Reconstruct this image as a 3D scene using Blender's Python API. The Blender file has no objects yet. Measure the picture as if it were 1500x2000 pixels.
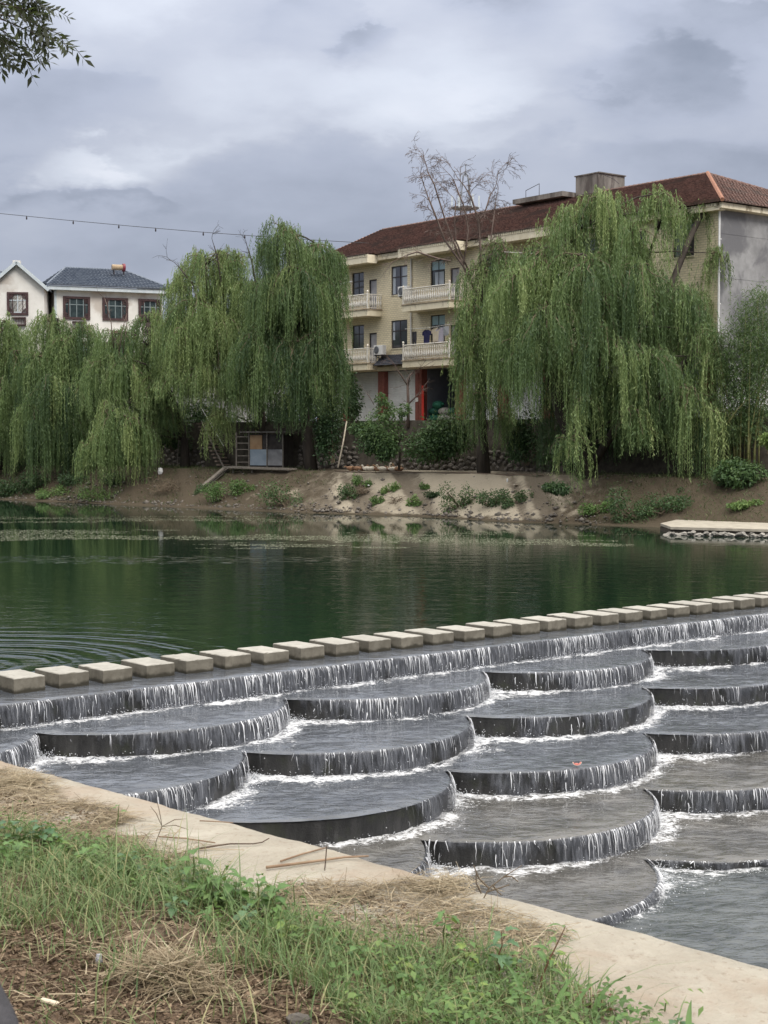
import bpy, math, random
import numpy as np
from mathutils import Vector, Matrix

PI = math.pi
C = bpy.context.scene.collection
S = bpy.context.scene

# ------------------------------------------------------------------ camera
CAMH = 3.74                       # eye above the upper water level (z = 0)
FPX, CX, CY, HORIZON = 3000.0, 750.0, 1000.0, 858.0
PITCH = math.atan((CY - HORIZON) / FPX)
cam = bpy.data.cameras.new('camera')
cam_o = bpy.data.objects.new('camera', cam)
C.objects.link(cam_o)
cam.sensor_fit = 'VERTICAL'
cam.sensor_height = 36.0
cam.sensor_width = 27.0
cam.lens = 54.0
cam.clip_start = 0.05
cam.clip_end = 6000
cam_o.location = (0, 0, CAMH)
cam_o.rotation_euler = (PI / 2 - PITCH, 0, 0)
cam.dof.use_dof = True
cam.dof.focus_distance = 30.0
cam.dof.aperture_fstop = 20.0
S.camera = cam_o

# ------------------------------------------------------------------ light
SUN_EL, SUN_AZ = math.radians(46), math.radians(150)     # azimuth from +Y, clockwise
SUN_STRENGTH = 1.5
SKY_STRENGTH = 0.1
sun = bpy.data.lights.new('sun', 'SUN')
sun.energy = SUN_STRENGTH
sun.angle = math.radians(22)
sun.color = (1.0, 0.95, 0.88)
sun_o = bpy.data.objects.new('sun', sun)
C.objects.link(sun_o)
sd = Vector((math.sin(SUN_AZ) * math.cos(SUN_EL), math.cos(SUN_AZ) * math.cos(SUN_EL), math.sin(SUN_EL)))
sun_o.rotation_euler = sd.to_track_quat('Z', 'Y').to_euler()
sun_o.location = (0, 0, 50)
S.view_settings.view_transform = 'Standard'
S.view_settings.look = 'None'
S.view_settings.exposure = 0.5
S.view_settings.gamma = 1.0
S.view_settings.use_curve_mapping = False
S.cycles.max_bounces = 8
S.cycles.transparent_max_bounces = 16
S.cycles.diffuse_bounces = 3
S.cycles.glossy_bounces = 3
S.cycles.transmission_bounces = 3
S.cycles.caustics_reflective = False
S.cycles.caustics_refractive = False
S.cycles.sample_clamp_indirect = 4.0


class NT:
    """short way to write node trees"""
    def __init__(self, tree):
        self.t = tree
        tree.nodes.clear()

    def n(self, typ, props=None, **ins):
        nd = self.t.nodes.new(typ)
        for k, v in (props or {}).items():
            setattr(nd, k, v)
        for k, v in ins.items():
            key = int(k[1:]) if k[0] == 'i' and k[1:].isdigit() else k.replace('_', ' ')
            sock = nd.inputs[key]
            if isinstance(v, bpy.types.NodeSocket):
                self.t.links.new(v, sock)
            else:
                sock.default_value = v
        return nd

    def math(self, op, a, b=0.0, clamp=False):
        return self.n('ShaderNodeMath', {'operation': op, 'use_clamp': clamp}, i0=a, i1=b).outputs[0]

    def vmath(self, op, a, b=(0, 0, 0)):
        return self.n('ShaderNodeVectorMath', {'operation': op}, i0=a, i1=b).outputs[0]

    def mix(self, f, a, b, blend='MIX'):
        nd = self.n('ShaderNodeMix', {'data_type': 'RGBA', 'blend_type': blend})
        for i, v in ((0, f), (6, a), (7, b)):
            if isinstance(v, bpy.types.NodeSocket):
                self.t.links.new(v, nd.inputs[i])
            else:
                nd.inputs[i].default_value = v if i == 0 else (v[0], v[1], v[2], 1)
        return nd.outputs[2]

    def ramp(self, fac, stops, interp='LINEAR'):
        nd = self.n('ShaderNodeValToRGB', None, Fac=fac)
        cr = nd.color_ramp
        cr.interpolation = interp
        while len(cr.elements) < len(stops):
            cr.elements.new(0.5)
        for e, (p, c) in zip(cr.elements, stops):
            e.position = p
            e.color = (c, c, c, 1) if not hasattr(c, '__len__') else (c[0], c[1], c[2], 1)
        return nd.outputs[0]

    def noise(self, vec, scale=5.0, detail=4.0, rough=0.55, dist=0.0, dim='3D'):
        return self.n('ShaderNodeTexNoise', {'noise_dimensions': dim}, Vector=vec, Scale=scale, Detail=detail,
                      Roughness=rough, Distortion=dist).outputs[0]

    def mapr(self, v, a, b, c=0.0, d=1.0):
        return self.n('ShaderNodeMapRange', {'clamp': True, 'interpolation_type': 'SMOOTHSTEP'}, i0=v, i1=a, i2=b, i3=c, i4=d).outputs[0]


# ------------------------------------------------------------------ world: overcast sky
W = bpy.data.worlds.new('World')
S.world = W
W.use_nodes = True
w = NT(W.node_tree)
sky = w.n('ShaderNodeTexSky', {'sky_type': 'NISHITA', 'sun_disc': False, 'sun_elevation': SUN_EL, 'sun_rotation': SUN_AZ,
                               'altitude': 100.0, 'air_density': 1.0, 'dust_density': 2.0, 'ozone_density': 1.0})
dirv = w.n('ShaderNodeTexCoord').outputs['Generated']
sx = w.n('ShaderNodeSeparateXYZ', None, Vector=dirv)
dx, dy, dz = sx.outputs
el = w.math('MAXIMUM', dz, 0.0)
# cloud space: clouds lie flatter towards the horizon
cs = w.n('ShaderNodeCombineXYZ', None, X=w.math('MULTIPLY', dx, 1.0), Y=dy, Z=w.math('MULTIPLY', dz, 2.3)).outputs[0]
n1 = w.noise(cs, 3.2, 7.0, 0.52, 0.2)
n2 = w.noise(w.vmath('ADD', cs, (7.3, 1.1, 4.2)), 9.0, 6.0, 0.5, 0.1)
n3 = w.noise(w.vmath('ADD', cs, (2.3, 5.1, 0.2)), 14.0, 5.0, 0.6)
wob = w.math('MULTIPLY', w.math('SUBTRACT', n2, 0.5), 0.07)
wob2 = w.math('MULTIPLY', w.math('SUBTRACT', n3, 0.5), 0.05)
px_ = w.math('ADD', dx, wob2)
pz_ = w.math('ADD', dz, w.math('ADD', wob, wob2))


def blob(x, y, rx, ry, amp, soft=1.0):
    """a bank of cloud at a place in the sky, given as azimuth and height"""
    ax, ez = (x - CX) / FPX, (HORIZON - y) / FPX
    u = w.math('DIVIDE', w.math('SUBTRACT', px_, ax), rx / FPX)
    v = w.math('DIVIDE', w.math('SUBTRACT', pz_, ez), ry / FPX)
    r2 = w.math('ADD', w.math('MULTIPLY', u, u), w.math('MULTIPLY', v, v))
    g = w.math('POWER', 2.718, w.math('MULTIPLY', r2, -soft))
    front = w.math('GREATER_THAN', dy, 0.0)
    return w.math('MULTIPLY', w.math('MULTIPLY', g, amp), front)


val = w.math('ADD', 0.5, w.math('MULTIPLY', w.math('SUBTRACT', n1, 0.5), 0.95))
val = w.math('ADD', val, w.math('MULTIPLY', w.math('SUBTRACT', n2, 0.5), 0.65))
BLOBS = [(640, 215, 480, 85, 0.15), (430, 30, 170, 50, 0.16), (360, 290, 120, 16, 0.14), (232, 322, 100, 24, 0.30), (150, 350, 110, 18, 0.10),
         (205, 380, 150, 24, -0.24), (60, 350, 60, 40, -0.10), (960, 335, 520, 42, -0.12), (965, 12, 100, 28, -0.42), (1310, 160, 170, 60, -0.26),
         (1450, 40, 160, 50, -0.22), (170, 190, 200, 70, -0.14), (520, 60, 150, 60, -0.16), (700, 108, 45, 25, -0.2),
         (965, 250, 90, 22, -0.16), (1130, 200, 110, 22, -0.12), (150, 60, 160, 60, 0.05), (1150, 120, 60, 60, 0.14),
         (1200, 20, 130, 40, 0.12), (900, 215, 200, 40, 0.08), (200, 460, 500, 90, -0.03)]
for b in BLOBS:
    val = w.math('ADD', val, blob(*b))
# the long grey bank with a billowing upper edge, and the pale cumulus on its left


def bank(x, y, rx, ry, amp, crisp=0.16):
    ax, ez = (x - CX) / FPX, (HORIZON - y) / FPX
    u = w.math('DIVIDE', w.math('SUBTRACT', w.math('ADD', px_, wob), ax), rx / FPX)
    v = w.math('DIVIDE', w.math('SUBTRACT', pz_, ez), ry / FPX)
    up = w.math('MAXIMUM', v, 0.0)
    dn = w.math('MULTIPLY', w.math('MINIMUM', v, 0.0), 0.55)
    r = w.math('SQRT', w.math('ADD', w.math('MULTIPLY', u, u), w.math('ADD', w.math('MULTIPLY', up, up), w.math('MULTIPLY', dn, dn))))
    edge = w.math('ADD', crisp, w.math('MULTIPLY', w.mapr(v, 0.2, -0.9), 0.6))
    g = w.mapr(r, w.math('ADD', 1.0, edge), w.math('SUBTRACT', 1.0, edge))
    return w.math('MULTIPLY', w.math('MULTIPLY', g, amp), w.math('GREATER_THAN', dy, 0.0))


for b in [(980, 400, 640, 110, -0.08), (560, 375, 190, 80, -0.04), (225, 360, 118, 62, 0.15), (70, 380, 95, 45, 0.08), (215, 400, 170, 32, -0.15), (1310, 185, 160, 70, -0.13), (980, 22, 95, 34, -0.18), (1420, 60, 120, 45, -0.12), (700, 118, 50, 24, -0.10), (150, 200, 190, 50, -0.08), (620, 90, 110, 40, -0.06), (1130, 225, 100, 22, -0.08)]:
    val = w.math('ADD', val, bank(*b))
ccol = w.ramp(val, [(0.08, (0.22, 0.25, 0.32)), (0.40, (0.375, 0.41, 0.505)), (0.60, (0.45, 0.482, 0.568)), (0.80, (0.555, 0.592, 0.675)), (1.0, (0.66, 0.69, 0.765))], 'LINEAR')
# overhead the cloud deck is whiter than near the horizon
ccol = w.mix(w.mapr(el, 0.22, 0.6), ccol, w.n('ShaderNodeVectorMath', {'operation': 'SCALE'}, i0=(1.03, 1.0, 0.945), Scale=w.n('ShaderNodeSeparateXYZ', None, Vector=ccol).outputs[1]).outputs[0])
lift = w.math('ADD', 1.0, w.math('MULTIPLY', w.math('POWER', el, 2.0), 6.5))
lift = w.math('MULTIPLY', lift, 7.2)
ccl = w.n('ShaderNodeVectorMath', {'operation': 'SCALE'}, i0=ccol, Scale=lift).outputs[0]
skymix = w.mix(0.96, sky.outputs[0], ccl)
bg = w.n('ShaderNodeBackground', None, Color=skymix, Strength=SKY_STRENGTH)
wo = w.n('ShaderNodeOutputWorld', None, Surface=bg.outputs[0])


# ------------------------------------------------------------------ helpers
def at(x, y, Y):
    """point at distance Y that the photograph shows at pixel x, y (used to measure real places)"""
    dxp, dzp = (x - CX) / FPX, -(y - CY) / FPX
    c, s = math.cos(PITCH), math.sin(PITCH)
    r = Vector((dxp, c + dzp * s, -s + dzp * c))
    k = Y / r.y
    return Vector((r.x * k, Y, CAMH + r.z * k))


def ground(x, y, z):
    """point at height z that the photograph shows at pixel x, y"""
    a = at(x, y, 1.0)
    k = (z - CAMH) / (a.z - CAMH)
    return Vector((a.x * k, k, z))


def mesh(name, V, F, m=None, parent=None, smooth=False, origin=None, attrs=None, uv=None):
    me = bpy.data.meshes.new(name)
    V = np.asarray(V, dtype=np.float32).reshape(-1, 3)
    if origin is not None:
        V = V - np.asarray(origin, dtype=np.float32)
    if isinstance(F, np.ndarray):
        n, k = F.shape
        me.vertices.add(len(V))
        me.vertices.foreach_set('co', V.ravel())
        me.loops.add(n * k)
        me.loops.foreach_set('vertex_index', F.astype(np.int32).ravel())
        me.polygons.add(n)
        me.polygons.foreach_set('loop_start', np.arange(0, n * k, k, dtype=np.int32))
        me.update(calc_edges=True)
    else:
        me.from_pydata(V.tolist(), [], F)
    if attrs:
        for k, v in attrs.items():
            a = me.attributes.new(k, 'FLOAT', 'POINT')
            a.data.foreach_set('value', np.asarray(v, dtype=np.float32).ravel())
    if uv is not None:
        l = me.uv_layers.new(name='uv')
        vi = np.zeros(len(me.loops), dtype=np.int32)
        me.loops.foreach_get('vertex_index', vi)
        l.data.foreach_set('uv', np.asarray(uv, dtype=np.float32)[vi].ravel())
    if smooth:
        me.polygons.foreach_set('use_smooth', np.ones(len(me.polygons), dtype=bool))
    if m is not None:
        me.materials.append(m)
    o = bpy.data.objects.new(name, me)
    C.objects.link(o)
    if parent is not None:
        o.parent = parent
        if origin is None:
            pass
    elif origin is not None:
        o.location = origin
    return o


def tag(o, label=None, cat=None, group=None, kind=None):
    if label: o['label'] = label
    if cat: o['category'] = cat
    if group: o['group'] = group
    if kind: o['kind'] = kind
    return o


def thing(name, loc, label, cat, group=None, rz=0.0):
    o = bpy.data.objects.new(name, None)
    C.objects.link(o)
    o.location = loc
    o.rotation_euler = (0, 0, rz)
    o.empty_display_size = 0.2
    return tag(o, label, cat, group)


def share(o, name, parent, loc=(0, 0, 0), rot=(0, 0, 0), sc=(1, 1, 1)):
    c = o.copy()
    c.name = name
    C.objects.link(c)
    c.parent = parent
    c.location, c.rotation_euler, c.scale = loc, rot, sc
    return c


class MB:
    """collects simple shapes into one mesh"""
    def __init__(self):
        self.V, self.F = [], []

    def add(self, vs, fs):
        b = len(self.V)
        self.V += [tuple(v) for v in vs]
        self.F += [tuple(i + b for i in f) for f in fs]
        return self

    def box(self, x0, x1, y0, y1, z0, z1):
        return self.add([(x0, y0, z0), (x1, y0, z0), (x1, y1, z0), (x0, y1, z0), (x0, y0, z1), (x1, y0, z1), (x1, y1, z1), (x0, y1, z1)],
                        [(0, 3, 2, 1), (4, 5, 6, 7), (0, 1, 5, 4), (1, 2, 6, 5), (2, 3, 7, 6), (3, 0, 4, 7)])

    def bbox(self, x0, x1, y0, y1, z0, z1, b=0.01):
        """box with chamfered edges: an octagon prism with a chamfered top"""
        def ring(i, z):
            return [(x0 + b + i, y0 + i, z), (x1 - b - i, y0 + i, z), (x1 - i, y0 + b + i, z), (x1 - i, y1 - b - i, z),
                    (x1 - b - i, y1 - i, z), (x0 + b + i, y1 - i, z), (x0 + i, y1 - b - i, z), (x0 + i, y0 + b + i, z)]
        vs = ring(0, z0) + ring(0, z1 - b) + ring(b, z1)
        fs = [tuple(range(7, -1, -1))]
        for r in (0, 8):
            for i in range(8):
                j = (i + 1) % 8
                fs.append((r + i, r + j, r + 8 + j, r + 8 + i))
        fs.append(tuple(range(16, 24)))
        return self.add(vs, fs)

    def obox(self, c, ax, ay, az, hx, hy, hz):
        c, ax, ay, az = Vector(c), Vector(ax).normalized(), Vector(ay).normalized(), Vector(az).normalized()
        vs = [c + ax * hx * i + ay * hy * j + az * hz * k for k in (-1, 1) for i, j in ((-1, -1), (1, -1), (1, 1), (-1, 1))]
        return self.add(vs, [(0, 3, 2, 1), (4, 5, 6, 7), (0, 1, 5, 4), (1, 2, 6, 5), (2, 3, 7, 6), (3, 0, 4, 7)])

    def tube(self, pts, rad, n=6, cap=True):
        pts = [Vector(p) for p in pts]
        if not hasattr(rad, '__len__'):
            rad = [rad] * len(pts)
        vs, fs = [], []
        up = Vector((0.31, 0.22, 0.92))
        for i, p in enumerate(pts):
            d = (pts[min(i + 1, len(pts) - 1)] - pts[max(i - 1, 0)]).normalized()
            a = d.cross(up)
            if a.length < 0.05:
                a = d.cross(Vector((1, 0, 0)))
            a.normalize()
            b = d.cross(a)
            for k in range(n):
                t = 2 * PI * k / n
                vs.append(p + (a * math.cos(t) + b * math.sin(t)) * rad[i])
        for i in range(len(pts) - 1):
            for k in range(n):
                l = (k + 1) % n
                fs.append((i * n + k, (i + 1) * n + k, (i + 1) * n + l, i * n + l))
        if cap:
            fs.append(tuple(range(n)))
            fs.append(tuple(range((len(pts) - 1) * n + n - 1, (len(pts) - 1) * n - 1, -1)))
        return self.add(vs, fs)

    def lathe(self, prof, n=8, c=(0, 0, 0)):
        vs = [(c[0] + r * math.cos(2 * PI * k / n), c[1] + r * math.sin(2 * PI * k / n), c[2] + z) for r, z in prof for k in range(n)]
        fs = []
        for i in range(len(prof) - 1):
            for k in range(n):
                l = (k + 1) % n
                fs.append((i * n + k, i * n + l, (i + 1) * n + l, (i + 1) * n + k))
        fs.append(tuple(range(n - 1, -1, -1)))
        fs.append(tuple(range((len(prof) - 1) * n, len(prof) * n)))
        return self.add(vs, fs)

    def blob(self, c, rx, ry, rz, n=8, m=6, jit=0.0, rng=None):
        vs, fs = [], []
        for i in range(m + 1):
            th = PI * i / m
            for k in range(n):
                t = 2 * PI * k / n
                q = 1 + (rng.uniform(-jit, jit) if jit and 0 < i < m else 0)
                vs.append((c[0] + rx * math.sin(th) * math.cos(t) * q, c[1] + ry * math.sin(th) * math.sin(t) * q, c[2] + rz * math.cos(th) * q))
        for i in range(m):
            for k in range(n):
                l = (k + 1) % n
                fs.append((i * n + k, (i + 1) * n + k, (i + 1) * n + l, i * n + l))
        return self.add(vs, fs)

    def build(self, name, m, parent=None, smooth=False, origin=None):
        return mesh(name, self.V, self.F, m, parent, smooth, origin)


def vnoise(P, seed=0):
    """smooth value noise for numpy points (n,2) or (n,3); returns -1..1"""
    P = np.asarray(P, dtype=np.float64)
    if P.shape[1] == 2:
        P = np.c_[P, np.zeros(len(P))]
    I = np.floor(P).astype(np.int64)
    Fr = P - I
    Fr = Fr * Fr * (3 - 2 * Fr)

    def h(i, j, k):
        n = (i * 374761393 + j * 668265263 + k * 2147483647 + seed * 1442695041) & 0xffffffff
        n = ((n ^ (n >> 13)) * 1274126177) & 0xffffffff
        return ((n ^ (n >> 16)) & 0xffff) / 32767.5 - 1.0
    out = 0
    for a in (0, 1):
        for b in (0, 1):
            for c in (0, 1):
                wgt = (Fr[:, 0] if a else 1 - Fr[:, 0]) * (Fr[:, 1] if b else 1 - Fr[:, 1]) * (Fr[:, 2] if c else 1 - Fr[:, 2])
                out = out + wgt * h(I[:, 0] + a, I[:, 1] + b, I[:, 2] + c)
    return out


def fbm(P, seed=0, o=3):
    P = np.asarray(P, dtype=np.float64)
    t, a = 0, 1.0
    for i in range(o):
        t = t + a * vnoise(P * 2 ** i + 13.7 * i, seed + i)
        a *= 0.5
    return t / 1.75


# ------------------------------------------------------------------ materials
def new_mat(name):
    m = bpy.data.materials.new(name)
    m.use_nodes = True
    return m, NT(m.node_tree)


def finish(nt, shader, disp=None):
    nt.n('ShaderNodeOutputMaterial', None, Surface=shader)


def surf(name, c1, c2, scale=4.0, rough=0.8, bump=0.3, bscale=None, stretch=(1, 1, 1), detail=6, spec=0.3, c3=None, s3=0.6, f3=(0.52, 0.7), rnd=0.0, metal=0.0, coord='Object'):
    """two tone weathered surface with fine relief; c3 adds larger blotches"""
    m, t = new_mat(name)
    tc = t.n('ShaderNodeTexCoord').outputs['Object'] if coord == 'Object' else t.n('ShaderNodeNewGeometry').outputs['Position']
    info = t.n('ShaderNodeObjectInfo')
    mp = t.n('ShaderNodeMapping', None, Vector=tc, Scale=stretch).outputs[0]
    if coord == 'Object':
        mp = t.vmath('ADD', mp, t.n('ShaderNodeVectorMath', {'operation': 'SCALE'}, i0=(31, 17, 23), Scale=info.outputs['Random']).outputs[0])
    n = t.noise(mp, scale, detail, 0.6)
    col = t.mix(t.mapr(n, 0.3, 0.7), c1, c2)
    if c3 is not None:
        nb = t.noise(t.vmath('ADD', mp, (5, 3, 9)), s3, 5, 0.6, 0.3)
        col = t.mix(t.mapr(nb, f3[0], f3[1]), col, c3)
    if rnd:
        k = t.math('ADD', 1 - rnd, t.math('MULTIPLY', info.outputs['Random'], 2 * rnd))
        col = t.n('ShaderNodeVectorMath', {'operation': 'SCALE'}, i0=col, Scale=k).outputs[0]
    b = t.n('ShaderNodeBump', None, Strength=bump, Distance=0.02, Height=t.noise(mp, bscale or scale * 6, 5, 0.65))
    p = t.n('ShaderNodeBsdfPrincipled', None, Base_Color=col, Roughness=rough, Normal=b.outputs[0], Metallic=metal)
    p.inputs['Specular IOR Level'].default_value = spec
    finish(t, p.outputs[0])
    return m


def leaf_mat(name, ca, cb, cc, trans=0.35, rough=0.5, spec=0.35):
    """leaves: tint attribute runs from dark green to yellow green; willow hollows carry painted shade"""
    m, t = new_mat(name)
    a = t.n('ShaderNodeAttribute', {'attribute_name': 'tint'}).outputs['Fac']
    col = t.ramp(a, [(0.0, ca), (0.5, cb), (1.0, cc)])
    p = t.n('ShaderNodeBsdfPrincipled', None, Base_Color=col, Roughness=rough)
    p.inputs['Specular IOR Level'].default_value = spec
    tr = t.n('ShaderNodeBsdfTranslucent', None, Color=t.mix(0.4, col, (0.15, 0.21, 0.05)))
    mx = t.n('ShaderNodeMixShader', None, Fac=trans)
    t.t.links.new(p.outputs[0], mx.inputs[1])
    t.t.links.new(tr.outputs[0], mx.inputs[2])
    finish(t, mx.outputs[0])
    return m


M = {}
M['stone_pale'] = None
M['bark'] = surf('bark', (0.03, 0.024, 0.02), (0.07, 0.058, 0.048), 3, 0.9, 0.8, 14, (1, 1, 0.25))
M['bark_red'] = surf('dead_wood', (0.115, 0.08, 0.068), (0.19, 0.145, 0.125), 3, 0.85, 0.5, 14, (1, 1, 0.3))
M['twig'] = surf('twig', (0.11, 0.085, 0.06), (0.17, 0.13, 0.09), 8, 0.85, 0.3)
M['willow'] = leaf_mat('willow_leaf', (0.040, 0.078, 0.038), (0.150, 0.228, 0.088), (0.33, 0.405, 0.16), 0.38)
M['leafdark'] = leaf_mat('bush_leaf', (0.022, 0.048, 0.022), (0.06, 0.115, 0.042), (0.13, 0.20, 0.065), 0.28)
M['grass_bank'] = leaf_mat('bank_grass', (0.035, 0.06, 0.022), (0.08, 0.115, 0.04), (0.20, 0.17, 0.09), 0.25)
M['weed'] = leaf_mat('weed_leaf', (0.06, 0.115, 0.035), (0.12, 0.215, 0.065), (0.23, 0.32, 0.10), 0.35, 0.45)
M['grass'] = leaf_mat('grass_blade', (0.075, 0.135, 0.045), (0.15, 0.22, 0.085), (0.36, 0.33, 0.17), 0.3)
M['bamboo_leaf'] = leaf_mat('bamboo_leaf', (0.035, 0.075, 0.025), (0.07, 0.125, 0.045), (0.13, 0.19, 0.06), 0.3)
M['locust'] = leaf_mat('compound_leaf', (0.02, 0.022, 0.014), (0.035, 0.045, 0.02), (0.07, 0.09, 0.03), 0.3)
M['culm'] = surf('bamboo_culm', (0.13, 0.14, 0.05), (0.22, 0.21, 0.09), 3, 0.5, 0.1)
M['straw'] = leaf_mat('straw', (0.12, 0.088, 0.058), (0.31, 0.245, 0.16), (0.52, 0.445, 0.325), 0.15, 0.7, 0.2)
M['litter'] = leaf_mat('litter', (0.055, 0.035, 0.024), (0.13, 0.09, 0.06), (0.30, 0.22, 0.15), 0.05, 0.85, 0.15)

# ------------------------------------------------------------------ river frame: s along the stepping stones, t downstream
RU = np.array([0.76683732, 0.64184151])
RN = np.array([0.64184151, -0.76683732])
RO = np.array([-5.4452, 22.3969])


def rv(s, t, z=0.0):
    q = RO + RU * s + RN * t
    return Vector((q[0], q[1], z))


def st_of(P):
    d = np.asarray(P)[:, :2] - RO
    return d @ RU, d @ RN


SA = math.atan2(RU[1], RU[0])                       # heading of the stone row
# near wall: centre of its river edge, direction, inward normal
WC = np.array([-0.228, 6.317])
WD = np.array([0.71515, -0.69897])
WN = np.array([-0.69897, -0.71515])
WTOP = CAMH - 1.70
GZ = WTOP - 0.01
# far bank waterline and its direction towards the land
BANK = np.array([(-140, 205), (-60, 131), (-24, 96), (-11.6, 85), (-3.9, 78.0), (1.3, 75), (5.75, 69.6), (11.7, 65.2), (18.0, 60.5), (40, 42), (90, 0)], dtype=float)
BN = np.array([0.656, 0.757])
BU = np.array([0.757, -0.656])
TERR = CAMH + 1.0                                    # terrace in front of the houses

# ------------------------------------------------------------------ setting materials
def m_ground_near():
    m, t = new_mat('near_soil')
    P = t.n('ShaderNodeNewGeometry').outputs['Position']
    n = t.noise(P, 9, 8, 0.7)
    n2 = t.noise(P, 1.6, 5, 0.6)
    n3 = t.n('ShaderNodeTexVoronoi', None, Vector=P, Scale=46.0).outputs['Distance']
    col = t.mix(t.mapr(n, 0.32, 0.68), (0.075, 0.052, 0.038), (0.23, 0.17, 0.12))
    col = t.mix(t.mapr(n2, 0.48, 0.62), col, (0.16, 0.115, 0.085))
    h = t.math('ADD', n, t.math('MULTIPLY', n3, 0.5))
    b = t.n('ShaderNodeBump', None, Strength=0.8, Distance=0.03, Height=h)
    p = t.n('ShaderNodeBsdfPrincipled', None, Base_Color=col, Roughness=0.95, Normal=b.outputs[0])
    p.inputs['Specular IOR Level'].default_value = 0.1
    finish(t, p.outputs[0])
    return m


def m_bank():
    """pale silt slope with rain rills that run down it at a slant"""
    m, t = new_mat('silt_bank')
    g = t.n('ShaderNodeNewGeometry')
    P = g.outputs['Position']
    rill = t.n('ShaderNodeAttribute', {'attribute_name': 'rill'}).outputs['Fac']
    dry = t.n('ShaderNodeAttribute', {'attribute_name': 'dry'}).outputs['Fac']
    n = t.noise(P, 1.7, 7, 0.65)
    n2 = t.noise(P, 12, 5, 0.7)
    col = t.mix(t.mapr(t.math('ADD', rill, t.math('MULTIPLY', t.math('SUBTRACT', n, 0.5), 0.6)), 0.34, 0.66), (0.145, 0.122, 0.094), (0.325, 0.285, 0.222))  # rill shading painted in: hollows darker, crests paler
    col = t.mix(t.math('MULTIPLY', t.mapr(n2, 0.56, 0.75), 0.6), col, (0.16, 0.125, 0.095))
    col = t.mix(t.mapr(t.math('ADD', dry, t.math('MULTIPLY', t.math('SUBTRACT', n, 0.5), 0.9)), 0.35, 0.65), (0.075, 0.06, 0.042), col)
    b = t.n('ShaderNodeBump', None, Strength=0.7, Distance=0.08, Height=t.noise(P, 6, 7, 0.7))
    p = t.n('ShaderNodeBsdfPrincipled', None, Base_Color=col, Roughness=0.95, Normal=b.outputs[0])
    p.inputs['Specular IOR Level'].default_value = 0.15
    finish(t, p.outputs[0])
    return m


def m_concrete():
    m, t = new_mat('pale_concrete')
    P = t.n('ShaderNodeNewGeometry').outputs['Position']
    n = t.noise(P, 2.2, 7, 0.65)
    n2 = t.noise(P, 30, 6, 0.7)
    n3 = t.noise(t.vmath('ADD', P, (4, 4, 1)), 1.1, 5, 0.6, 0.5)
    col = t.mix(t.mapr(n, 0.3, 0.7), (0.345, 0.31, 0.255), (0.47, 0.435, 0.37))
    col = t.mix(t.math('MULTIPLY', t.mapr(n3, 0.48, 0.66), 0.75), col, (0.34, 0.26, 0.195))
    col = t.mix(t.math('MULTIPLY', t.mapr(n2, 0.54, 0.70), 0.7), col, (0.25, 0.20, 0.15))
    v = t.n('ShaderNodeTexVoronoi', None, Vector=t.vmath('ADD', P, t.n('ShaderNodeVectorMath', {'operation': 'SCALE'}, i0=t.n('ShaderNodeTexNoise', None, Vector=P, Scale=7.0).outputs['Color'], Scale=0.25).outputs[0]), Scale=26.0)
    col = t.mix(t.math('MULTIPLY', t.mapr(v.outputs['Distance'], 0.13, 0.07), t.mapr(n, 0.5, 0.62)), col, (0.22, 0.17, 0.12))
    b = t.n('ShaderNodeBump', None, Strength=0.9, Distance=0.02, Height=t.math('ADD', n2, t.math('MULTIPLY', n, 1.2)))
    p = t.n('ShaderNodeBsdfPrincipled', None, Base_Color=col, Roughness=0.92, Normal=b.outputs[0])
    p.inputs['Specular IOR Level'].default_value = 0.2
    finish(t, p.outputs[0])
    return m


def m_block():
    """stepping stone: pale worn top painted as lit, greyer algae sides as shaded, and a wet foot (object z = 0 is the water line)"""
    m, t = new_mat('stepping_stone')
    O = t.n('ShaderNodeTexCoord').outputs['Object']
    info = t.n('ShaderNodeObjectInfo').outputs['Random']
    P = t.vmath('ADD', O, t.n('ShaderNodeVectorMath', {'operation': 'SCALE'}, i0=(37, 11, 23), Scale=info).outputs[0])
    z = t.n('ShaderNodeSeparateXYZ', None, Vector=O).outputs[2]
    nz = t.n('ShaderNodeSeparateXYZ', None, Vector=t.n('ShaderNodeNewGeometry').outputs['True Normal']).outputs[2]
    n = t.noise(P, 4.5, 6, 0.65)
    n2 = t.noise(P, 26, 5, 0.7)
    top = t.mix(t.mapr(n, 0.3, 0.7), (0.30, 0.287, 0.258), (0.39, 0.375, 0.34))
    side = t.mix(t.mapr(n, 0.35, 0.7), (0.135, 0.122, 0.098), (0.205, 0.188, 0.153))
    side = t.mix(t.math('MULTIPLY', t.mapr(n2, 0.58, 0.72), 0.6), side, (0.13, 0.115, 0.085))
    col = t.mix(t.mapr(nz, 0.4, 0.75), side, top)  # upward faces coloured lighter than the sides, standing in for top light
    col = t.mix(t.math('MULTIPLY', t.mapr(n2, 0.62, 0.75), 0.3), col, (0.2, 0.17, 0.13))
    wet = t.mapr(t.math('ADD', z, t.math('MULTIPLY', t.math('SUBTRACT', n, 0.5), 0.14)), 0.09, 0.03)
    col = t.mix(wet, col, (0.05, 0.045, 0.033))
    k = t.math('ADD', 0.93, t.math('MULTIPLY', info, 0.14))
    col = t.n('ShaderNodeVectorMath', {'operation': 'SCALE'}, i0=col, Scale=k).outputs[0]
    b = t.n('ShaderNodeBump', None, Strength=0.35, Distance=0.01, Height=t.math('ADD', n2, n))
    rg = t.math('SUBTRACT', 0.88, t.math('MULTIPLY', wet, 0.5))
    p = t.n('ShaderNodeBsdfPrincipled', None, Base_Color=col, Roughness=rg, Normal=b.outputs[0])
    p.inputs['Specular IOR Level'].default_value = 0.25
    finish(t, p.outputs[0])
    return m


RINGC = (-7.0, 25.2)


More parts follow.
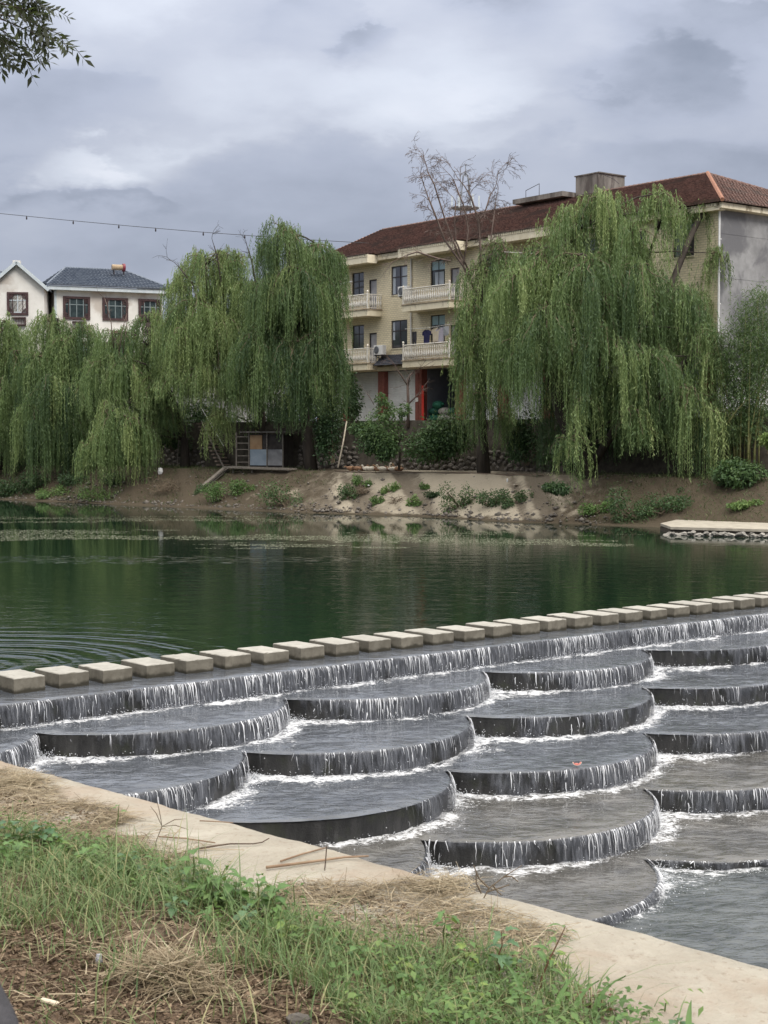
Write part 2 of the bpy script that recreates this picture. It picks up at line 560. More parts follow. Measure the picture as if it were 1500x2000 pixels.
def m_pool():
    m, t = new_mat('pool_water')
    P = t.n('ShaderNodeNewGeometry').outputs['Position']
    sp = t.n('ShaderNodeSeparateXYZ', None, Vector=P)
    x, y, z = sp.outputs
    # slow swell, fine ripples; calmer towards the far bank
    calm = t.mapr(y, 34, 64, 1.0, 0.07)
    mp = t.n('ShaderNodeMapping', None, Vector=P, Rotation=(0, 0, 0.2), Scale=(0.55, 1.0, 1)).outputs[0]
    r1 = t.noise(mp, 1.5, 3, 0.5)
    r2 = t.noise(mp, 5.5, 3, 0.55)
    h = t.math('ADD', t.math('MULTIPLY', r1, 0.016), t.math('MULTIPLY', r2, 0.0065))
    h = t.math('MULTIPLY', h, calm)
    # riffle in the middle of the pool on the left
    rif = t.math('MULTIPLY', t.mapr(t.math('ABSOLUTE', t.math('SUBTRACT', y, t.math('ADD', 47.2, t.math('MULTIPLY', r1, 1.0)))), 1.9, 0.2), t.mapr(x, 0.5, -4.5))
    r3 = t.math('POWER', t.mapr(t.noise(t.n('ShaderNodeMapping', None, Vector=P, Scale=(0.5, 1, 1)).outputs[0], 4.0, 2, 0.5), 0.50, 0.80), 2.0)
    h = t.math('ADD', h, t.math('MULTIPLY', t.math('MULTIPLY', r3, rif), 0.16))
    # rings spreading from where a fish rose
    wx, wy = t.math('SUBTRACT', x, RINGC[0]), t.math('SUBTRACT', y, RINGC[1])
    d = t.math('SQRT', t.math('ADD', t.math('MULTIPLY', wx, wx), t.math('MULTIPLY', wy, wy)))
    d = t.math('ADD', d, t.math('MULTIPLY', t.math('SUBTRACT', r1, 0.5), 0.35))
    ring = t.math('SINE', t.math('MULTIPLY', d, 9.5))
    ring = t.math('MULTIPLY', ring, t.math('ABSOLUTE', ring))
    ring = t.math('MULTIPLY', t.math('ADD', ring, t.math('MULTIPLY', t.math('SINE', t.math('MULTIPLY', d, 23.0)), 0.35)), t.mapr(d, 6.0, 2.5, 0.0, 0.0075))
    h = t.math('ADD', h, ring)
    b = t.n('ShaderNodeBump', None, Strength=1.0, Distance=1.0, Height=h)
    n0 = t.noise(P, 0.12, 3, 0.5)
    col = t.mix(n0, (0.004, 0.013, 0.0075), (0.008, 0.022, 0.012))
    p = t.n('ShaderNodeBsdfPrincipled', None, Base_Color=col, Roughness=0.03, IOR=1.33, Normal=b.outputs[0])
    finish(t, p.outputs[0])
    return m


def m_cascade(name, bed1, bed2):
    """thin water running over dark slabs; the foam attribute says where falling water churns it white"""
    m, t = new_mat(name)
    P = t.n('ShaderNodeNewGeometry').outputs['Position']
    foam = t.n('ShaderNodeAttribute', {'attribute_name': 'foam'}).outputs['Fac']
    mp = t.n('ShaderNodeMapping', None, Vector=P, Rotation=(0, 0, -0.25), Scale=(0.5, 1.0, 1)).outputs[0]
    a = t.noise(mp, 5.5, 3, 0.55, 0.6)
    b1 = t.noise(mp, 17.0, 2, 0.5, 0.4)
    h = t.math('ADD', t.math('MULTIPLY', a, 0.030), t.math('MULTIPLY', b1, 0.0085))
    bp = t.n('ShaderNodeBump', None, Strength=0.8, Distance=1.0, Height=h)
    nb = t.noise(P, 1.3, 5, 0.6)
    col = t.mix(t.mapr(nb, 0.35, 0.65), bed1, bed2)
    p = t.n('ShaderNodeBsdfPrincipled', None, Base_Color=col, Roughness=0.04, IOR=1.5, Normal=bp.outputs[0])
    # lacy foam
    fm = t.n('ShaderNodeMapping', None, Vector=P, Scale=(0.75, 1.0, 1)).outputs[0]
    f1 = t.noise(fm, 7.5, 5, 0.72, 1.2)
    f2 = t.noise(fm, 26, 3, 0.65, 0.5)
    fv = t.math('ADD', t.math('MULTIPLY', f1, 0.68), t.math('MULTIPLY', f2, 0.32))
    thr = t.math('SUBTRACT', 0.80, t.math('MULTIPLY', foam, 0.43))
    mask = t.mapr(t.math('SUBTRACT', fv, thr), -0.05, 0.15)
    mask = t.math('MULTIPLY', mask, 0.92)
    fb = t.n('ShaderNodeBump', None, Strength=0.9, Distance=0.03, Height=fv)
    fs = t.n('ShaderNodeBsdfPrincipled', None, Base_Color=(0.86, 0.87, 0.90, 1), Roughness=0.55, Normal=fb.outputs[0])
    mx = t.n('ShaderNodeMixShader', None, Fac=mask)
    t.t.links.new(p.outputs[0], mx.inputs[1])
    t.t.links.new(fs.outputs[0], mx.inputs[2])
    finish(t, mx.outputs[0])
    return m


def m_wetwall():
    m, t = new_mat('wet_weir_concrete')
    P = t.n('ShaderNodeNewGeometry').outputs['Position']
    mp = t.n('ShaderNodeMapping', None, Vector=P, Scale=(1, 1, 0.22)).outputs[0]
    n = t.noise(mp, 7, 6, 0.65)
    n2 = t.noise(P, 3, 5, 0.6)
    col = t.mix(t.mapr(n, 0.35, 0.7), (0.010, 0.010, 0.010), (0.038, 0.037, 0.036))
    col = t.mix(t.math('MULTIPLY', t.mapr(n2, 0.52, 0.66), 0.6), col, (0.022, 0.026, 0.012))
    b = t.n('ShaderNodeBump', None, Strength=0.6, Distance=0.02, Height=t.noise(P, 30, 5, 0.7))
    p = t.n('ShaderNodeBsdfPrincipled', None, Base_Color=col, Roughness=0.38, Normal=b.outputs[0])
    finish(t, p.outputs[0])
    return m


def m_curtain():
    """falling sheet: glassy grey film, torn dark gaps, white broken threads; uv = metres along the lip, fall 0..1, flow attribute"""
    m, t = new_mat('falling_water')
    uv = t.n('ShaderNodeUVMap', {'uv_map': 'uv'}).outputs[0]
    flow = t.n('ShaderNodeAttribute', {'attribute_name': 'flow'}).outputs['Fac']
    sp = t.n('ShaderNodeSeparateXYZ', None, Vector=uv)
    u, v, _ = sp.outputs
    m1 = t.n('ShaderNodeCombineXYZ', None, X=t.math('MULTIPLY', u, 7.0), Y=t.math('MULTIPLY', v, 0.8), Z=0.0).outputs[0]
    m2 = t.n('ShaderNodeCombineXYZ', None, X=t.math('MULTIPLY', u, 26.0), Y=t.math('MULTIPLY', v, 1.3), Z=3.0).outputs[0]
    m3 = t.n('ShaderNodeCombineXYZ', None, X=t.math('MULTIPLY', u, 1.6), Y=t.math('MULTIPLY', v, 0.3), Z=7.0).outputs[0]
    a = t.noise(m1, 1.0, 3, 0.6)
    b = t.noise(m2, 1.0, 3, 0.6, 0.3)
    c = t.noise(m3, 1.0, 3, 0.6)
    film = t.math('ADD', t.math('ADD', t.math('MULTIPLY', a, 0.5), t.math('MULTIPLY', c, 0.7)), t.math('MULTIPLY', flow, 0.55))
    film = t.math('SUBTRACT', film, t.math('MULTIPLY', v, 0.16))
    film = t.mapr(film, 0.66, 0.92)
    thr = t.math('ADD', t.math('ADD', t.math('MULTIPLY', b, 0.9), t.math('MULTIPLY', a, 0.25)), t.math('MULTIPLY', flow, 0.30))
    thr = t.math('SUBTRACT', thr, t.math('MULTIPLY', v, 0.12))
    white = t.mapr(thr, 0.90, 1.06)
    bp = t.n('ShaderNodeBump', None, Strength=0.6, Distance=0.03, Height=b)
    g = t.n('ShaderNodeBsdfPrincipled', None, Base_Color=t.mix(white, t.mix(t.mapr(b, 0.35, 0.65), (0.06, 0.064, 0.074), (0.165, 0.173, 0.195)), (0.74, 0.76, 0.81)), Roughness=0.22, IOR=1.33, Normal=bp.outputs[0])
    tr = t.n('ShaderNodeBsdfTransparent')
    fac = t.math('MAXIMUM', t.math('MULTIPLY', film, 0.72), white)
    mx = t.n('ShaderNodeMixShader', None, Fac=fac)
    t.t.links.new(tr.outputs[0], mx.inputs[1])
    t.t.links.new(g.outputs[0], mx.inputs[2])
    finish(t, mx.outputs[0])
    return m


def m_thread():
    m, t = new_mat('white_water')
    p = t.n('ShaderNodeBsdfPrincipled', None, Base_Color=(0.80, 0.82, 0.86, 1), Roughness=0.3)
    tl = t.n('ShaderNodeBsdfTranslucent', None, Color=(0.85, 0.87, 0.9, 1))
    mx = t.n('ShaderNodeMixShader', None, Fac=0.35)
    t.t.links.new(p.outputs[0], mx.inputs[1])
    t.t.links.new(tl.outputs[0], mx.inputs[2])
    finish(t, mx.outputs[0])
    return m


M['soil'] = m_ground_near()
M['bank'] = m_bank()
M['concrete'] = m_concrete()
M['block'] = m_block()
M['pool'] = m_pool()
M['film'] = m_cascade('cascade_water', (0.060, 0.066, 0.077), (0.105, 0.115, 0.134))
M['film_brown'] = m_cascade('shallow_cascade_water', (0.07, 0.068, 0.064), (0.125, 0.12, 0.112))
M['lower'] = m_cascade('lower_river_water', (0.055, 0.062, 0.064), (0.095, 0.104, 0.106))
M['wetwall'] = m_wetwall()
M['curtain'] = m_curtain()
M['thread'] = m_thread()
M['streak'] = leaf_mat('water_streak', (0.14, 0.145, 0.165), (0.60, 0.615, 0.65), (0.90, 0.91, 0.94), 0.0, 0.25, 0.5)
M['scum'] = leaf_mat('pond_scum', (0.10, 0.10, 0.065), (0.20, 0.21, 0.14), (0.34, 0.36, 0.25), 0.0, 0.7, 0.3)
M['terrace'] = surf('terrace_earth', (0.13, 0.105, 0.08), (0.26, 0.22, 0.175), 1.2, 0.95, 0.5, coord='World')
M['rubble'] = surf('rubble_stone', (0.085, 0.075, 0.066), (0.19, 0.17, 0.15), 5, 0.9, 0.7, 22, c3=(0.06, 0.055, 0.04), s3=2.0, rnd=0.3)

# ------------------------------------------------------------------ weir geometry
ROWS = 5
LIP_T = 0.72
Z0 = -0.34
DZ = 0.33
RAD = 2.466


def disc_centre(k, i):
    j = i - 0.5 * k
    return (-2.468 + 4.343 * j + 0.223 * k, 0.02 + 1.66 * k - 0.052 * j)


def level(k):
    return Z0 - DZ * k


S_MIN, S_MAX = -9.5, 27.0
DISCS = {k: [disc_centre(k, i) for i in range(-4, 14) if S_MIN - 1.5 < disc_centre(k, i)[0] < S_MAX] for k in range(ROWS)}
LOWZ = level(4) - 0.115


def inside(k, s, t, grow=0.0):
    """distance outside the union of row k's discs (negative inside)"""
    s, t = np.asarray(s), np.asarray(t)
    d = np.full(s.shape, 1e9)
    for c in DISCS[k]:
        d = np.minimum(d, np.hypot(s - c[0], t - c[1]) - RAD)
    return d - grow


# upper pool: one calm sheet up to the crest, reaching far upstream
pv = []
def P2(s, t, z): return tuple(rv(s, t, z))
pool = mesh('pool_water', [P2(-60, LIP_T - 0.3, -0.001), P2(60, LIP_T - 0.3, -0.001), P2(60, -260, -0.001), P2(-60, -260, -0.001)], [(0, 1, 2, 3)], M['pool'])
tag(pool, 'dark green still pool above the weir', None, None, 'structure')

# crest film between stones and the first drop: real small waves
ss = np.arange(S_MIN, S_MAX + 12, 0.06)
tt = np.linspace(-1.6, LIP_T, 40)
sg, tg = np.meshgrid(ss, tt)
hh = 0.006 * fbm(np.c_[sg.ravel() * 2.2, tg.ravel() * 4], 3) + 0.004
edge = np.clip((tg.ravel() + 1.6) / 0.5, 0, 1)
hh = hh * edge + (1 - edge) * -0.004
lipd = np.clip((tg.ravel() - (LIP_T - 0.12)) / 0.12, 0, 1)
hh -= 0.02 * lipd ** 2
xy = RO + np.outer(sg.ravel(), RU) + np.outer(tg.ravel(), RN)
nS = len(ss)
idx = np.arange(len(tt) * nS).reshape(len(tt), nS)
Fq = np.stack([idx[:-1, :-1], idx[:-1, 1:], idx[1:, 1:], idx[1:, :-1]], -1).reshape(-1, 4)[:, ::-1]
foam_c = np.clip(1 - np.abs(tg.ravel() - LIP_T) / 0.05, 0, 1) * 0.25
o = mesh('crest_water', np.c_[xy, hh], Fq, M['film'], smooth=True, attrs={'foam': foam_c})
tag(o, 'thin sheet of water sliding over the weir crest in front of the stepping stones', None, None, 'structure')

# weir body
weir = thing('weir', rv(4, 3, LOWZ - 0.3), 'dark wet concrete weir stepping down in overlapping round terraces', 'weir')
wo_ = tuple(weir.location)
b = MB()
q = [rv(S_MIN - 2, -1.7, 0), rv(S_MAX + 12, -1.7, 0), rv(S_MAX + 12, LIP_T, 0), rv(S_MIN - 2, LIP_T, 0)]
def prism(b, poly, z0, z1):
    n = len(poly)
    b.add([(p.x, p.y, z0) for p in poly] + [(p.x, p.y, z1) for p in poly],
          [tuple(range(n - 1, -1, -1)), tuple(range(n, 2 * n))] + [(i, (i + 1) % n, n + (i + 1) % n, n + i) for i in range(n)])
prism(b, q, LOWZ - 0.6, -0.03)
b.build('crest_sill', M['wetwall'], weir, origin=wo_)
for k in range(ROWS):
    for n_, c in enumerate(DISCS[k]):
        b = MB()
        r = RAD - 0.012 * (n_ % 2)
        prism(b, [rv(c[0] + r * math.cos(a), c[1] - r * math.sin(a), 0) for a in np.linspace(0, 2 * PI, 72, endpoint=False)], LOWZ - 0.6, level(k) - 0.03 - 0.004 * (n_ % 2))
        b.build('terrace', M['wetwall'], weir, origin=wo_)

# water on each terrace row
G = 0.045
for k in range(ROWS):
    tmax = max(c[1] for c in DISCS[k]) + RAD + 0.1
    tmin = (LIP_T - 0.05) if k == 0 else min(c[1] for c in DISCS[k]) - 0.1
    s_lo, s_hi = max(S_MIN, -6.5), 22.0
    ss = np.arange(s_lo, s_hi, G)
    tt = np.arange(tmin, tmax, G)
    sg, tg = np.meshgrid(ss, tt)
    s, t = sg.ravel().copy(), tg.ravel().copy()
    d = inside(k, s, t)
    if k == 0:
        up = LIP_T - t                                   # negative when downstream of the wall
        dist = -up
        keep_up = dist > -0.1
    else:
        dist = inside(k - 1, s, t)
        keep_up = dist > -0.12
    ok = (d <= 0) & keep_up
    near = (d > 0) & (d < G * 1.5) & keep_up
    # pull the outermost vertices onto the rim
    best = np.full(s.shape, 1e9); bc = np.zeros((len(s), 2))
    for c in DISCS[k]:
        dd = np.hypot(s - c[0], t - c[1]) - RAD
        sel = dd < best
        best[sel] = dd[sel]; bc[sel] = c
    vx, vy = s - bc[:, 0], t - bc[:, 1]
    L = np.hypot(vx, vy) + 1e-9
    s[near] = (bc[:, 0] + vx / L * (RAD + 0.012))[near]
    t[near] = (bc[:, 1] + vy / L * (RAD + 0.012))[near]
    idx = np.arange(len(s)).reshape(sg.shape)
    Fq = np.stack([idx[:-1, :-1], idx[:-1, 1:], idx[1:, 1:], idx[1:, :-1]], -1).reshape(-1, 4)[:, ::-1]
    good = ok | near
    Fq = Fq[good[Fq].all(1) & ok[Fq].any(1)]
    used = np.unique(Fq)
    remap = -np.ones(len(s), dtype=np.int64); remap[used] = np.arange(len(used))
    Fq = remap[Fq]
    s, t, dist = s[used], t[used], np.maximum(dist[used], 0)
    rim = -inside(k, s, t)
    # churned strip under the upstream fall, strongest where the next disc's flank pours in
    nz = fbm(np.c_[s * 0.9, t * 0.9], 11 + k)
    brk = fbm(np.c_[s * 2.6, t * 2.6], 140 + k)
    strip = np.exp(-(dist / (0.24 + 0.12 * nz)) ** 2) * (0.60 + 0.30 * nz + 0.55 * brk)
    trail = np.exp(-dist / 1.05) * (0.50 + 0.50 * fbm(np.c_[s * 2.0, t * 2.0], 40 + k))
    flank = 0
    src = DISCS[k - 1] if k else []
    for c in src:
        fx, fy = s - (c[0] + RAD * 1.02), t - (c[1] + RAD * 0.50)
        flank = flank + np.exp(-((fx / 0.75) ** 2 + (fy / 0.9) ** 2)) * 0.52
    foam = np.clip(strip + trail + flank + 0.04, 0, 0.84)
    foam *= 1.0 if k < 4 else 0.95
    lip = np.clip(1 - rim / 0.14, 0, 1)
    z = level(k) + 0.010 * fbm(np.c_[s * 2.5 + 5, t * 4.0], 7 + k) + 0.0075 * vnoise(np.c_[s * 5.5 + 2 * t, t * 7.5], 17 + k) * np.clip(rim / 0.2, 0, 1) + 0.035 * np.clip(foam - 0.35, 0, 1) * (vnoise(np.c_[s * 9, t * 9], k) + 0.6 * vnoise(np.c_[s * 21, t * 21], k + 3)) - 0.022 * lip ** 2
    xy = RO + np.outer(s, RU) + np.outer(t, RN)
    o = mesh('cascade_water', np.c_[xy, z], Fq, M['film'] if k < 3 else M['film_brown'], smooth=True, attrs={'foam': foam})
    tag(o, ['shallow water on the topmost round terraces', 'rippled water on the second tier of round terraces', 'rippled water on the middle tier of round terraces',
            'brownish water on the fourth tier of round terraces', 'brownish water on the lowest tier of round terraces'][k], None, None, 'structure')

# lower river: fine sheet near the weir, big sheet beyond
ss = np.arange(-6.2, 24, 0.055)
tt = np.arange(5.2, 19.0, 0.055)
sg, tg = np.meshgrid(ss, tt)
s, t = sg.ravel(), tg.ravel()
d4 = inside(4, s, t)
keep = d4 > -0.15
foam = np.exp(-(np.maximum(d4, 0) / 0.2) ** 2) * (0.45 + 0.4 * fbm(np.c_[s * 2.4, t * 2.4], 191)) + np.exp(-np.maximum(d4, 0) / 0.8) * (0.2 + 0.35 * fbm(np.c_[s * 1.4, t * 1.4], 91))
for c in DISCS[4]:
    fx, fy = s - (c[0] + RAD * 0.85), t - (c[1] + RAD * 0.8)
    foam += np.exp(-((fx / 0.8) ** 2 + (fy / 1.0) ** 2)) * 0.42
foam = np.clip(foam, 0, 0.8)
z = LOWZ + 0.022 * fbm(np.c_[s * 1.3, t * 2.2], 21) + 0.010 * vnoise(np.c_[s * 5, t * 9], 5) + 0.02 * np.clip(foam - 0.4, 0, 1) * vnoise(np.c_[s * 12, t * 12], 9)
xy = RO + np.outer(s, RU) + np.outer(t, RN)
idx = np.arange(len(s)).reshape(sg.shape)
Fq = np.stack([idx[:-1, :-1], idx[:-1, 1:], idx[1:, 1:], idx[1:, :-1]], -1).reshape(-1, 4)[:, ::-1]
Fq = Fq[keep[Fq].all(1)]
used = np.unique(Fq); remap = -np.ones(len(s), dtype=np.int64); remap[used] = np.arange(len(used))
o = mesh('river_water', np.c_[xy, z][used], remap[Fq], M['lower'], smooth=True, attrs={'foam': foam[used]})
tag(o, 'grey rippled river water below the weir', None, None, 'structure')
o = mesh('lower_river_bed', [P2(-60, 4, LOWZ - 0.09), P2(60, 4, LOWZ - 0.09), P2(60, 160, LOWZ - 0.09), P2(-60, 160, LOWZ - 0.09)], [(3, 2, 1, 0)], M['lower'])
tag(o, 'dark river bed downstream of the weir', None, None, 'structure')

# falling curtains: glassy sheet plus threads of white water standing proud of it
rng = np.random.default_rng(5)
CV, CF, CUV, CFL = [], [], [], []
TV, TF, TT = [], [], []
cbase = tbase = 0


def fall(pts, nrm, ztop, zbot, flow, u0, dens):
    """pts (n,2) along the lip, nrm outward normals, flow 0..1 per point"""
    global cbase, tbase
    n = len(pts)
    if n < 3:
        return
    seg = np.r_[0, np.cumsum(np.hypot(*np.diff(pts, axis=0).T))]
    u = u0 + seg
    rows = 7
    H = ztop - zbot
    wob = 0.012 * vnoise(np.c_[u * 9, u * 0], 3) + 0.006 * vnoise(np.c_[u * 31, u * 0], 4)
    for r in range(rows):
        v = r / (rows - 1)
        out = 0.018 + 0.075 * math.sqrt(v) * (0.35 + 0.65 * flow) + wob * v
        xy = pts + nrm * out[:, None]
        CV.append(np.c_[xy, np.full(n, ztop - 0.004 - (H + 0.02) * v ** 1.25)])
        CUV.append(np.c_[u, np.full(n, v)])
        CFL.append(flow)
    idx = np.arange(rows * n).reshape(rows, n) + cbase
    CF.append(np.stack([idx[:-1, :-1], idx[1:, :-1], idx[1:, 1:], idx[:-1, 1:]], -1).reshape(-1, 4))
    cbase += rows * n
    # threads
    m = int(seg[-1] * dens)
    if m < 1:
        return
    uu = rng.uniform(0, seg[-1], m)
    fl = np.interp(uu, seg, flow)
    keep = rng.uniform(0, 1, m) < fl ** 1.5 * (0.35 + 0.65 * (vnoise(np.c_[(uu + u0) * 2.3, uu * 0], 8) > -0.25))
    uu, fl = uu[keep], fl[keep]
    m = len(uu)
    if m < 1:
        return
    px = np.c_[np.interp(uu, seg, pts[:, 0]), np.interp(uu, seg, pts[:, 1])]
    nn = np.c_[np.interp(uu, seg, nrm[:, 0]), np.interp(uu, seg, nrm[:, 1])]
    tn = np.c_[-nn[:, 1], nn[:, 0]]
    wd = np.minimum(0.0024 * np.exp(rng.normal(0, 0.75, m)), 0.010)
    tnt = np.clip(rng.beta(1.5, 0.8, m) * 0.8 + 0.3 * fl, 0.1, 1)
    v0 = np.where(rng.uniform(0, 1, m) < 0.72, rng.uniform(-0.02, 0.06, m), rng.uniform(0, 0.8, m))
    v0 = np.maximum(v0, 0)
    v1 = np.clip(v0 + rng.uniform(0.1, 1.0, m) ** 1.7 * (0.55 + 0.6 * fl) + 0.06, 0, 1.0)
    drift = rng.normal(0, 0.018, m)
    K = 5
    for j in range(K):
        f = j / (K - 1)
        v = v0 + (v1 - v0) * f
        w_ = wd * (0.8, 1.0, 0.85, 0.6, 0.1)[j] * rng.uniform(0.7, 1.3, m)
        out = 0.028 + 0.088 * np.sqrt(v) * (0.35 + 0.65 * fl) + 0.008 * rng.uniform(0, 1, m)
        c = px + nn * out[:, None] + tn * (drift * f + rng.normal(0, 0.004, m))[:, None]
        zz = ztop - H * v ** 1.25 + 0.004
        for sgn in (-1, 0, 1):
            e = c + tn * (w_ * sgn)[:, None] + nn * (w_ * (0.8 if sgn == 0 else 0))[:, None]
            TV.append(np.c_[e, zz]); TT.append(tnt * (0.75 + 0.25 * (1 - f)))
    idx = (np.arange(K * 3)[:, None] * m + np.arange(m)[None, :]) + tbase
    for j in range(K - 1):
        for s_ in (0, 1):
            TF.append(np.stack([idx[j * 3 + s_], idx[(j + 1) * 3 + s_], idx[(j + 1) * 3 + s_ + 1], idx[j * 3 + s_ + 1]], -1))
    tbase += K * 3 * m


def world2(s, t):
    return RO + np.outer(s, RU) + np.outer(t, RN)


ls = np.arange(-7.5, S_MAX + 6, 0.03)
pts = world2(ls, np.full(len(ls), LIP_T))
flow = np.clip(0.82 + 0.40 * fbm(np.c_[ls * 0.8, ls * 0], 2) + 0.015 * (ls - 6), 0.15, 1)
fall(pts, np.tile(RN, (len(ls), 1)), 0.0, Z0, flow, 0.0, 95)
for k in range(ROWS):
    for n_, c in enumerate(DISCS[k]):
        if not (-7.5 < c[0] < 20):
            continue
        th = np.arange(-0.25, PI + 0.25, 0.03 / RAD)
        s, t = c[0] + RAD * np.cos(th), c[1] + RAD * np.sin(th)
        free = np.ones(len(th), dtype=bool)
        for c2 in DISCS[k]:
            if c2 != c:
                free &= np.hypot(s - c2[0], t - c2[1]) > RAD + 0.005
        if k > 0:
            free &= inside(k - 1, s, t) > -0.02
        else:
            free &= t > LIP_T - 0.02
        if free.sum() < 5:
            continue
        ii = np.where(free)[0]
        th, s, t = th[ii[0]:ii[-1] + 1], s[ii[0]:ii[-1] + 1], t[ii[0]:ii[-1] + 1]
        nr = np.outer(np.cos(th), RU) + np.outer(np.sin(th), RN)
        # more water on the flank that faces along the river row, bare dark stretches elsewhere
        base = 0.60 + 0.46 * np.clip(np.cos(th - 0.35), 0, 1) ** 2 - 0.70 * np.clip((th - 2.15) / 0.6, 0, 1)
        flow = base + 0.55 * fbm(np.c_[th * 1.9 + 17 * n_, th * 0 + 3.1 * k], 30 + k)
        if k == 1 and abs(c[0] - disc_centre(1, 3)[0]) < 0.1:
            flow -= 0.55 * np.exp(-((th - 1.0) / 0.42) ** 2)
        if k == 1 and abs(c[0] - disc_centre(1, 1)[0]) < 0.1:
            flow -= 0.5 * np.exp(-((th - 0.9) / 0.5) ** 2)
        if k == 2 and abs(c[0] - disc_centre(2, 2)[0]) < 0.1:
            flow -= 0.5 * np.exp(-((th - 1.9) / 0.5) ** 2)
        flow = np.clip(flow, 0.02, 1)
        zb = level(k + 1) if k < 4 else LOWZ
        fall(world2(s, t), nr, level(k), zb, flow, 40.0 * k + 7 * n_, 85 if k < 4 else 110)
o = mesh('waterfall', np.concatenate(CV), np.concatenate(CF), M['curtain'], smooth=True, attrs={'flow': np.concatenate(CFL)}, uv=np.concatenate(CUV))
tag(o, 'thin glassy sheets of water falling from every terrace edge of the weir', None, None, 'structure')
o = mesh('falling_streaks', np.concatenate(TV), np.concatenate(TF), M['streak'], smooth=True, attrs={'tint': np.concatenate(TT)})
tag(o, 'white broken threads of water falling off the terrace edges', None, None, 'stuff')

# spray and foam lumps at the feet of the falls
DV, DF = [], []
oct_ = np.array([(1, 0, 0), (-1, 0, 0), (0, 1, 0), (0, -1, 0), (0, 0, 1), (0, 0, -1)], float)
octf = np.array([(0, 2, 4), (2, 1, 4), (1, 3, 4), (3, 0, 4), (2, 0, 5), (1, 2, 5), (3, 1, 5), (0, 3, 5)])


def drops(P_, r):
    n = len(P_)
    V = P_[:, None, :] + oct_[None] * r[:, None, None] * np.array([1.3, 1.3, 0.9])
    F = octf[None] + (np.arange(n) * 6)[:, None, None]
    return V.reshape(-1, 3), F.reshape(-1, 3)


pp, rr = [], []
n = 2600
s = rng.uniform(-4, 20, n)
t = LIP_T + 0.1 + rng.gamma(1.5, 0.06, n)
pp.append(np.c_[world2(s, t), Z0 + 0.01 + rng.gamma(1.1, 0.025, n)]); rr.append(rng.uniform(0.002, 0.008, n))
for k in range(ROWS):
    for c in DISCS[k]:
        if not (-5 < c[0] < 20): continue
        n = 1500
        th = np.where(rng.uniform(0, 1, n) < 0.45, rng.normal(0.25, 0.3, n), np.where(rng.uniform(0, 1, n) < 0.5, rng.normal(2.75, 0.2, n), rng.uniform(0, PI, n)))
        r_ = RAD + 0.09 + rng.gamma(1.4, 0.07, n)
        s, t = c[0] + r_ * np.cos(th), c[1] + r_ * np.sin(th)
        zb = level(k + 1) if k < 4 else LOWZ
        ok = (t > LIP_T + 0.05) & (inside(k, s, t) > 0.03)
        zz = zb + 0.01 + rng.gamma(1.1, 0.045, n) * np.clip(1 - (r_ - RAD) / 0.5, 0.1, 1)
        pp.append(np.c_[world2(s, t), zz][ok]); rr.append(rng.uniform(0.002, 0.008, n)[ok])
V, F = drops(np.concatenate(pp), np.concatenate(rr))
o = mesh('spray', V, F, M['thread'], smooth=True)
tag(o, 'white spray drops splashing at the feet of the falls', None, None, 'stuff')

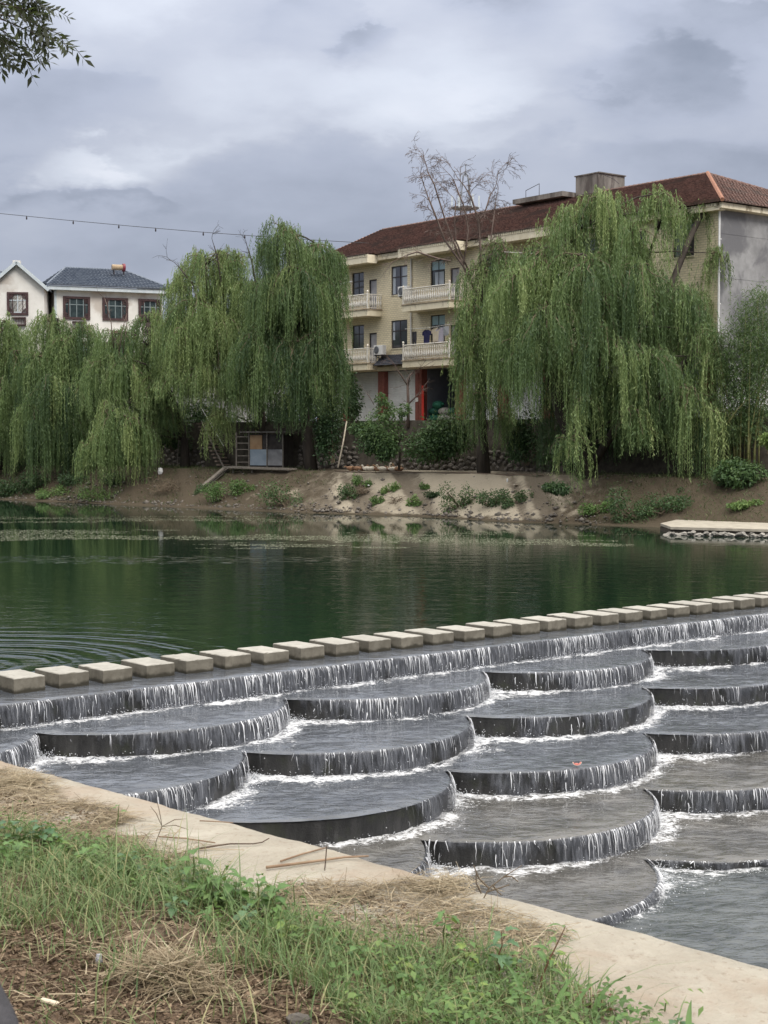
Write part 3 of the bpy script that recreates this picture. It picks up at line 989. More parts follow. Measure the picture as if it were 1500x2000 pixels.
# ------------------------------------------------------------------ stepping stones
PITCHS = 0.7513
ords = ['first', 'second', 'third', 'fourth', 'fifth', 'sixth', 'seventh', 'eighth', 'ninth', 'tenth', 'eleventh', 'twelfth', 'thirteenth', 'fourteenth', 'fifteenth',
        'sixteenth', 'seventeenth', 'eighteenth', 'nineteenth', 'twentieth', 'twenty-first', 'twenty-second', 'twenty-third', 'twenty-fourth', 'twenty-fifth', 'twenty-sixth']
rs = random.Random(3)
for i in range(-3, 30):
    b = MB()
    wS, dT = 0.51 + rs.uniform(-0.012, 0.012), 0.78 + rs.uniform(-0.015, 0.015)
    # chamfered block with a slightly uneven, chipped top
    nx, ny = 7, 9
    def prof(j, n): 
        return j / (n - 1)
    vs, fs = [], []
    ht = 0.222 + rs.uniform(-0.014, 0.010)
    chip = [(rs.uniform(-.5, .5), rs.uniform(-.5, .5), rs.uniform(0.03, 0.07)) for _ in range(3)]
    def vert(u, v, z, ins):
        return (u * (wS / 2 - ins), v * (dT / 2 - ins), z)
    ring = []
    N = 10
    for a in range(N): ring.append((-1 + 2 * a / N, -1))
    for a in range(N): ring.append((1, -1 + 2 * a / N))
    for a in range(N): ring.append((1 - 2 * a / N, 1))
    for a in range(N): ring.append((-1, 1 - 2 * a / N))
    nr_ = len(ring)
    lv = [(-0.4, 0.0), (0.05, 0.0), (ht - 0.012, 0.002), (ht, 0.012), (ht, 0.10), (ht + 0.002, 0.19)]
    for li, (zz, ins) in enumerate(lv):
        for (u, v) in ring:
            j = rs.uniform(-0.0015, 0.0015)
            dz = rs.uniform(-0.0015, 0.001) if li >= 2 else 0
            e = 0.0
            if li in (2, 3) and rs.random() < 0.05: e = rs.uniform(0.003, 0.011)
            if li == 5: u, v = u * 0.5, v * 0.6
            p = vert(u, v, zz + dz - e, ins + e * 0.6 if li < 4 else 0.012 + (0.02 if li == 4 else 0))
            vs.append((p[0] + j, p[1] + j, p[2]))
    for li in range(len(lv) - 1):
        for a in range(nr_):
            c_ = (a + 1) % nr_
            fs.append((li * nr_ + a, li * nr_ + c_, (li + 1) * nr_ + c_, (li + 1) * nr_ + a))
    fs.append(tuple(range((len(lv) - 1) * nr_, len(lv) * nr_)))
    b.add(vs, fs)
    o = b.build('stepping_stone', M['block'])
    p = rv(i * PITCHS + 0.255 + rs.uniform(-0.012, 0.012), -dT / 2 + rs.uniform(-0.012, 0.012), rs.uniform(-0.006, 0.004))
    o.location = p
    o.rotation_euler = (rs.uniform(-.006, .006), rs.uniform(-.006, .006), SA + rs.uniform(-.015, .015))
    lab = None
    if 0 <= i <= 24:
        lab = 'pale concrete stepping stone block, %s from the left in the row above the weir' % ords[i]
    else:
        lab = 'pale concrete stepping stone block of the row, hidden beyond the left end' if i < 0 else 'pale concrete stepping stone block of the row, beyond the right end'
    tag(o, lab, 'stepping stone', 'stepping stones across the weir crest')

# half eaten slice of watermelon stranded on the lip of a terrace
mp_ = ground(1127, 1497, level(2))
WMS = 0.42
wm = thing('watermelon_slice', (mp_.x, mp_.y, level(2) + 0.0), 'half eaten pink watermelon slice stranded on a terrace lip of the weir', 'watermelon slice', rz=0.15)
b = MB(); n = 14
def arc(r, y, z0=0.0): return [(r * math.cos(PI + PI * i / n), y, 0.15 + r * 0.72 * math.sin(PI + PI * i / n) + z0) for i in range(n + 1)]
def slab(b, outer, inner):
    o0, o1, i0, i1 = outer(-.03), outer(.03), inner(-.03), inner(.03)
    m_ = n + 1
    vs = o0 + o1 + i0 + i1
    fs = []
    for i in range(n):
        fs += [(i, i + 1, m_ + i + 1, m_ + i), (2 * m_ + i + 1, 2 * m_ + i, 3 * m_ + i, 3 * m_ + i + 1), (i + 1, i, 2 * m_ + i, 2 * m_ + i + 1), (m_ + i, m_ + i + 1, 3 * m_ + i + 1, 3 * m_ + i)]
    fs += [(0, m_, 3 * m_, 2 * m_), (n, 2 * m_ + n, 3 * m_ + n, m_ + n)]
    b.add(vs, fs)
slab(b, lambda y: arc(0.158, y), lambda y: arc(0.145, y))
b.V = [tuple(c * WMS for c in v) for v in b.V]
b.build('rind', surf('melon_rind', (0.75, 0.66, 0.55), (0.85, 0.78, 0.66), 9, 0.5, 0.1), wm)
b = MB()
slab(b, lambda y: arc(0.1449, y * 0.98), lambda y: [(0.118 * math.cos(PI + PI * i / n), y * 0.95, 0.15 + (0.035 if 4 < i < 9 else 0.0) - 0.072 * abs(math.sin(PI * i / n))) for i in range(n + 1)])
b.V = [tuple(c * WMS for c in v) for v in b.V]
b.build('flesh', surf('melon_flesh', (0.72, 0.20, 0.17), (0.80, 0.36, 0.30), 12, 0.45, 0.2), wm)

# ------------------------------------------------------------------ far bank
def bank_at(m):
    """point on the far waterline, m metres along it (0 where the third bank point stands)"""
    seg = np.hypot(*np.diff(BANK, axis=0).T)
    cum = np.r_[0, np.cumsum(seg)] - (seg[0] + seg[1])
    return np.c_[np.interp(m, cum, BANK[:, 0]), np.interp(m, cum, BANK[:, 1])]


def bank_pt(x, d, z):
    """far bank point at inland distance d that stands on image column x"""
    lo, hi = -150.0, 150.0
    for _ in range(50):
        mid = (lo + hi) / 2
        q = bank_at(np.array([mid]))[0] + BN * d
        if CX + q[0] / q[1] * FPX < x: lo = mid
        else: hi = mid
    return Vector((q[0], q[1], z))


PROF = np.array([(-6, -1.6), (-1.2, -0.35), (-0.3, -0.06), (0.0, 0.03), (0.5, 0.14), (1.0, 0.42), (3.5, 1.92), (3.9, 2.02), (4.5, 2.04), (6.2, 2.10), (6.6, 2.12)])
ms = np.arange(-100, 110, 0.22)
ds = np.unique(np.r_[np.linspace(-6, -1, 6), np.arange(-0.9, 4.6, 0.13), np.linspace(4.7, 6.6, 6)])
mg, dg = np.meshgrid(ms, ds)
base = bank_at(mg.ravel())
dd = dg.ravel()
zz = np.interp(dd, PROF[:, 0], PROF[:, 1])
m_ = mg.ravel()
sl = np.clip((dd - 0.2) / 0.8, 0, 1) * np.clip((4.0 - dd) / 0.6, 0, 1)
dgl = m_ + dd * 1.15                                     # rills run down at a slant
r1 = vnoise(np.c_[dgl * 1.15, dd * 0.10], 5) + 0.7 * vnoise(np.c_[dgl * 2.9, dd * 0.2], 6)
zz = zz + sl * (0.10 * r1 + 0.05 * fbm(np.c_[m_ * 1.3, dd * 1.3], 3)) + 0.03 * fbm(np.c_[m_ * 0.9, dd * 2], 9)
wl = 0.35 * fbm(np.c_[m_ * 0.25, m_ * 0], 12) + 0.12 * fbm(np.c_[m_ * 1.1, m_ * 0], 13)
off = dd + wl * np.clip(1.5 - dd / 2.5, 0, 1)
xy = base + np.outer(off, BN)
# how dry and pale the silt is: the middle stretch is bare, the ends are dark and damp
colx = CX + base[:, 0] / np.maximum(base[:, 1], 1) * FPX
dry = np.interp(colx, [200, 420, 560, 640, 1000, 1080, 1250, 1500], [0.05, 0.25, 0.45, 0.85, 0.85, 0.45, 0.15, 0.2]) * np.clip(0.3 + dd * 0.9, 0, 1)
idx = np.arange(len(m_)).reshape(mg.shape)
Fq = np.stack([idx[:-1, :-1], idx[:-1, 1:], idx[1:, 1:], idx[1:, :-1]], -1).reshape(-1, 4)
o = mesh('far_bank', np.c_[xy, zz], Fq, M['bank'], smooth=True, attrs={'rill': 0.5 + 0.45 * r1, 'dry': dry})
tag(o, 'bare pale silt bank with rain rills across the pool', None, None, 'structure')
# terrace above the bank, on to the horizon
q0, q1 = bank_at(np.array([-99.0]))[0] + BN * 6.7, bank_at(np.array([109.0]))[0] + BN * 6.7
tp = [tuple(bank_at(np.array([m]))[0] + BN * 6.75) for m in np.arange(-99, 110, 4)]
V = [(p[0], p[1], TERR) for p in tp] + [(p[0] + BN[0] * r, p[1] + BN[1] * r, TERR) for r in (60,) for p in tp] + [(-2600, 2600, TERR + 2), (2600, 2600, TERR + 2), (2600, -400, TERR + 2)]
n = len(tp)
F = [(i, i + 1, n + i + 1, n + i) for i in range(n - 1)] + [tuple(range(2 * n - 1, n - 1, -1)) + (2 * n, 2 * n + 1, 2 * n + 2)]
F[-1] = tuple(reversed([2 * n + 2, 2 * n + 1, 2 * n] + list(range(n, 2 * n))))
o = mesh('terrace_ground', V, F, M['terrace'])
tag(o, 'bare earth terrace in front of the houses', None, None, 'structure')

# rough stone retaining wall behind the path, each stone a piece
wall = thing('retaining_wall', bank_at(np.array([20.0]))[0].tolist() + [2.05], 'rough dark stone retaining wall behind the bank path', 'stone wall')
wl0 = tuple(wall.location)
hg = 24
ms = np.arange(-60, 70, 0.5)
hs = np.linspace(1.9, TERR + 0.02, 9)
mg, hg_ = np.meshgrid(ms, hs)
base = bank_at(mg.ravel())
dd = 6.2 + (hg_.ravel() - 1.9) * 0.20 + 0.10 * fbm(np.c_[mg.ravel() * 1.2, hg_.ravel() * 1.5], 31)
xy = base + np.outer(dd, BN)
idx = np.arange(len(dd)).reshape(mg.shape)
Fq = np.stack([idx[:-1, :-1], idx[:-1, 1:], idx[1:, 1:], idx[1:, :-1]], -1).reshape(-1, 4)
mortar = surf('wall_core', (0.045, 0.038, 0.03), (0.09, 0.078, 0.062), 3, 0.95, 0.6, 16, coord='World')
mesh('wall_core', np.c_[xy, hg_.ravel()], Fq, mortar, wall, origin=wl0)
rs = random.Random(8)
stone_src = []
for v in range(6):
    b = MB()
    n, m = 7, 4
    b.blob((0, 0, 0), 0.5, 0.5, 0.5, 7, 4, 0.22, rs)
    me_o = b.build('stone', M['rubble'], wall, origin=None)
    stone_src.append(me_o)
first = list(stone_src)
cnt = 0
for (xa, xb, za, zb, num) in ((585, 700, 2.1, 3.3, 62), (770, 945, 2.1, 2.75, 110), (955, 1075, 2.1, 3.1, 70), (300, 400, 2.1, 3.2, 48)):
    placed = []
    tries = 0
    while len(placed) < num and tries < 4000:
        tries += 1
        x = rs.uniform(xa, xb); z = rs.uniform(za, zb)
        if any(abs(x - a) < 8.5 and abs(z - c) < 0.17 for a, c in placed): continue
        placed.append((x, z))
        d = 6.2 + (z - 1.9) * 0.20 - 0.02
        p = bank_pt(x, d, z)
        sc = (rs.uniform(0.26, 0.46), rs.uniform(0.16, 0.24), rs.uniform(0.17, 0.29))
        src = stone_src[cnt % 6]
        loc = (p.x - wl0[0], p.y - wl0[1], p.z - wl0[2])
        rot = (rs.uniform(-.3, .3), rs.uniform(-.35, .35), math.atan2(BU[1], BU[0]) + rs.uniform(-.3, .3))
        if first:
            src = first.pop(0); src.location, src.rotation_euler, src.scale = loc, rot, sc
        else:
            share(src, 'stone', wall, loc, rot, sc)
        cnt += 1

# concrete landing with a rubble foot where the stones reach the far bank
lp = [ground(1290, 1022, 0.30), ground(1330, 1013, 0.30), ground(1560, 1016, 0.30), ground(1620, 1030, 0.30), ground(1500, 1034, 0.30), ground(1310, 1029, 0.30)]
land = thing('concrete_landing', tuple(lp[0]), 'pale flat concrete landing on a rubble foot at the far end of the stones', 'landing')
b = MB(); prism(b, [Vector((p.x, p.y, 0)) for p in reversed(lp)], 0.20, 0.30)
b.build('slab', surf('grey_landing', (0.30, 0.27, 0.225), (0.42, 0.385, 0.32), 3, .9, .3), land, origin=tuple(land.location))
b = MB(); prism(b, [Vector((p.x * 0.998 + 0.02, p.y + 0.08, 0)) for p in reversed(lp)], -1.0, 0.17)
b.build('foot', mortar, land, origin=tuple(land.location))
pale_rub = surf('pale_rubble', (0.16, 0.15, 0.135), (0.34, 0.32, 0.29), 4, 0.9, 0.6, 20, rnd=0.35)
rsrc = None
for j in range(46):
    f = j / 45
    x = 1300 + 230 * f + rs.uniform(-3, 3)
    p = ground(x, 1030 + 5.5 * f, 0.3)
    z = rs.uniform(-0.02, 0.13)
    loc = (p.x - lp[0].x, p.y - lp[0].y + rs.uniform(-0.05, 0.08), z - lp[0].z)
    sc = (rs.uniform(0.18, 0.36), 0.22, rs.uniform(0.12, 0.2)); rot = (rs.uniform(-.4, .4), rs.uniform(-.4, .4), rs.uniform(-.8, .2))
    if rsrc is None:
        b = MB(); b.blob((0, 0, 0), 0.5, 0.5, 0.5, 7, 4, 0.22, rs)
        rsrc = b.build('rubble_stone', pale_rub, land); rsrc.location, rsrc.rotation_euler, rsrc.scale = loc, rot, sc
    else:
        share(rsrc, 'rubble_stone', land, loc, rot, sc)

# ------------------------------------------------------------------ big yellow brick house
def m_brick():
    m, t = new_mat('cream_brick_tile')
    O = t.n('ShaderNodeTexCoord').outputs['Object']
    sp = t.n('ShaderNodeSeparateXYZ', None, Vector=O)
    uvv = t.n('ShaderNodeCombineXYZ', None, X=t.math('ADD', sp.outputs[0], sp.outputs[1]), Y=sp.outputs[2], Z=0.0).outputs[0]
    br = t.n('ShaderNodeTexBrick', {'offset': 0.5}, Vector=uvv, Color1=(0.82, 0.73, 0.53, 1), Color2=(0.73, 0.645, 0.46, 1), Mortar=(0.50, 0.43, 0.31, 1), Scale=1.0, Mortar_Size=0.012)
    br.inputs['Brick Width'].default_value = 0.27
    br.inputs['Row Height'].default_value = 0.115
    n = t.noise(O, 0.9, 6, 0.65)
    n2 = t.noise(t.n('ShaderNodeMapping', None, Vector=O, Scale=(2.5, 2.5, 0.3)).outputs[0], 1.6, 5, 0.6)
    col = t.mix(t.math('MULTIPLY', t.mapr(n, 0.45, 0.75), 0.2), br.outputs[0], (0.50, 0.42, 0.29))
    col = t.mix(t.math('MULTIPLY', t.mapr(n2, 0.55, 0.75), 0.25), col, (0.30, 0.26, 0.2))
    b = t.n('ShaderNodeBump', None, Strength=0.5, Distance=0.012, Height=t.math('SUBTRACT', 1.0, br.outputs['Fac']))
    p = t.n('ShaderNodeBsdfPrincipled', None, Base_Color=col, Roughness=0.6, Normal=b.outputs[0])
    finish(t, p.outputs[0])
    return m


def m_glass(name, tint):
    m, t = new_mat(name)
    O = t.n('ShaderNodeTexCoord').outputs['Object']
    n = t.noise(O, 1.4, 3, 0.6)
    p = t.n('ShaderNodeBsdfPrincipled', None, Base_Color=t.mix(n, tint, tuple(c * 0.45 for c in tint)), Roughness=0.06, IOR=1.6)
    p.inputs['Specular IOR Level'].default_value = 0.8
    finish(t, p.outputs[0])
    return m


M['brick'] = m_brick()
M['glass'] = m_glass('window_glass', (0.06, 0.065, 0.085))
M['glass_green'] = surf('dark_green_glass', (0.016, 0.026, 0.03), (0.05, 0.07, 0.075), 1.5, 0.25, 0.0, spec=0.25)
M['curtain_cloth'] = surf('pale_curtain', (0.36, 0.40, 0.46), (0.5, 0.55, 0.62), 3, 0.9, 0.4, 8, (6, 6, 0.3))
M['sky_pane'] = surf('sky_blue_film', (0.38, 0.55, 0.62), (0.46, 0.63, 0.70), 2, 0.25, 0.0)
M['frame_dark'] = surf('dark_window_frame', (0.03, 0.025, 0.03), (0.055, 0.045, 0.05), 8, 0.5, 0.1)
M['cream'] = surf('cream_plaster', (0.68, 0.61, 0.46), (0.78, 0.71, 0.56), 2.5, 0.8, 0.2, stretch=(1, 1, 0.4), c3=(0.30, 0.25, 0.17), s3=2.2, f3=(0.56, 0.72))
M['stain'] = surf('rust_stained_edge', (0.33, 0.27, 0.20), (0.45, 0.38, 0.28), 5, 0.85, 0.4, stretch=(1, 1, 3), c3=(0.15, 0.10, 0.07), s3=4.0, f3=(0.5, 0.62))
M['steel'] = surf('stainless_rail', (0.70, 0.67, 0.61), (0.82, 0.79, 0.74), 6, 0.32, 0.05, metal=0.25, c3=(0.34, 0.22, 0.15), s3=5, f3=(0.6, 0.72))
M['shutter'] = surf('white_shutter', (0.62, 0.64, 0.66), (0.72, 0.74, 0.76), 2, 0.5, 0.1, c3=(0.45, 0.45, 0.44), s3=1.2, f3=(0.6, 0.8))
M['pillar_red'] = surf('red_tile_pillar', (0.17, 0.055, 0.045), (0.24, 0.085, 0.07), 7, 0.5, 0.2)
M['banner_red'] = surf('red_paper_banner', (0.55, 0.03, 0.025), (0.62, 0.06, 0.04), 5, 0.6, 0.1)
M['white_pvc'] = surf('white_pipe', (0.66, 0.66, 0.66), (0.74, 0.74, 0.74), 4, 0.45, 0.05)
M['grey_render'] = surf('grey_cement_render', (0.22, 0.22, 0.225), (0.34, 0.34, 0.345), 1.1, 0.9, 0.3, c3=(0.155, 0.155, 0.165), s3=0.5, f3=(0.46, 0.62))
M['grey_dark'] = surf('shed_grey_wall', (0.13, 0.14, 0.16), (0.17, 0.18, 0.205), 2, 0.8, 0.1)
M['white_wash'] = surf('whitewashed_wall', (0.55, 0.55, 0.56), (0.68, 0.68, 0.68), 1.6, 0.9, 0.2)
M['tile_red'] = surf('red_brown_roof_tile', (0.085, 0.052, 0.045), (0.245, 0.15, 0.125), 6.5, 0.75, 0.5, 20, c3=(0.11, 0.08, 0.07), s3=0.8, f3=(0.48, 0.66))
M['tile_orange'] = surf('orange_ridge_tile', (0.24, 0.105, 0.07), (0.32, 0.16, 0.10), 5, 0.75, 0.4)
M['tile_blue'] = surf('blue_grey_roof_tile', (0.10, 0.122, 0.162), (0.155, 0.18, 0.222), 2.2, 0.6, 0.3, 14)
M['tank'] = surf('weathered_concrete_tank', (0.10, 0.09, 0.082), (0.25, 0.23, 0.21), 2.2, 0.9, 0.5, 14, (1, 1, 0.3), c3=(0.10, 0.085, 0.08), s3=1.2, f3=(0.48, 0.62))
M['slate'] = surf('dark_slate_awning', (0.03, 0.033, 0.045), (0.07, 0.075, 0.095), 6, 0.6, 0.4)

FX0 = Vector((-3.04, 96.0, TERR))
FANG = math.atan2(-23.8, 18.68)
house = thing('brick_house', FX0, 'long three storey cream brick house with a red brown tiled roof and steel balconies', 'house', None, FANG)
A0, A1, DEP = -1.8, 30.3, 11.0


def tiled(name, L0, L1, U0, U1, rows, col, m, parent, lift=0.05, amp=0.03):
    """roof slope of overlapping courses with rolled tiles; corners: lower 0/1, upper 0/1"""
    L0, L1, U0, U1 = map(Vector, (L0, L1, U0, U1))
    nrm = (L1 - L0).cross(U0 - L0).normalized()
    if nrm.z < 0: nrm = -nrm
    V, F = [], []
    for j in range(rows):
        a0, a1 = L0.lerp(U0, j / rows), L1.lerp(U1, j / rows)
        b0, b1 = L0.lerp(U0, (j + 1) / rows), L1.lerp(U1, (j + 1) / rows)
        n = max(2, int((a1 - a0).length / col))
        bs = len(V)
        for i in range(2 * n + 1):
            f = i / (2 * n)
            up = amp if i % 2 else 0.0
            p, q = a0.lerp(a1, f), b0.lerp(b1, f)
            V.append(p + nrm * (lift * 0.0 + up * 0.2)); V.append(p + nrm * (lift + up)); V.append(q + nrm * (0.004 + up * 0.7))
        for i in range(2 * n):
            k = bs + i * 3
            F.append((k, k + 3, k + 4, k + 1)); F.append((k + 1, k + 4, k + 5, k + 2))
    return mesh(name, V, F, m, parent)


def holed_wall(b, a0, a1, z0, z1, holes, y=0.0, depth=0.16):
    xs = sorted({a0, a1, *[h[0] for h in holes], *[h[1] for h in holes]})
    zs = sorted({z0, z1, *[h[2] for h in holes], *[h[3] for h in holes]})
    for i in range(len(xs) - 1):
        for j in range(len(zs) - 1):
            cx, cz = (xs[i] + xs[i + 1]) / 2, (zs[j] + zs[j + 1]) / 2
            if any(h[0] < cx < h[1] and h[2] < cz < h[3] for h in holes): continue
            b.add([(xs[i], y, zs[j]), (xs[i + 1], y, zs[j]), (xs[i + 1], y, zs[j + 1]), (xs[i], y, zs[j + 1])], [(0, 1, 2, 3)])
    for h in holes:
        p, q, r, s = h[:4]
        b.add([(p, y, r), (p, y + depth, r), (p, y + depth, s), (p, y, s)], [(0, 1, 2, 3)])
        b.add([(q, y, r), (q, y, s), (q, y + depth, s), (q, y + depth, r)], [(0, 1, 2, 3)])
        b.add([(p, y, s), (p, y + depth, s), (q, y + depth, s), (q, y, s)], [(0, 1, 2, 3)])
        b.add([(p, y, r), (q, y, r), (q, y + depth, r), (p, y + depth, r)], [(0, 1, 2, 3)])


wins = [(1.75, 2.95, 7.72, 9.15, 'w'), (1.75, 2.95, 4.5, 5.95, 'w'), (5.62, 7.13, 7.52, 9.2, 'c'), (5.62, 7.13, 4.38, 6.02, 'p'), (9.25, 10.53, 7.7, 9.22, 's'), (9.25, 10.53, 4.55, 6.1, 's'),
        (13.4, 14.8, 7.52, 9.2, 'w'), (13.4, 14.8, 4.4, 6.05, 'w'), (17.0, 18.3, 7.6, 9.2, 'w'), (17.0, 18.3, 4.5, 6.1, 'w'), (21.0, 22.5, 7.52, 9.2, 'w'), (21.0, 22.5, 4.4, 6.05, 'w'),
        (24.4, 25.7, 7.6, 9.2, 'w'), (24.4, 25.7, 4.5, 6.1, 'w'), (27.45, 28.75, 7.72, 9.3, 'o'), (27.45, 28.75, 4.5, 6.1, 'w')]
doors = [(3.46, 4.22, 6.8, 8.6), (3.46, 4.22, 3.6, 5.4), (11.0, 11.75, 3.6, 5.45), (11.0, 11.75, 6.8, 8.65), (19.0, 19.8, 6.8, 8.6), (19.0, 19.8, 3.6, 5.4)]
pil = [-1.5, 1.23, 4.78, 8.3, 11.85, 15.4, 18.9, 22.4, 25.9, 29.7]
bays = [(pil[i] + 0.3, pil[i + 1] - 0.3, 0.0, 3.05) for i in range(len(pil) - 1)]
b = MB()
holed_wall(b, A0, A1, 3.06, 9.99, [h[:4] for h in wins] + doors)
b.build('front_wall', M['brick'], house)
b = MB()
b.add([(A0, 0, 3.06), (A0, DEP, 3.06), (A0, DEP, 9.99), (A0, 0, 9.99)], [(3, 2, 1, 0)])
b.add([(A0, DEP / 2, 12.4), (A0, 0, 9.99), (A0, DEP, 9.99)], [(0, 1, 2)])
b.add([(A0, DEP, 0), (A1, DEP, 0), (A1, DEP, 9.99), (A0, DEP, 9.99)], [(3, 2, 1, 0)])
b.build('back_wall', M['cream'], house)
b = MB()
b.add([(A1, 0, 2.6), (A1, DEP, 2.6), (A1, DEP, 9.99), (A1, 0, 9.99)], [(0, 1, 2, 3)])
for z in (3.35, 6.55, 8.6):
    b.box(A1 - 0.02, A1 + 0.012, 0.02, DEP, z, z + 0.05)
b.build('end_wall', M['grey_render'], house)
b = MB(); b.add([(A1 + 0.004, 0, 0), (A1 + 0.004, DEP, 0), (A1 + 0.004, DEP, 2.6), (A1 + 0.004, 0, 2.6)], [(0, 1, 2, 3)])
b.build('lower_end_wall', M['white_wash'], house)
# ground floor: pillars, shutters, one open bay
for i, a in enumerate(pil):
    b = MB(); b.bbox(a - 0.3, a + 0.3, -0.12, 0.5, 0.0, 3.05, 0.01)
    b.box(a - 0.02, a + 0.03, -0.135, -0.12, 0.0, 3.0)
    b.build('pillar', M['pillar_red'], house)
b = MB()
b.box(A0, A1, 3.0, 3.2, 0.0, 3.05)
b.build('inner_wall', M['grey_dark'], house)
b = MB()
b.box(A0, A1, -0.05, 3.2, 3.052, 3.06)
b.build('ground_floor_ceiling', M['grey_dark'], house)
for i, (p, q, z0, z1) in enumerate(bays):
    if i == 3:
        b = MB(); b.box(p - 0.01, p + 0.06, 0.3, 3.0, 0, 3.05); b.box(q - 0.06, q + 0.01, 0.3, 3.0, 0, 3.05)
        b.build('bay_side_wall', M['grey_dark'], house)
        continue
    b = MB(); n = 30
    vs, fs = [], []
    for j in range(n):
        za, zb = 3.05 * j / n, 3.05 * (j + 1) / n
        vs += [(p, 0.22, za), (q, 0.22, za), (q, 0.185, za + 0.012), (p, 0.185, za + 0.012), (q, 0.195, zb - 0.012), (p, 0.195, zb - 0.012)]
        k = 6 * j
        fs += [(k, k + 1, k + 2, k + 3), (k + 3, k + 2, k + 4, k + 5)]
        if j: fs.append((k - 1, k - 2, k + 1, k))
    b.add(vs, fs)
    b.build('roller_shutter', M['shutter'], house)
b = MB(); b.box(8.61, 8.80, -0.126, -0.1, 0.1, 2.1); b.build('door_banner', M['banner_red'], house)
b = MB(); b.box(8.02, 8.30, -0.142, -0.12, 1.18, 1.42); b.build('door_notice', M['white_pvc'], house)

# windows
for (p, q, r, s, kind) in wins:
    fr = MB()
    t_ = 0.05
    fr.box(p, p + t_, 0.07, 0.13, r, s); fr.box(q - t_, q, 0.07, 0.13, r, s)
    fr.box(p + t_, q - t_, 0.07, 0.13, s - t_, s); fr.box(p + t_, q - t_, 0.07, 0.13, r, r + t_)
    zt = r + (s - r) * 0.62
    fr.box(p + t_, q - t_, 0.072, 0.128, zt - 0.03, zt + 0.03)
    mid = (p + q) / 2
    fr.box(mid - 0.025, mid + 0.025, 0.075, 0.125, r + t_, zt - 0.03)
    fr.box(mid - 0.025, mid + 0.025, 0.075, 0.125, zt + 0.03, s - t_)
    f = fr.build('window', M['frame_dark'], house)
    up = M['sky_pane'] if kind == 's' else M['glass']
    for (x0, x1, z0, z1, mm) in ((p + t_, mid - .025, zt + .03, s - t_, up), (mid + .025, q - t_, zt + .03, s - t_, up),
                                 (p + t_, mid - .025, r + t_, zt - .03, M['glass']), (mid + .025, q - t_, r + t_, zt - .03, M['glass'] if kind != 'o' else None)):
        if mm is None: continue
        g = MB(); g.box(x0, x1, 0.095, 0.102, z0, z1); g.build('pane', mm, f)
    if kind in ('c', 'p', 's'):
        g = MB()
        spans = {'c': [(p + .06, p + .30, r + .06, s - .1), (mid + .2, q - .06, r + .06, s - .1)], 'p': [(p + .06, p + .26, r + .5, s - .1)], 's': [(p + .3, q - .2, r + .06, zt - .1)]}[kind]
        for (x0, x1, z0, z1) in spans:
            k = 8
            vs = [(x0 + (x1 - x0) * i / k, 0.088 + (0.005 if i % 2 else 0), z) for z in (z0, z1) for i in range(k + 1)]
            g.add(vs, [(i, i + 1, k + 2 + i, k + 1 + i) for i in range(k)])
        g.build('curtain', M['curtain_cloth'], f)
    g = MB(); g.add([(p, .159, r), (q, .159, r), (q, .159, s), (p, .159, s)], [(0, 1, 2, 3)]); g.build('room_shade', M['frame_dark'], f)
    g = MB(); g.box(p - 0.04, q + 0.04, -0.04, 0.06, r - 0.06, r - 0.001); g.build('sill', M['cream'], f)
for (p, q, r, s) in doors:
    d = MB(); d.box(p, q, 0.10, 0.15, r, s)
    dd_ = d.build('door', surf('grey_door', (0.30, 0.30, 0.33), (0.40, 0.40, 0.43), 3, 0.5, 0.05), house)
    d = MB(); d.box(p, p + .07, 0.06, 0.11, r, s); d.box(q - .07, q, 0.06, 0.11, r, s); d.box(p + .07, q - .07, 0.06, 0.11, s - .07, s)
    d.build('door_frame', M['frame_dark'], dd_)

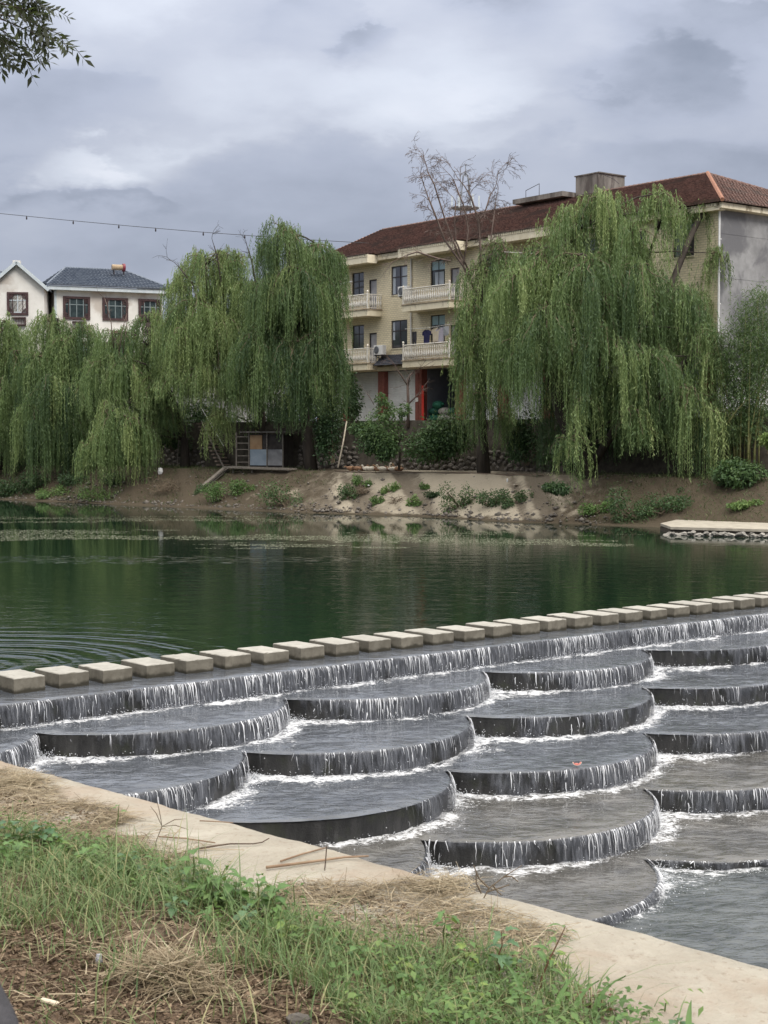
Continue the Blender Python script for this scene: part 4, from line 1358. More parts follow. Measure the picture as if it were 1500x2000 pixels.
# balconies with vase shaped steel balusters
bal_prof = [(0.018, 0), (0.018, 0.06), (0.034, 0.10), (0.042, 0.20), (0.034, 0.32), (0.018, 0.42), (0.016, 0.50), (0.024, 0.56), (0.024, 0.60), (0.012, 0.64), (0.012, 0.68)]
bsrc = None
for (a0, a1, zf, bd) in ((-1.2, 4.73, 6.75, 1.1), (-1.2, 4.73, 3.55, 1.1), (8.04, 12.2, 6.75, 1.1), (8.04, 12.2, 3.55, 1.1), (15.8, 20.6, 6.75, 1.1), (15.8, 20.6, 3.55, 1.1)):
    b = MB()
    b.box(a0, a1, -bd, -0.002, zf - 0.42, zf - 0.06)
    bal = b.build('balcony', M['cream'], house)
    b = MB(); b.box(a0 - 0.05, a1 + 0.05, -bd - 0.05, -0.004, zf - 0.058, zf); b.build('slab_edge', M['stain'], bal)
    rl = MB()
    y_ = -bd + 0.04
    rl.tube([(a0 + .03, 0, zf + 0.86), (a0 + .03, y_, zf + .86), (a1 - .03, y_, zf + .86), (a1 - .03, 0, zf + .86)], 0.034, 6)
    rl.tube([(a0 + .03, 0, zf + 0.76), (a0 + .03, y_, zf + .76), (a1 - .03, y_, zf + .76), (a1 - .03, 0, zf + .76)], 0.018, 5)
    rl.tube([(a0 + .03, 0, zf + 0.07), (a0 + .03, y_, zf + .07), (a1 - .03, y_, zf + .07), (a1 - .03, 0, zf + .07)], 0.022, 5)
    for px in (a0 + .03, a1 - .03):
        rl.lathe([(0.05, 0.0), (0.05, 0.92), (0.03, 0.94), (0.06, 0.98), (0.065, 1.03), (0.03, 1.09), (0.003, 1.10)], 8, (px, y_, zf))
    rl.build('railing', M['steel'], bal)
    spots = [(x, y_) for x in np.arange(a0 + 0.19, a1 - 0.1, 0.165)] + [(xx, y) for xx in (a0 + .03, a1 - .03) for y in np.arange(y_ + 0.17, -0.05, 0.165)]
    for (x, y) in spots:
        if bsrc is None:
            b = MB(); b.lathe([(r_ * 1.3, z_) for r_, z_ in bal_prof], 6); bsrc = b.build('baluster', M['steel'], bal, smooth=True); bsrc.location = (x, y, zf + 0.085)
        else:
            share(bsrc, 'baluster', bal, (x, y, zf + 0.085))
# little slate awning and the band over the shops
b = MB(); b.box(A0, A1, -0.35, -0.003, 3.07, 3.30); b.build('shop_band', M['cream'], house)
for (p, q) in ((4.80, 7.98), (12.3, 15.7)):
    tiled('slate_awning', (p, -0.75, 3.36), (q, -0.75, 3.36), (p, -0.02, 4.0), (q, -0.02, 4.0), 7, 0.2, M['slate'], house, 0.03, 0.03)
# eaves boxes, cornice
b = MB(); b.box(A0 - 0.3, A1 + 0.3, -0.45, -0.002, 9.62, 9.95); b.box(A1 + 0.002, A1 + 0.45, -0.45, DEP + .3, 9.70, 9.95)
for (p, q) in ((-1.6, 4.85), (7.75, 12.9), (15.5, 21.0)):
    b.box(p, q, -1.2, -0.452, 9.45, 9.93)
b.build('eaves', M['cream'], house)
b = MB()
k = A0
while k < A1 + 0.2:
    deep = any(p <= k <= q for (p, q) in ((-1.6, 4.85), (7.75, 12.9), (15.5, 21.0)))
    y = -1.215 if deep else -0.465
    b.box(k, k + 0.11, y - 0.02, y + 0.012, 9.80, 9.94)
    k += 0.17
tag(b.build('dentil_band', M['cream'], house), kind='stuff')
# roof
RZ = 12.62
rf = tiled('roof', (A0 - .4, -0.62, 9.97), (A1 + .62, -0.62, 9.97), (A0 - .4, 5.5, RZ), (A1 - 5.4, 5.5, RZ), 24, 0.24, M['tile_red'], house, 0.13, 0.018)
for (p, q) in ((-1.6, 4.85), (7.75, 12.9), (15.5, 21.0)):
    tiled('porch_tiles', (p, -1.28, 9.95), (q, -1.28, 9.95), (p, -0.60, 10.02), (q, -0.60, 10.02), 3, 0.24, M['tile_red'], rf)
tiled('back_slope', (A1 + .62, DEP + .62, 9.97), (A0 - .4, DEP + .62, 9.97), (A1 - 5.4, 5.5, RZ), (A0 - .4, 5.5, RZ), 12, 0.5, M['tile_red'], rf)
tiled('hip_slope', (A1 + .62, -0.62, 9.97), (A1 + .62, DEP + .62, 9.97), (A1 - 5.4, 5.5, RZ), (A1 - 5.39, 5.51, RZ), 24, 0.24, M['tile_red'], rf)


def ridge(p, q, n, r, m, name='ridge_tiles'):
    b = MB(); p, q = Vector(p), Vector(q)
    for i in range(n):
        a, c = p.lerp(q, i / n), p.lerp(q, (i + 1.12) / n)
        b.tube([a, c], [r * 1.1, r * 0.88], 7)
    return b.build(name, m, rf)


ridge((A0 - .4, 5.5, RZ + .04), (A1 - 5.4, 5.5, RZ + .04), 85, 0.10, M['tile_red'])
ridge((A1 - 5.4, 5.5, RZ + .06), (A1 + .66, -0.66, 10.03), 26, 0.11, M['tile_orange'], 'hip_tiles')
ridge((A1 - 5.4, 5.5, RZ + .04), (A1 + .66, DEP + .66, 10.02), 26, 0.09, M['tile_red'], 'hip_tiles')
ridge((A0 - .42, -0.62, 10.0), (A0 - .42, 5.5, RZ + .03), 22, 0.09, M['tile_orange'], 'verge_tiles')
# rooftop stair head: flat slab and square concrete tank
b = MB(); b.box(15.7, 17.45, 5.2, 7.3, 11.8, 13.68); tk = b.build('roof_tank', M['tank'], house)
b = MB(); b.box(15.62, 17.53, 5.16, 7.34, 13.68, 13.74); b.build('tank_lid', M['tank'], tk)
b = MB(); b.box(11.6, 15.66, 4.2, 7.0, 12.55, 12.82); sl_ = b.build('roof_slab', M['tank'], house)
b = MB()
b.tube([(12.5, 4.4, 12.8), (12.5, 4.4, 13.25), (13.6, 4.4, 13.5), (13.6, 4.4, 12.8)], 0.02, 5)
b.build('roof_rail', M['frame_dark'], sl_)
b = MB(); b.tube([(17.5, 5.6, 13.6), (18.4, 5.4, 13.25), (18.9, 5.3, 12.9)], 0.02, 4); b.build('stay_wire', M['frame_dark'], tk)
# pipes
for (a, z0, z1, m) in ((7.56, 3.3, 9.5, M['white_pvc']), (A1 + 0.02, 0.2, 9.7, M['white_pvc'])):
    b = MB(); b.tube([(a, -0.07, z0), (a, -0.07, z1)], 0.05, 8)
    for z in np.arange(z0 + 0.6, z1, 1.5): b.box(a - .07, a + .07, -0.075, -0.001, z, z + .05)
    b.build('rain_pipe', m, house)
b = MB(); b.tube([(0.2, -0.9, 8.35), (2.95, -0.9, 8.5)], 0.045, 6)
b.build('awning_pole', M['white_pvc'], house)


def hp(a, y, z):
    """place in front of the house, given along, out and up"""
    e = Vector((math.cos(FANG), math.sin(FANG), 0)); k = Vector((-math.sin(FANG), math.cos(FANG), 0))
    return FX0 + e * a + k * y + Vector((0, 0, z))


# air conditioners on brackets
for (a, y, z, rz, lab) in ((7.75, -0.72, 7.28, 0.0, 'white air conditioner unit beside the upper right balcony'), (5.1, -0.45, 4.02, 0.0, 'white air conditioner unit above the slate awning beside the lower left balcony')):
    ac = thing('air_conditioner', hp(a, y, z), lab, 'air conditioner', None, FANG + rz)
    b = MB(); b.bbox(-0.42, 0.42, -0.16, 0.16, 0.0, 0.56, 0.02); b.build('casing', M['white_pvc'], ac)
    b = MB(); b.tube([(-0.12, -0.165, 0.28), (-0.12, -0.185, 0.28)], 0.225, 18)
    for r in (0.07, 0.13, 0.19):
        b.tube([(-0.12 + r * math.cos(i * PI / 8), -0.195, 0.28 + r * math.sin(i * PI / 8)) for i in range(17)], 0.008, 4)
    b.build('fan_grille', M['grey_dark'], ac)
    b = MB()
    for s_ in (-0.3, 0.3):
        b.box(s_ - .02, s_ + .02, -0.16, 0.45, -0.05, -0.002); b.tube([(s_, 0.42, -0.3), (s_, -0.1, -0.05)], 0.018, 5)
    b.build('bracket', M['frame_dark'], ac)

# washing hung along the lower balcony
def garment(kind, a, z, m, lab):
    g = thing(kind[0], hp(a, -0.95, z), lab, kind[1], 'washing on the lower balcony', FANG)
    outline = {'trousers': [(-.17, 0), (.17, 0), (.20, -.45), (.17, -.78), (.05, -.78), (0, -.30), (-.05, -.78), (-.17, -.78), (-.20, -.4)],
               'shirt': [(-.12, 0), (.12, 0), (.36, -.10), (.40, -.30), (.26, -.32), (.25, -.78), (-.25, -.78), (-.26, -.32), (-.40, -.30), (-.36, -.10)],
               'towel': [(-.22, 0), (.22, 0), (.23, -.5), (-.21, -.52)]}[kind[0]]
    n = len(outline)
    vs = [(x, -0.02 + 0.02 * math.sin(9 * x + 5 * z_), z_) for x, z_ in outline] + [(x, 0.02 + 0.02 * math.sin(7 * x + 4 * z_), z_) for x, z_ in outline]
    b = MB(); b.add(vs, [tuple(range(n)), tuple(range(2 * n - 1, n - 1, -1))] + [(i, n + i, n + (i + 1) % n, (i + 1) % n) for i in range(n)])
    b.build('cloth', m, g)
    b = MB(); b.tube([(-.16, 0, 0.01), (0, 0, 0.07), (.16, 0, 0.01)], 0.008, 4); b.tube([(0, 0, .07), (0, 0, .16), (0.03, 0, .19)], 0.007, 4)
    b.build('hanger', M['frame_dark'], g)


clo = [surf('black_cloth', (0.02, 0.02, 0.025), (0.04, 0.04, 0.05), 4, 0.9, 0.3), surf('navy_cloth', (0.012, 0.012, 0.05), (0.025, 0.025, 0.08), 4, 0.9, 0.3),
       surf('beige_cloth', (0.42, 0.36, 0.28), (0.5, 0.44, 0.35), 4, 0.9, 0.3), surf('lilac_cloth', (0.30, 0.28, 0.34), (0.38, 0.36, 0.42), 4, 0.9, 0.3), surf('grey_cloth', (0.25, 0.26, 0.28), (0.33, 0.34, 0.36), 4, 0.9, 0.3)]
garment(('trousers', 'trousers'), 8.95, 5.15, clo[0], 'black trousers hung at the left end of the lower balcony washing')
garment(('shirt', 'shirt'), 10.05, 5.2, clo[1], 'navy shirt hung over the lower balcony rail')
garment(('shirt', 'shirt'), 10.85, 5.28, clo[2], 'beige shirt hung beside the navy one on the lower balcony')
garment(('shirt', 'shirt'), 11.25, 5.25, clo[3], 'pale lilac shirt hung right of the beige one on the lower balcony')
garment(('towel', 'towel'), 11.75, 5.3, clo[4], 'grey towel hung at the right end of the lower balcony washing')
b = MB(); b.tube([hp(8.1, -0.95, 5.36), hp(10, -0.95, 5.30), hp(12.1, -0.95, 5.40)], 0.012, 5)
tag(b.build('clothes_line', M['white_pvc']), 'thin washing line along the lower right balcony', 'clothes line')

# full sacks in the open bay
sk = [surf('green_sack', (0.015, 0.10, 0.065), (0.03, 0.17, 0.11), 6, 0.6, 0.4), surf('dark_green_sack', (0.01, 0.06, 0.045), (0.02, 0.10, 0.07), 6, 0.6, 0.4), surf('grey_sack', (0.26, 0.25, 0.23), (0.36, 0.35, 0.33), 6, 0.7, 0.4)]
rs = random.Random(4)
for (a, z, m, lab) in ((9.0, 0.22, sk[0], 'green sack lying at the bottom left of the heap in the open bay'), (9.05, 0.62, sk[1], 'dark green sack lying on the green one at the left of the heap'), (9.35, 0.98, sk[0], 'green sack on top of the heap in the open bay'),
                       (9.95, 0.22, sk[2], 'grey sack at the bottom middle of the heap in the open bay'), (9.95, 0.60, sk[2], 'grey sack lying on the other grey one in the open bay'), (10.75, 0.22, sk[2], 'pale grey sack at the bottom right of the heap'), (10.7, 0.60, sk[1], 'dark green sack on the right of the heap in the open bay')):
    t_ = thing('sack', hp(a, 0.5, z), lab, 'sack', 'sacks in the open bay', FANG + rs.uniform(-.2, .2))
    b = MB(); b.blob((0, 0, 0), 0.46, 0.3, 0.23, 12, 8, 0.06, rs); b.build('body', m, t_, smooth=True)
    b = MB(); b.tube([(0.42, 0, 0.02), (0.52, 0, 0.04), (0.6, 0.02, 0.07)], [0.08, 0.04, 0.075], 7); b.build('tied_neck', m, t_, smooth=True)

# ------------------------------------------------------------------ pale houses on the left
M['cream_white'] = surf('cream_white_render', (0.68, 0.66, 0.62), (0.78, 0.765, 0.73), 1.2, 0.85, 0.15, c3=(0.54, 0.49, 0.44), s3=0.5)
M['grey_bar'] = surf('grey_green_bar', (0.16, 0.20, 0.21), (0.22, 0.26, 0.27), 3, 0.6, 0.05)
M['shaded_side'] = surf('shaded_side_wall', (0.20, 0.17, 0.155), (0.27, 0.235, 0.215), 2, 0.9, 0.2)  # shade on the house's side wall, painted in as brown
M['maroon'] = surf('maroon_window_frame', (0.048, 0.028, 0.03), (0.08, 0.045, 0.045), 5, 0.6, 0.1)
M['white_trim'] = surf('pale_blue_trim', (0.46, 0.52, 0.56), (0.58, 0.63, 0.66), 3, 0.7, 0.1)


def lattice_window(house, x0, x1, z0, z1, style, y=0.0):
    f = MB(); t_ = 0.16
    f.box(x0, x0 + t_, y - .07, y + .05, z0, z1); f.box(x1 - t_, x1, y - .07, y + .05, z0, z1)
    f.box(x0 + t_, x1 - t_, y - .07, y + .05, z1 - t_, z1); f.box(x0 + t_, x1 - t_, y - .07, y + .05, z0, z0 + t_)
    w_ = f.build('window', M['maroon'], house)
    a, c, d, e = x0 + t_, x1 - t_, z0 + t_, z1 - t_
    g = MB(); g.box(a, c, y + .02, y + .035, d, e); g.build('pane', M['glass_green'], w_)
    g = MB()
    zz = d + (e - d) * 0.68
    wd = 0.035
    if style == 'gable':
        g.box(a, c, y - .01, y + .018, zz - .03, zz + .03); g.box((a + c) / 2 - .03, (a + c) / 2 + .03, y - .012, y + .016, d, e); g.box(a, c, y - .011, y + .017, d, d + .07)
        g.build('glazing_bar', M['white_trim'], w_)
    else:
        g.box(a, c, y - .01, y + .018, zz - .03, zz + .03)
        for f_ in (0.2, 0.5, 0.8):
            xx = a + (c - a) * f_
            g.box(xx - .03, xx + .03, y - .012, y + .016, d, e)
        g.build('glazing_bar', M['grey_bar'], w_)
    g = MB()
    for sx_ in (-1, 1):
        xa = a if sx_ < 0 else c
        for sz_ in (-1, 1):
            za = d if sz_ < 0 else e
            for (ux, uz) in ((0.30, 0.10), (0.22, 0.24), (0.10, 0.32)):
                X0, X1 = sorted((xa, xa - sx_ * ux)); Z0_, Z1_ = sorted((za - sz_ * uz, za - sz_ * (uz - 0.045)))
                g.box(X0, X1, y - .045, y - .015, Z0_, Z1_)
                X0, X1 = sorted((xa - sx_ * ux, xa - sx_ * (ux - 0.045))); Z0_, Z1_ = sorted((za, za - sz_ * uz))
                g.box(X0, X1, y - .046, y - .016, Z0_, Z1_)
        X0, X1 = sorted((xa - sx_ * 0.24, xa - sx_ * 0.195))
        g.box(X0, X1, y - .04, y - .02, d, e)
    g.build('carved_fretwork', M['maroon'], w_)


HL = at(106, 566, 110.0)
HLb = TERR
hw = thing('white_house', (HL.x, HL.y, HLb), 'white house with a blue grey hipped roof and three maroon framed windows', 'house', None, math.atan2(3.1, 7.3))
ca = math.cos(hw.rotation_euler.z); EH = HL.z - HLb
WL = 7.9
b = MB(); 
wz0, wz1 = EH - 2.05, EH - 0.42
wl_ = [(0.62, 2.55), (3.45, 5.32), (6.1, 7.85 - 0.05)]
b.box(0, WL, 0.051, 7.4, 0, EH - 0.02)
b.build('wall', M['cream_white'], hw)
b = MB(); b.box(-0.012, -0.001, 0.12, 7.4, 0, EH - 0.05); b.build('side_wall', M['shaded_side'], hw)
b = MB(); b.box(0.0, 0.16, 0.0, 0.05, 0, EH - .05); b.tube([(0.02, -0.03, 2), (0.02, -0.03, EH - .1)], 0.045, 6); b.build('corner_trim', M['white_trim'], hw)
for (p, q) in wl_: lattice_window(hw, p, q, wz0, wz1, 'wide')
b = MB(); b.box(-.55, WL + .5, -0.5, 7.9, EH - .02, EH + .26); b.build('eaves', M['white_trim'], hw)
r = tiled('roof', (-.62, -.6, EH + .27), (WL + .55, -.6, EH + .27), (1.55, 3.7, EH + 1.95), (WL - 2.0, 3.7, EH + 1.95), 11, 0.26, M['tile_blue'], hw, 0.11, 0.02)
tiled('left_slope', (-.62, 8.0, EH + .27), (-.62, -.6, EH + .27), (1.54, 3.71, EH + 1.95), (1.55, 3.7, EH + 1.95), 11, 0.26, M['tile_blue'], r, 0.11, 0.02)
tiled('right_slope', (WL + .55, -.6, EH + .27), (WL + .55, 8.0, EH + .27), (WL - 2.0, 3.7, EH + 1.95), (WL - 1.99, 3.71, EH + 1.95), 11, 0.26, M['tile_blue'], r, 0.11, 0.02)
b = MB()
for (p, q) in (((1.55, 3.7, EH + 2.0), (WL - 2.0, 3.7, EH + 2.0)), ((1.55, 3.7, EH + 2.0), (-.62, -.6, EH + .33)), ((WL - 2., 3.7, EH + 2.0), (WL + .55, -.6, EH + .33))):
    p, q = Vector(p), Vector(q)
    for i in range(22): b.tube([p.lerp(q, i / 22), p.lerp(q, (i + 1.1) / 22)], [0.10, 0.075], 6)
b.build('ridge_tiles', M['tile_blue'], r)
for zlow in (EH - 4.9,):
    b = MB()
    b.box(1.25, 2.25, -0.28, 0.05, EH - 2.78, EH - 2.70); b.box(1.25, 2.25, -0.28, 0.05, EH - 2.26, EH - 2.2)
    for i in range(9): b.box(1.25 + i * 0.12, 1.28 + i * 0.12, -0.28, -0.25, EH - 2.7, EH - 2.26)
    b.build('unit_grille', M['maroon'], hw)
for (p, q) in wl_: lattice_window(hw, p, q, wz0 - 3.2, wz1 - 3.2, 'wide')
sh = thing('solar_water_heater', at(233, 530, 113.6), 'red and yellow solar water heater drum on the blue grey roof ridge', 'water heater', None, 0.4)
b = MB(); b.tube([(-0.55, 0, 0.28), (0.25, 0, 0.28)], 0.21, 14); b.build('tank', surf('yellow_drum', (0.33, 0.24, 0.15), (0.4, 0.3, 0.19), 4, 0.5, 0.1), sh)
b = MB(); b.tube([(0.24, 0, 0.28), (0.42, 0, 0.28)], 0.30, 14); b.build('end_cap', surf('red_cap', (0.16, 0.02, 0.035), (0.22, 0.035, 0.05), 4, 0.4, 0.1), sh)
b = MB()
for x in (-0.4, 0.32): b.tube([(x, 0.15, -0.25), (x, 0.1, 0.2)], 0.03, 5); b.tube([(x, -0.2, -0.25), (x, -0.1, 0.2)], 0.03, 5)
b.build('stand', M['frame_dark'], sh)

GL = at(34, 560, 108.0)
gw = thing('gabled_house', (GL.x, GL.y, TERR), 'cream gabled house with one small maroon framed window at the left edge', 'house', None, 0.10)
GE = GL.z - TERR
gh = 1.82
b = MB()
pk = GE + 1.62
b.add([(-gh, 0, 0), (gh, 0, 0), (gh, 0, GE), (0, 0, pk - .1), (-gh, 0, GE), (-gh, 6, 0), (gh, 6, 0), (gh, 6, GE), (0, 6, pk - .1), (-gh, 6, GE)],
      [(0, 1, 2, 3, 4), (1, 6, 7, 2), (5, 0, 4, 9), (9, 8, 7, 6, 5)])
b.build('wall', M['cream_white'], gw)
r = tiled('roof', (gh + .3, -.35, GE - .22), (gh + .3, 6, GE - .22), (0, -.35, pk), (0, 6, pk), 8, 0.26, M['tile_blue'], gw, 0.06, 0.04)
tiled('left_slope', (-gh - .3, 6, GE - .22), (-gh - .3, -.35, GE - .22), (0, 6, pk), (0, -.35, pk), 8, 0.26, M['tile_blue'], r, 0.06, 0.04)
b = MB()
for s_ in (-1, 1):
    p, q = Vector((s_ * (gh + .36), -.37, GE - .24)), Vector((0, -.37, pk + .04))
    d = (q - p); c = (p + q) / 2
    b.obox(c, d, (0, 1, 0), d.cross(Vector((0, 1, 0))), d.length / 2 + .03, 0.05, 0.11)
b.build('bargeboard', M['white_trim'], gw)
lattice_window(gw, -0.72, 0.74, GE - 1.98, GE - 0.38, 'gable', -0.02)
b = MB()
b.box(-.38, .58, -.28, -.002, GE - 2.7, GE - 2.63); b.box(-.38, .58, -.28, -.002, GE - 2.2, GE - 2.13); b.box(.5, .58, -.285, -.003, GE - 2.62, GE - 2.21)
for i in range(9): b.box(-.38 + i * .11, -.35 + i * .11, -.28, -.25, GE - 2.63, GE - 2.2)
b.build('unit_grille', M['maroon'], gw)
lattice_window(gw, -0.72, 0.74, GE - 5.0, GE - 3.45, 'gable', -0.02)
b = MB(); b.box(-.35, .15, 0.3, 0.9, pk - .3, pk + .25); b.build('chimney', M['cream_white'], gw)
# the main wing behind the gable, running off to the left
b = MB(); b.box(-9, -gh - 0.002, 1.0, 6.0, 0, GE - .3); b.build('wing_wall', M['cream_white'], gw)
tiled('wing_roof', (-9, .6, GE - .3), (-gh + .6, .6, GE - .3), (-9, 3.2, pk - .12), (-0.2, 3.2, pk - .12), 8, 0.26, M['tile_blue'], r, 0.06, 0.04)
# white corner of another house glimpsed between the left willows
gl2 = at(325, 640, 118.0)
oh = thing('far_house', (gl2.x, gl2.y, TERR), 'grey white house glimpsed behind the left willows', 'house', None, 0.2)
b = MB(); b.box(-2, 9, 0, 6, 0, 5.2); b.build('wall', M['grey_render'], oh)
b = MB(); b.box(-2.3, 9.3, -.4, 6.3, 5.2, 5.45); b.build('roof', M['tank'], oh)
for i in range(4):
    f = MB(); f.box(-1 + i * 2.4, .3 + i * 2.4, -.05, .02, 2.2, 3.8); f.build('window', M['frame_dark'], oh)

# telecom mast far behind the roof
mt = thing('telecom_mast', at(909, 430, 310.0), 'thin grey lattice telecom mast rising behind the bare tree and red roof', 'mast')
b = MB()
zt = at(909, 322, 310).z - mt.location.z
for (x, y) in ((-1, -1), (1, -1), (1, 1), (-1, 1)):
    b.tube([(x * 1.2, y * 1.2, -12), (x * 0.9, y * 0.9, zt * .42), (x * .45, y * .45, zt * 0.8), (0, 0, zt * 0.86)], 0.14, 4)
for i in range(14):
    z0, z1 = -4 + i * 1.0, -3 + i * 1.0
    s_ = 1 if i % 2 else -1
    b.tube([(-1.05 * s_, -1.05, z0), (1.05 * s_, -1.05, z1)], 0.07, 3); b.tube([(-1.05, -1.05 * s_, z0), (-1.05, 1.05 * s_, z1)], 0.07, 3)
b.tube([(0, 0, zt * .8), (0, 0, zt)], 0.10, 4)
b.build('lattice', surf('grey_steel', (0.16, 0.17, 0.19), (0.22, 0.23, 0.25), 2, 0.7, 0.1), mt)
b = MB()
b.tube([(2.6 * math.cos(i * PI / 8), 2.6 * math.sin(i * PI / 8), zt * .22) for i in range(17)], 0.2, 4)
b.lathe([(0.4, zt * .18), (2.6, zt * .20), (2.6, zt * .215), (0.4, zt * .23)], 14)
b.build('platform', surf('grey_steel_deck', (0.14, 0.15, 0.17), (0.2, 0.21, 0.23), 2, 0.7, 0.1), mt)
asrc = None
for i in range(6):
    a = i * PI / 3
    if asrc is None:
        b = MB(); b.box(-.16, .16, -.1, .1, -.2, 2.4); asrc = b.build('antenna_panel', M['white_trim'], mt); asrc.location = (2.7 * math.cos(a), 2.7 * math.sin(a), zt * .22)
    else: share(asrc, 'antenna_panel', mt, (2.7 * math.cos(a), 2.7 * math.sin(a), zt * .22))

# overhead cable with its little clips
cb = thing('overhead_cable', at(0, 417, 92.0), 'thin overhead cable with small clips crossing the sky on the left', 'cable')
pts = [at(-700, 340, 100)] + [at(x, y, 92 - x * 0.004) for x, y in ((-200, 396), (0, 417), (130, 430), (260, 442), (390, 453), (485, 460), (600, 468), (720, 475))]
b = MB(); b.tube(pts, 0.017, 5); b.build('wire', surf('black_cable', (0.03, 0.03, 0.035), (0.05, 0.05, 0.055), 3, 0.6, 0.05), cb, origin=tuple(cb.location))
csrc = None
for x in (52, 143, 232, 304, 397, 478, 560, 636):
    y = np.interp(x, [0, 130, 260, 390, 485, 600, 720], [417, 430, 442, 453, 460, 468, 475])
    p = at(x, y + 1.5, 92 - x * .004) - cb.location
    if csrc is None:
        b = MB(); b.lathe([(0.02, -0.16), (0.045, -0.12), (0.045, -0.04), (0.02, 0.04), (0.02, 0.07)], 6); csrc = b.build('clip', M['frame_dark'], cb); csrc.location = p
    else: share(csrc, 'clip', cb, p)
c2 = MB(); c2.tube([at(985, 492, 74), at(1060, 496, 73), at(1150, 500, 72), at(1240, 500, 71)], 0.012, 4)
tag(c2.build('thin_wire', M['steel']), 'thin pale wire strung in front of the big right willow', 'wire')

# ------------------------------------------------------------------ trees
NLEAF = [0]


def leaf_quads(P_, D, Nrm, L, Wd, droop=0.0):
    """diamond leaves: base P, direction D, face normal Nrm, length, width -> verts, quads"""
    n = len(P_)
    side = np.cross(D, Nrm)
    side /= np.linalg.norm(side, axis=1)[:, None] + 1e-9
    mid = P_ + D * (L * 0.45)[:, None]
    tip = P_ + D * L[:, None]
    tip[:, 2] -= droop * L
    V = np.stack([P_, mid + side * (Wd / 2)[:, None], tip, mid - side * (Wd / 2)[:, None]], 1).reshape(-1, 3)
    F = np.arange(4 * n).reshape(n, 4)
    NLEAF[0] += n
    return V, F


def unit(v):
    return v / (np.linalg.norm(v, axis=-1, keepdims=True) + 1e-9)


def randdir(rg, n):
    return unit(rg.normal(0, 1, (n, 3)))


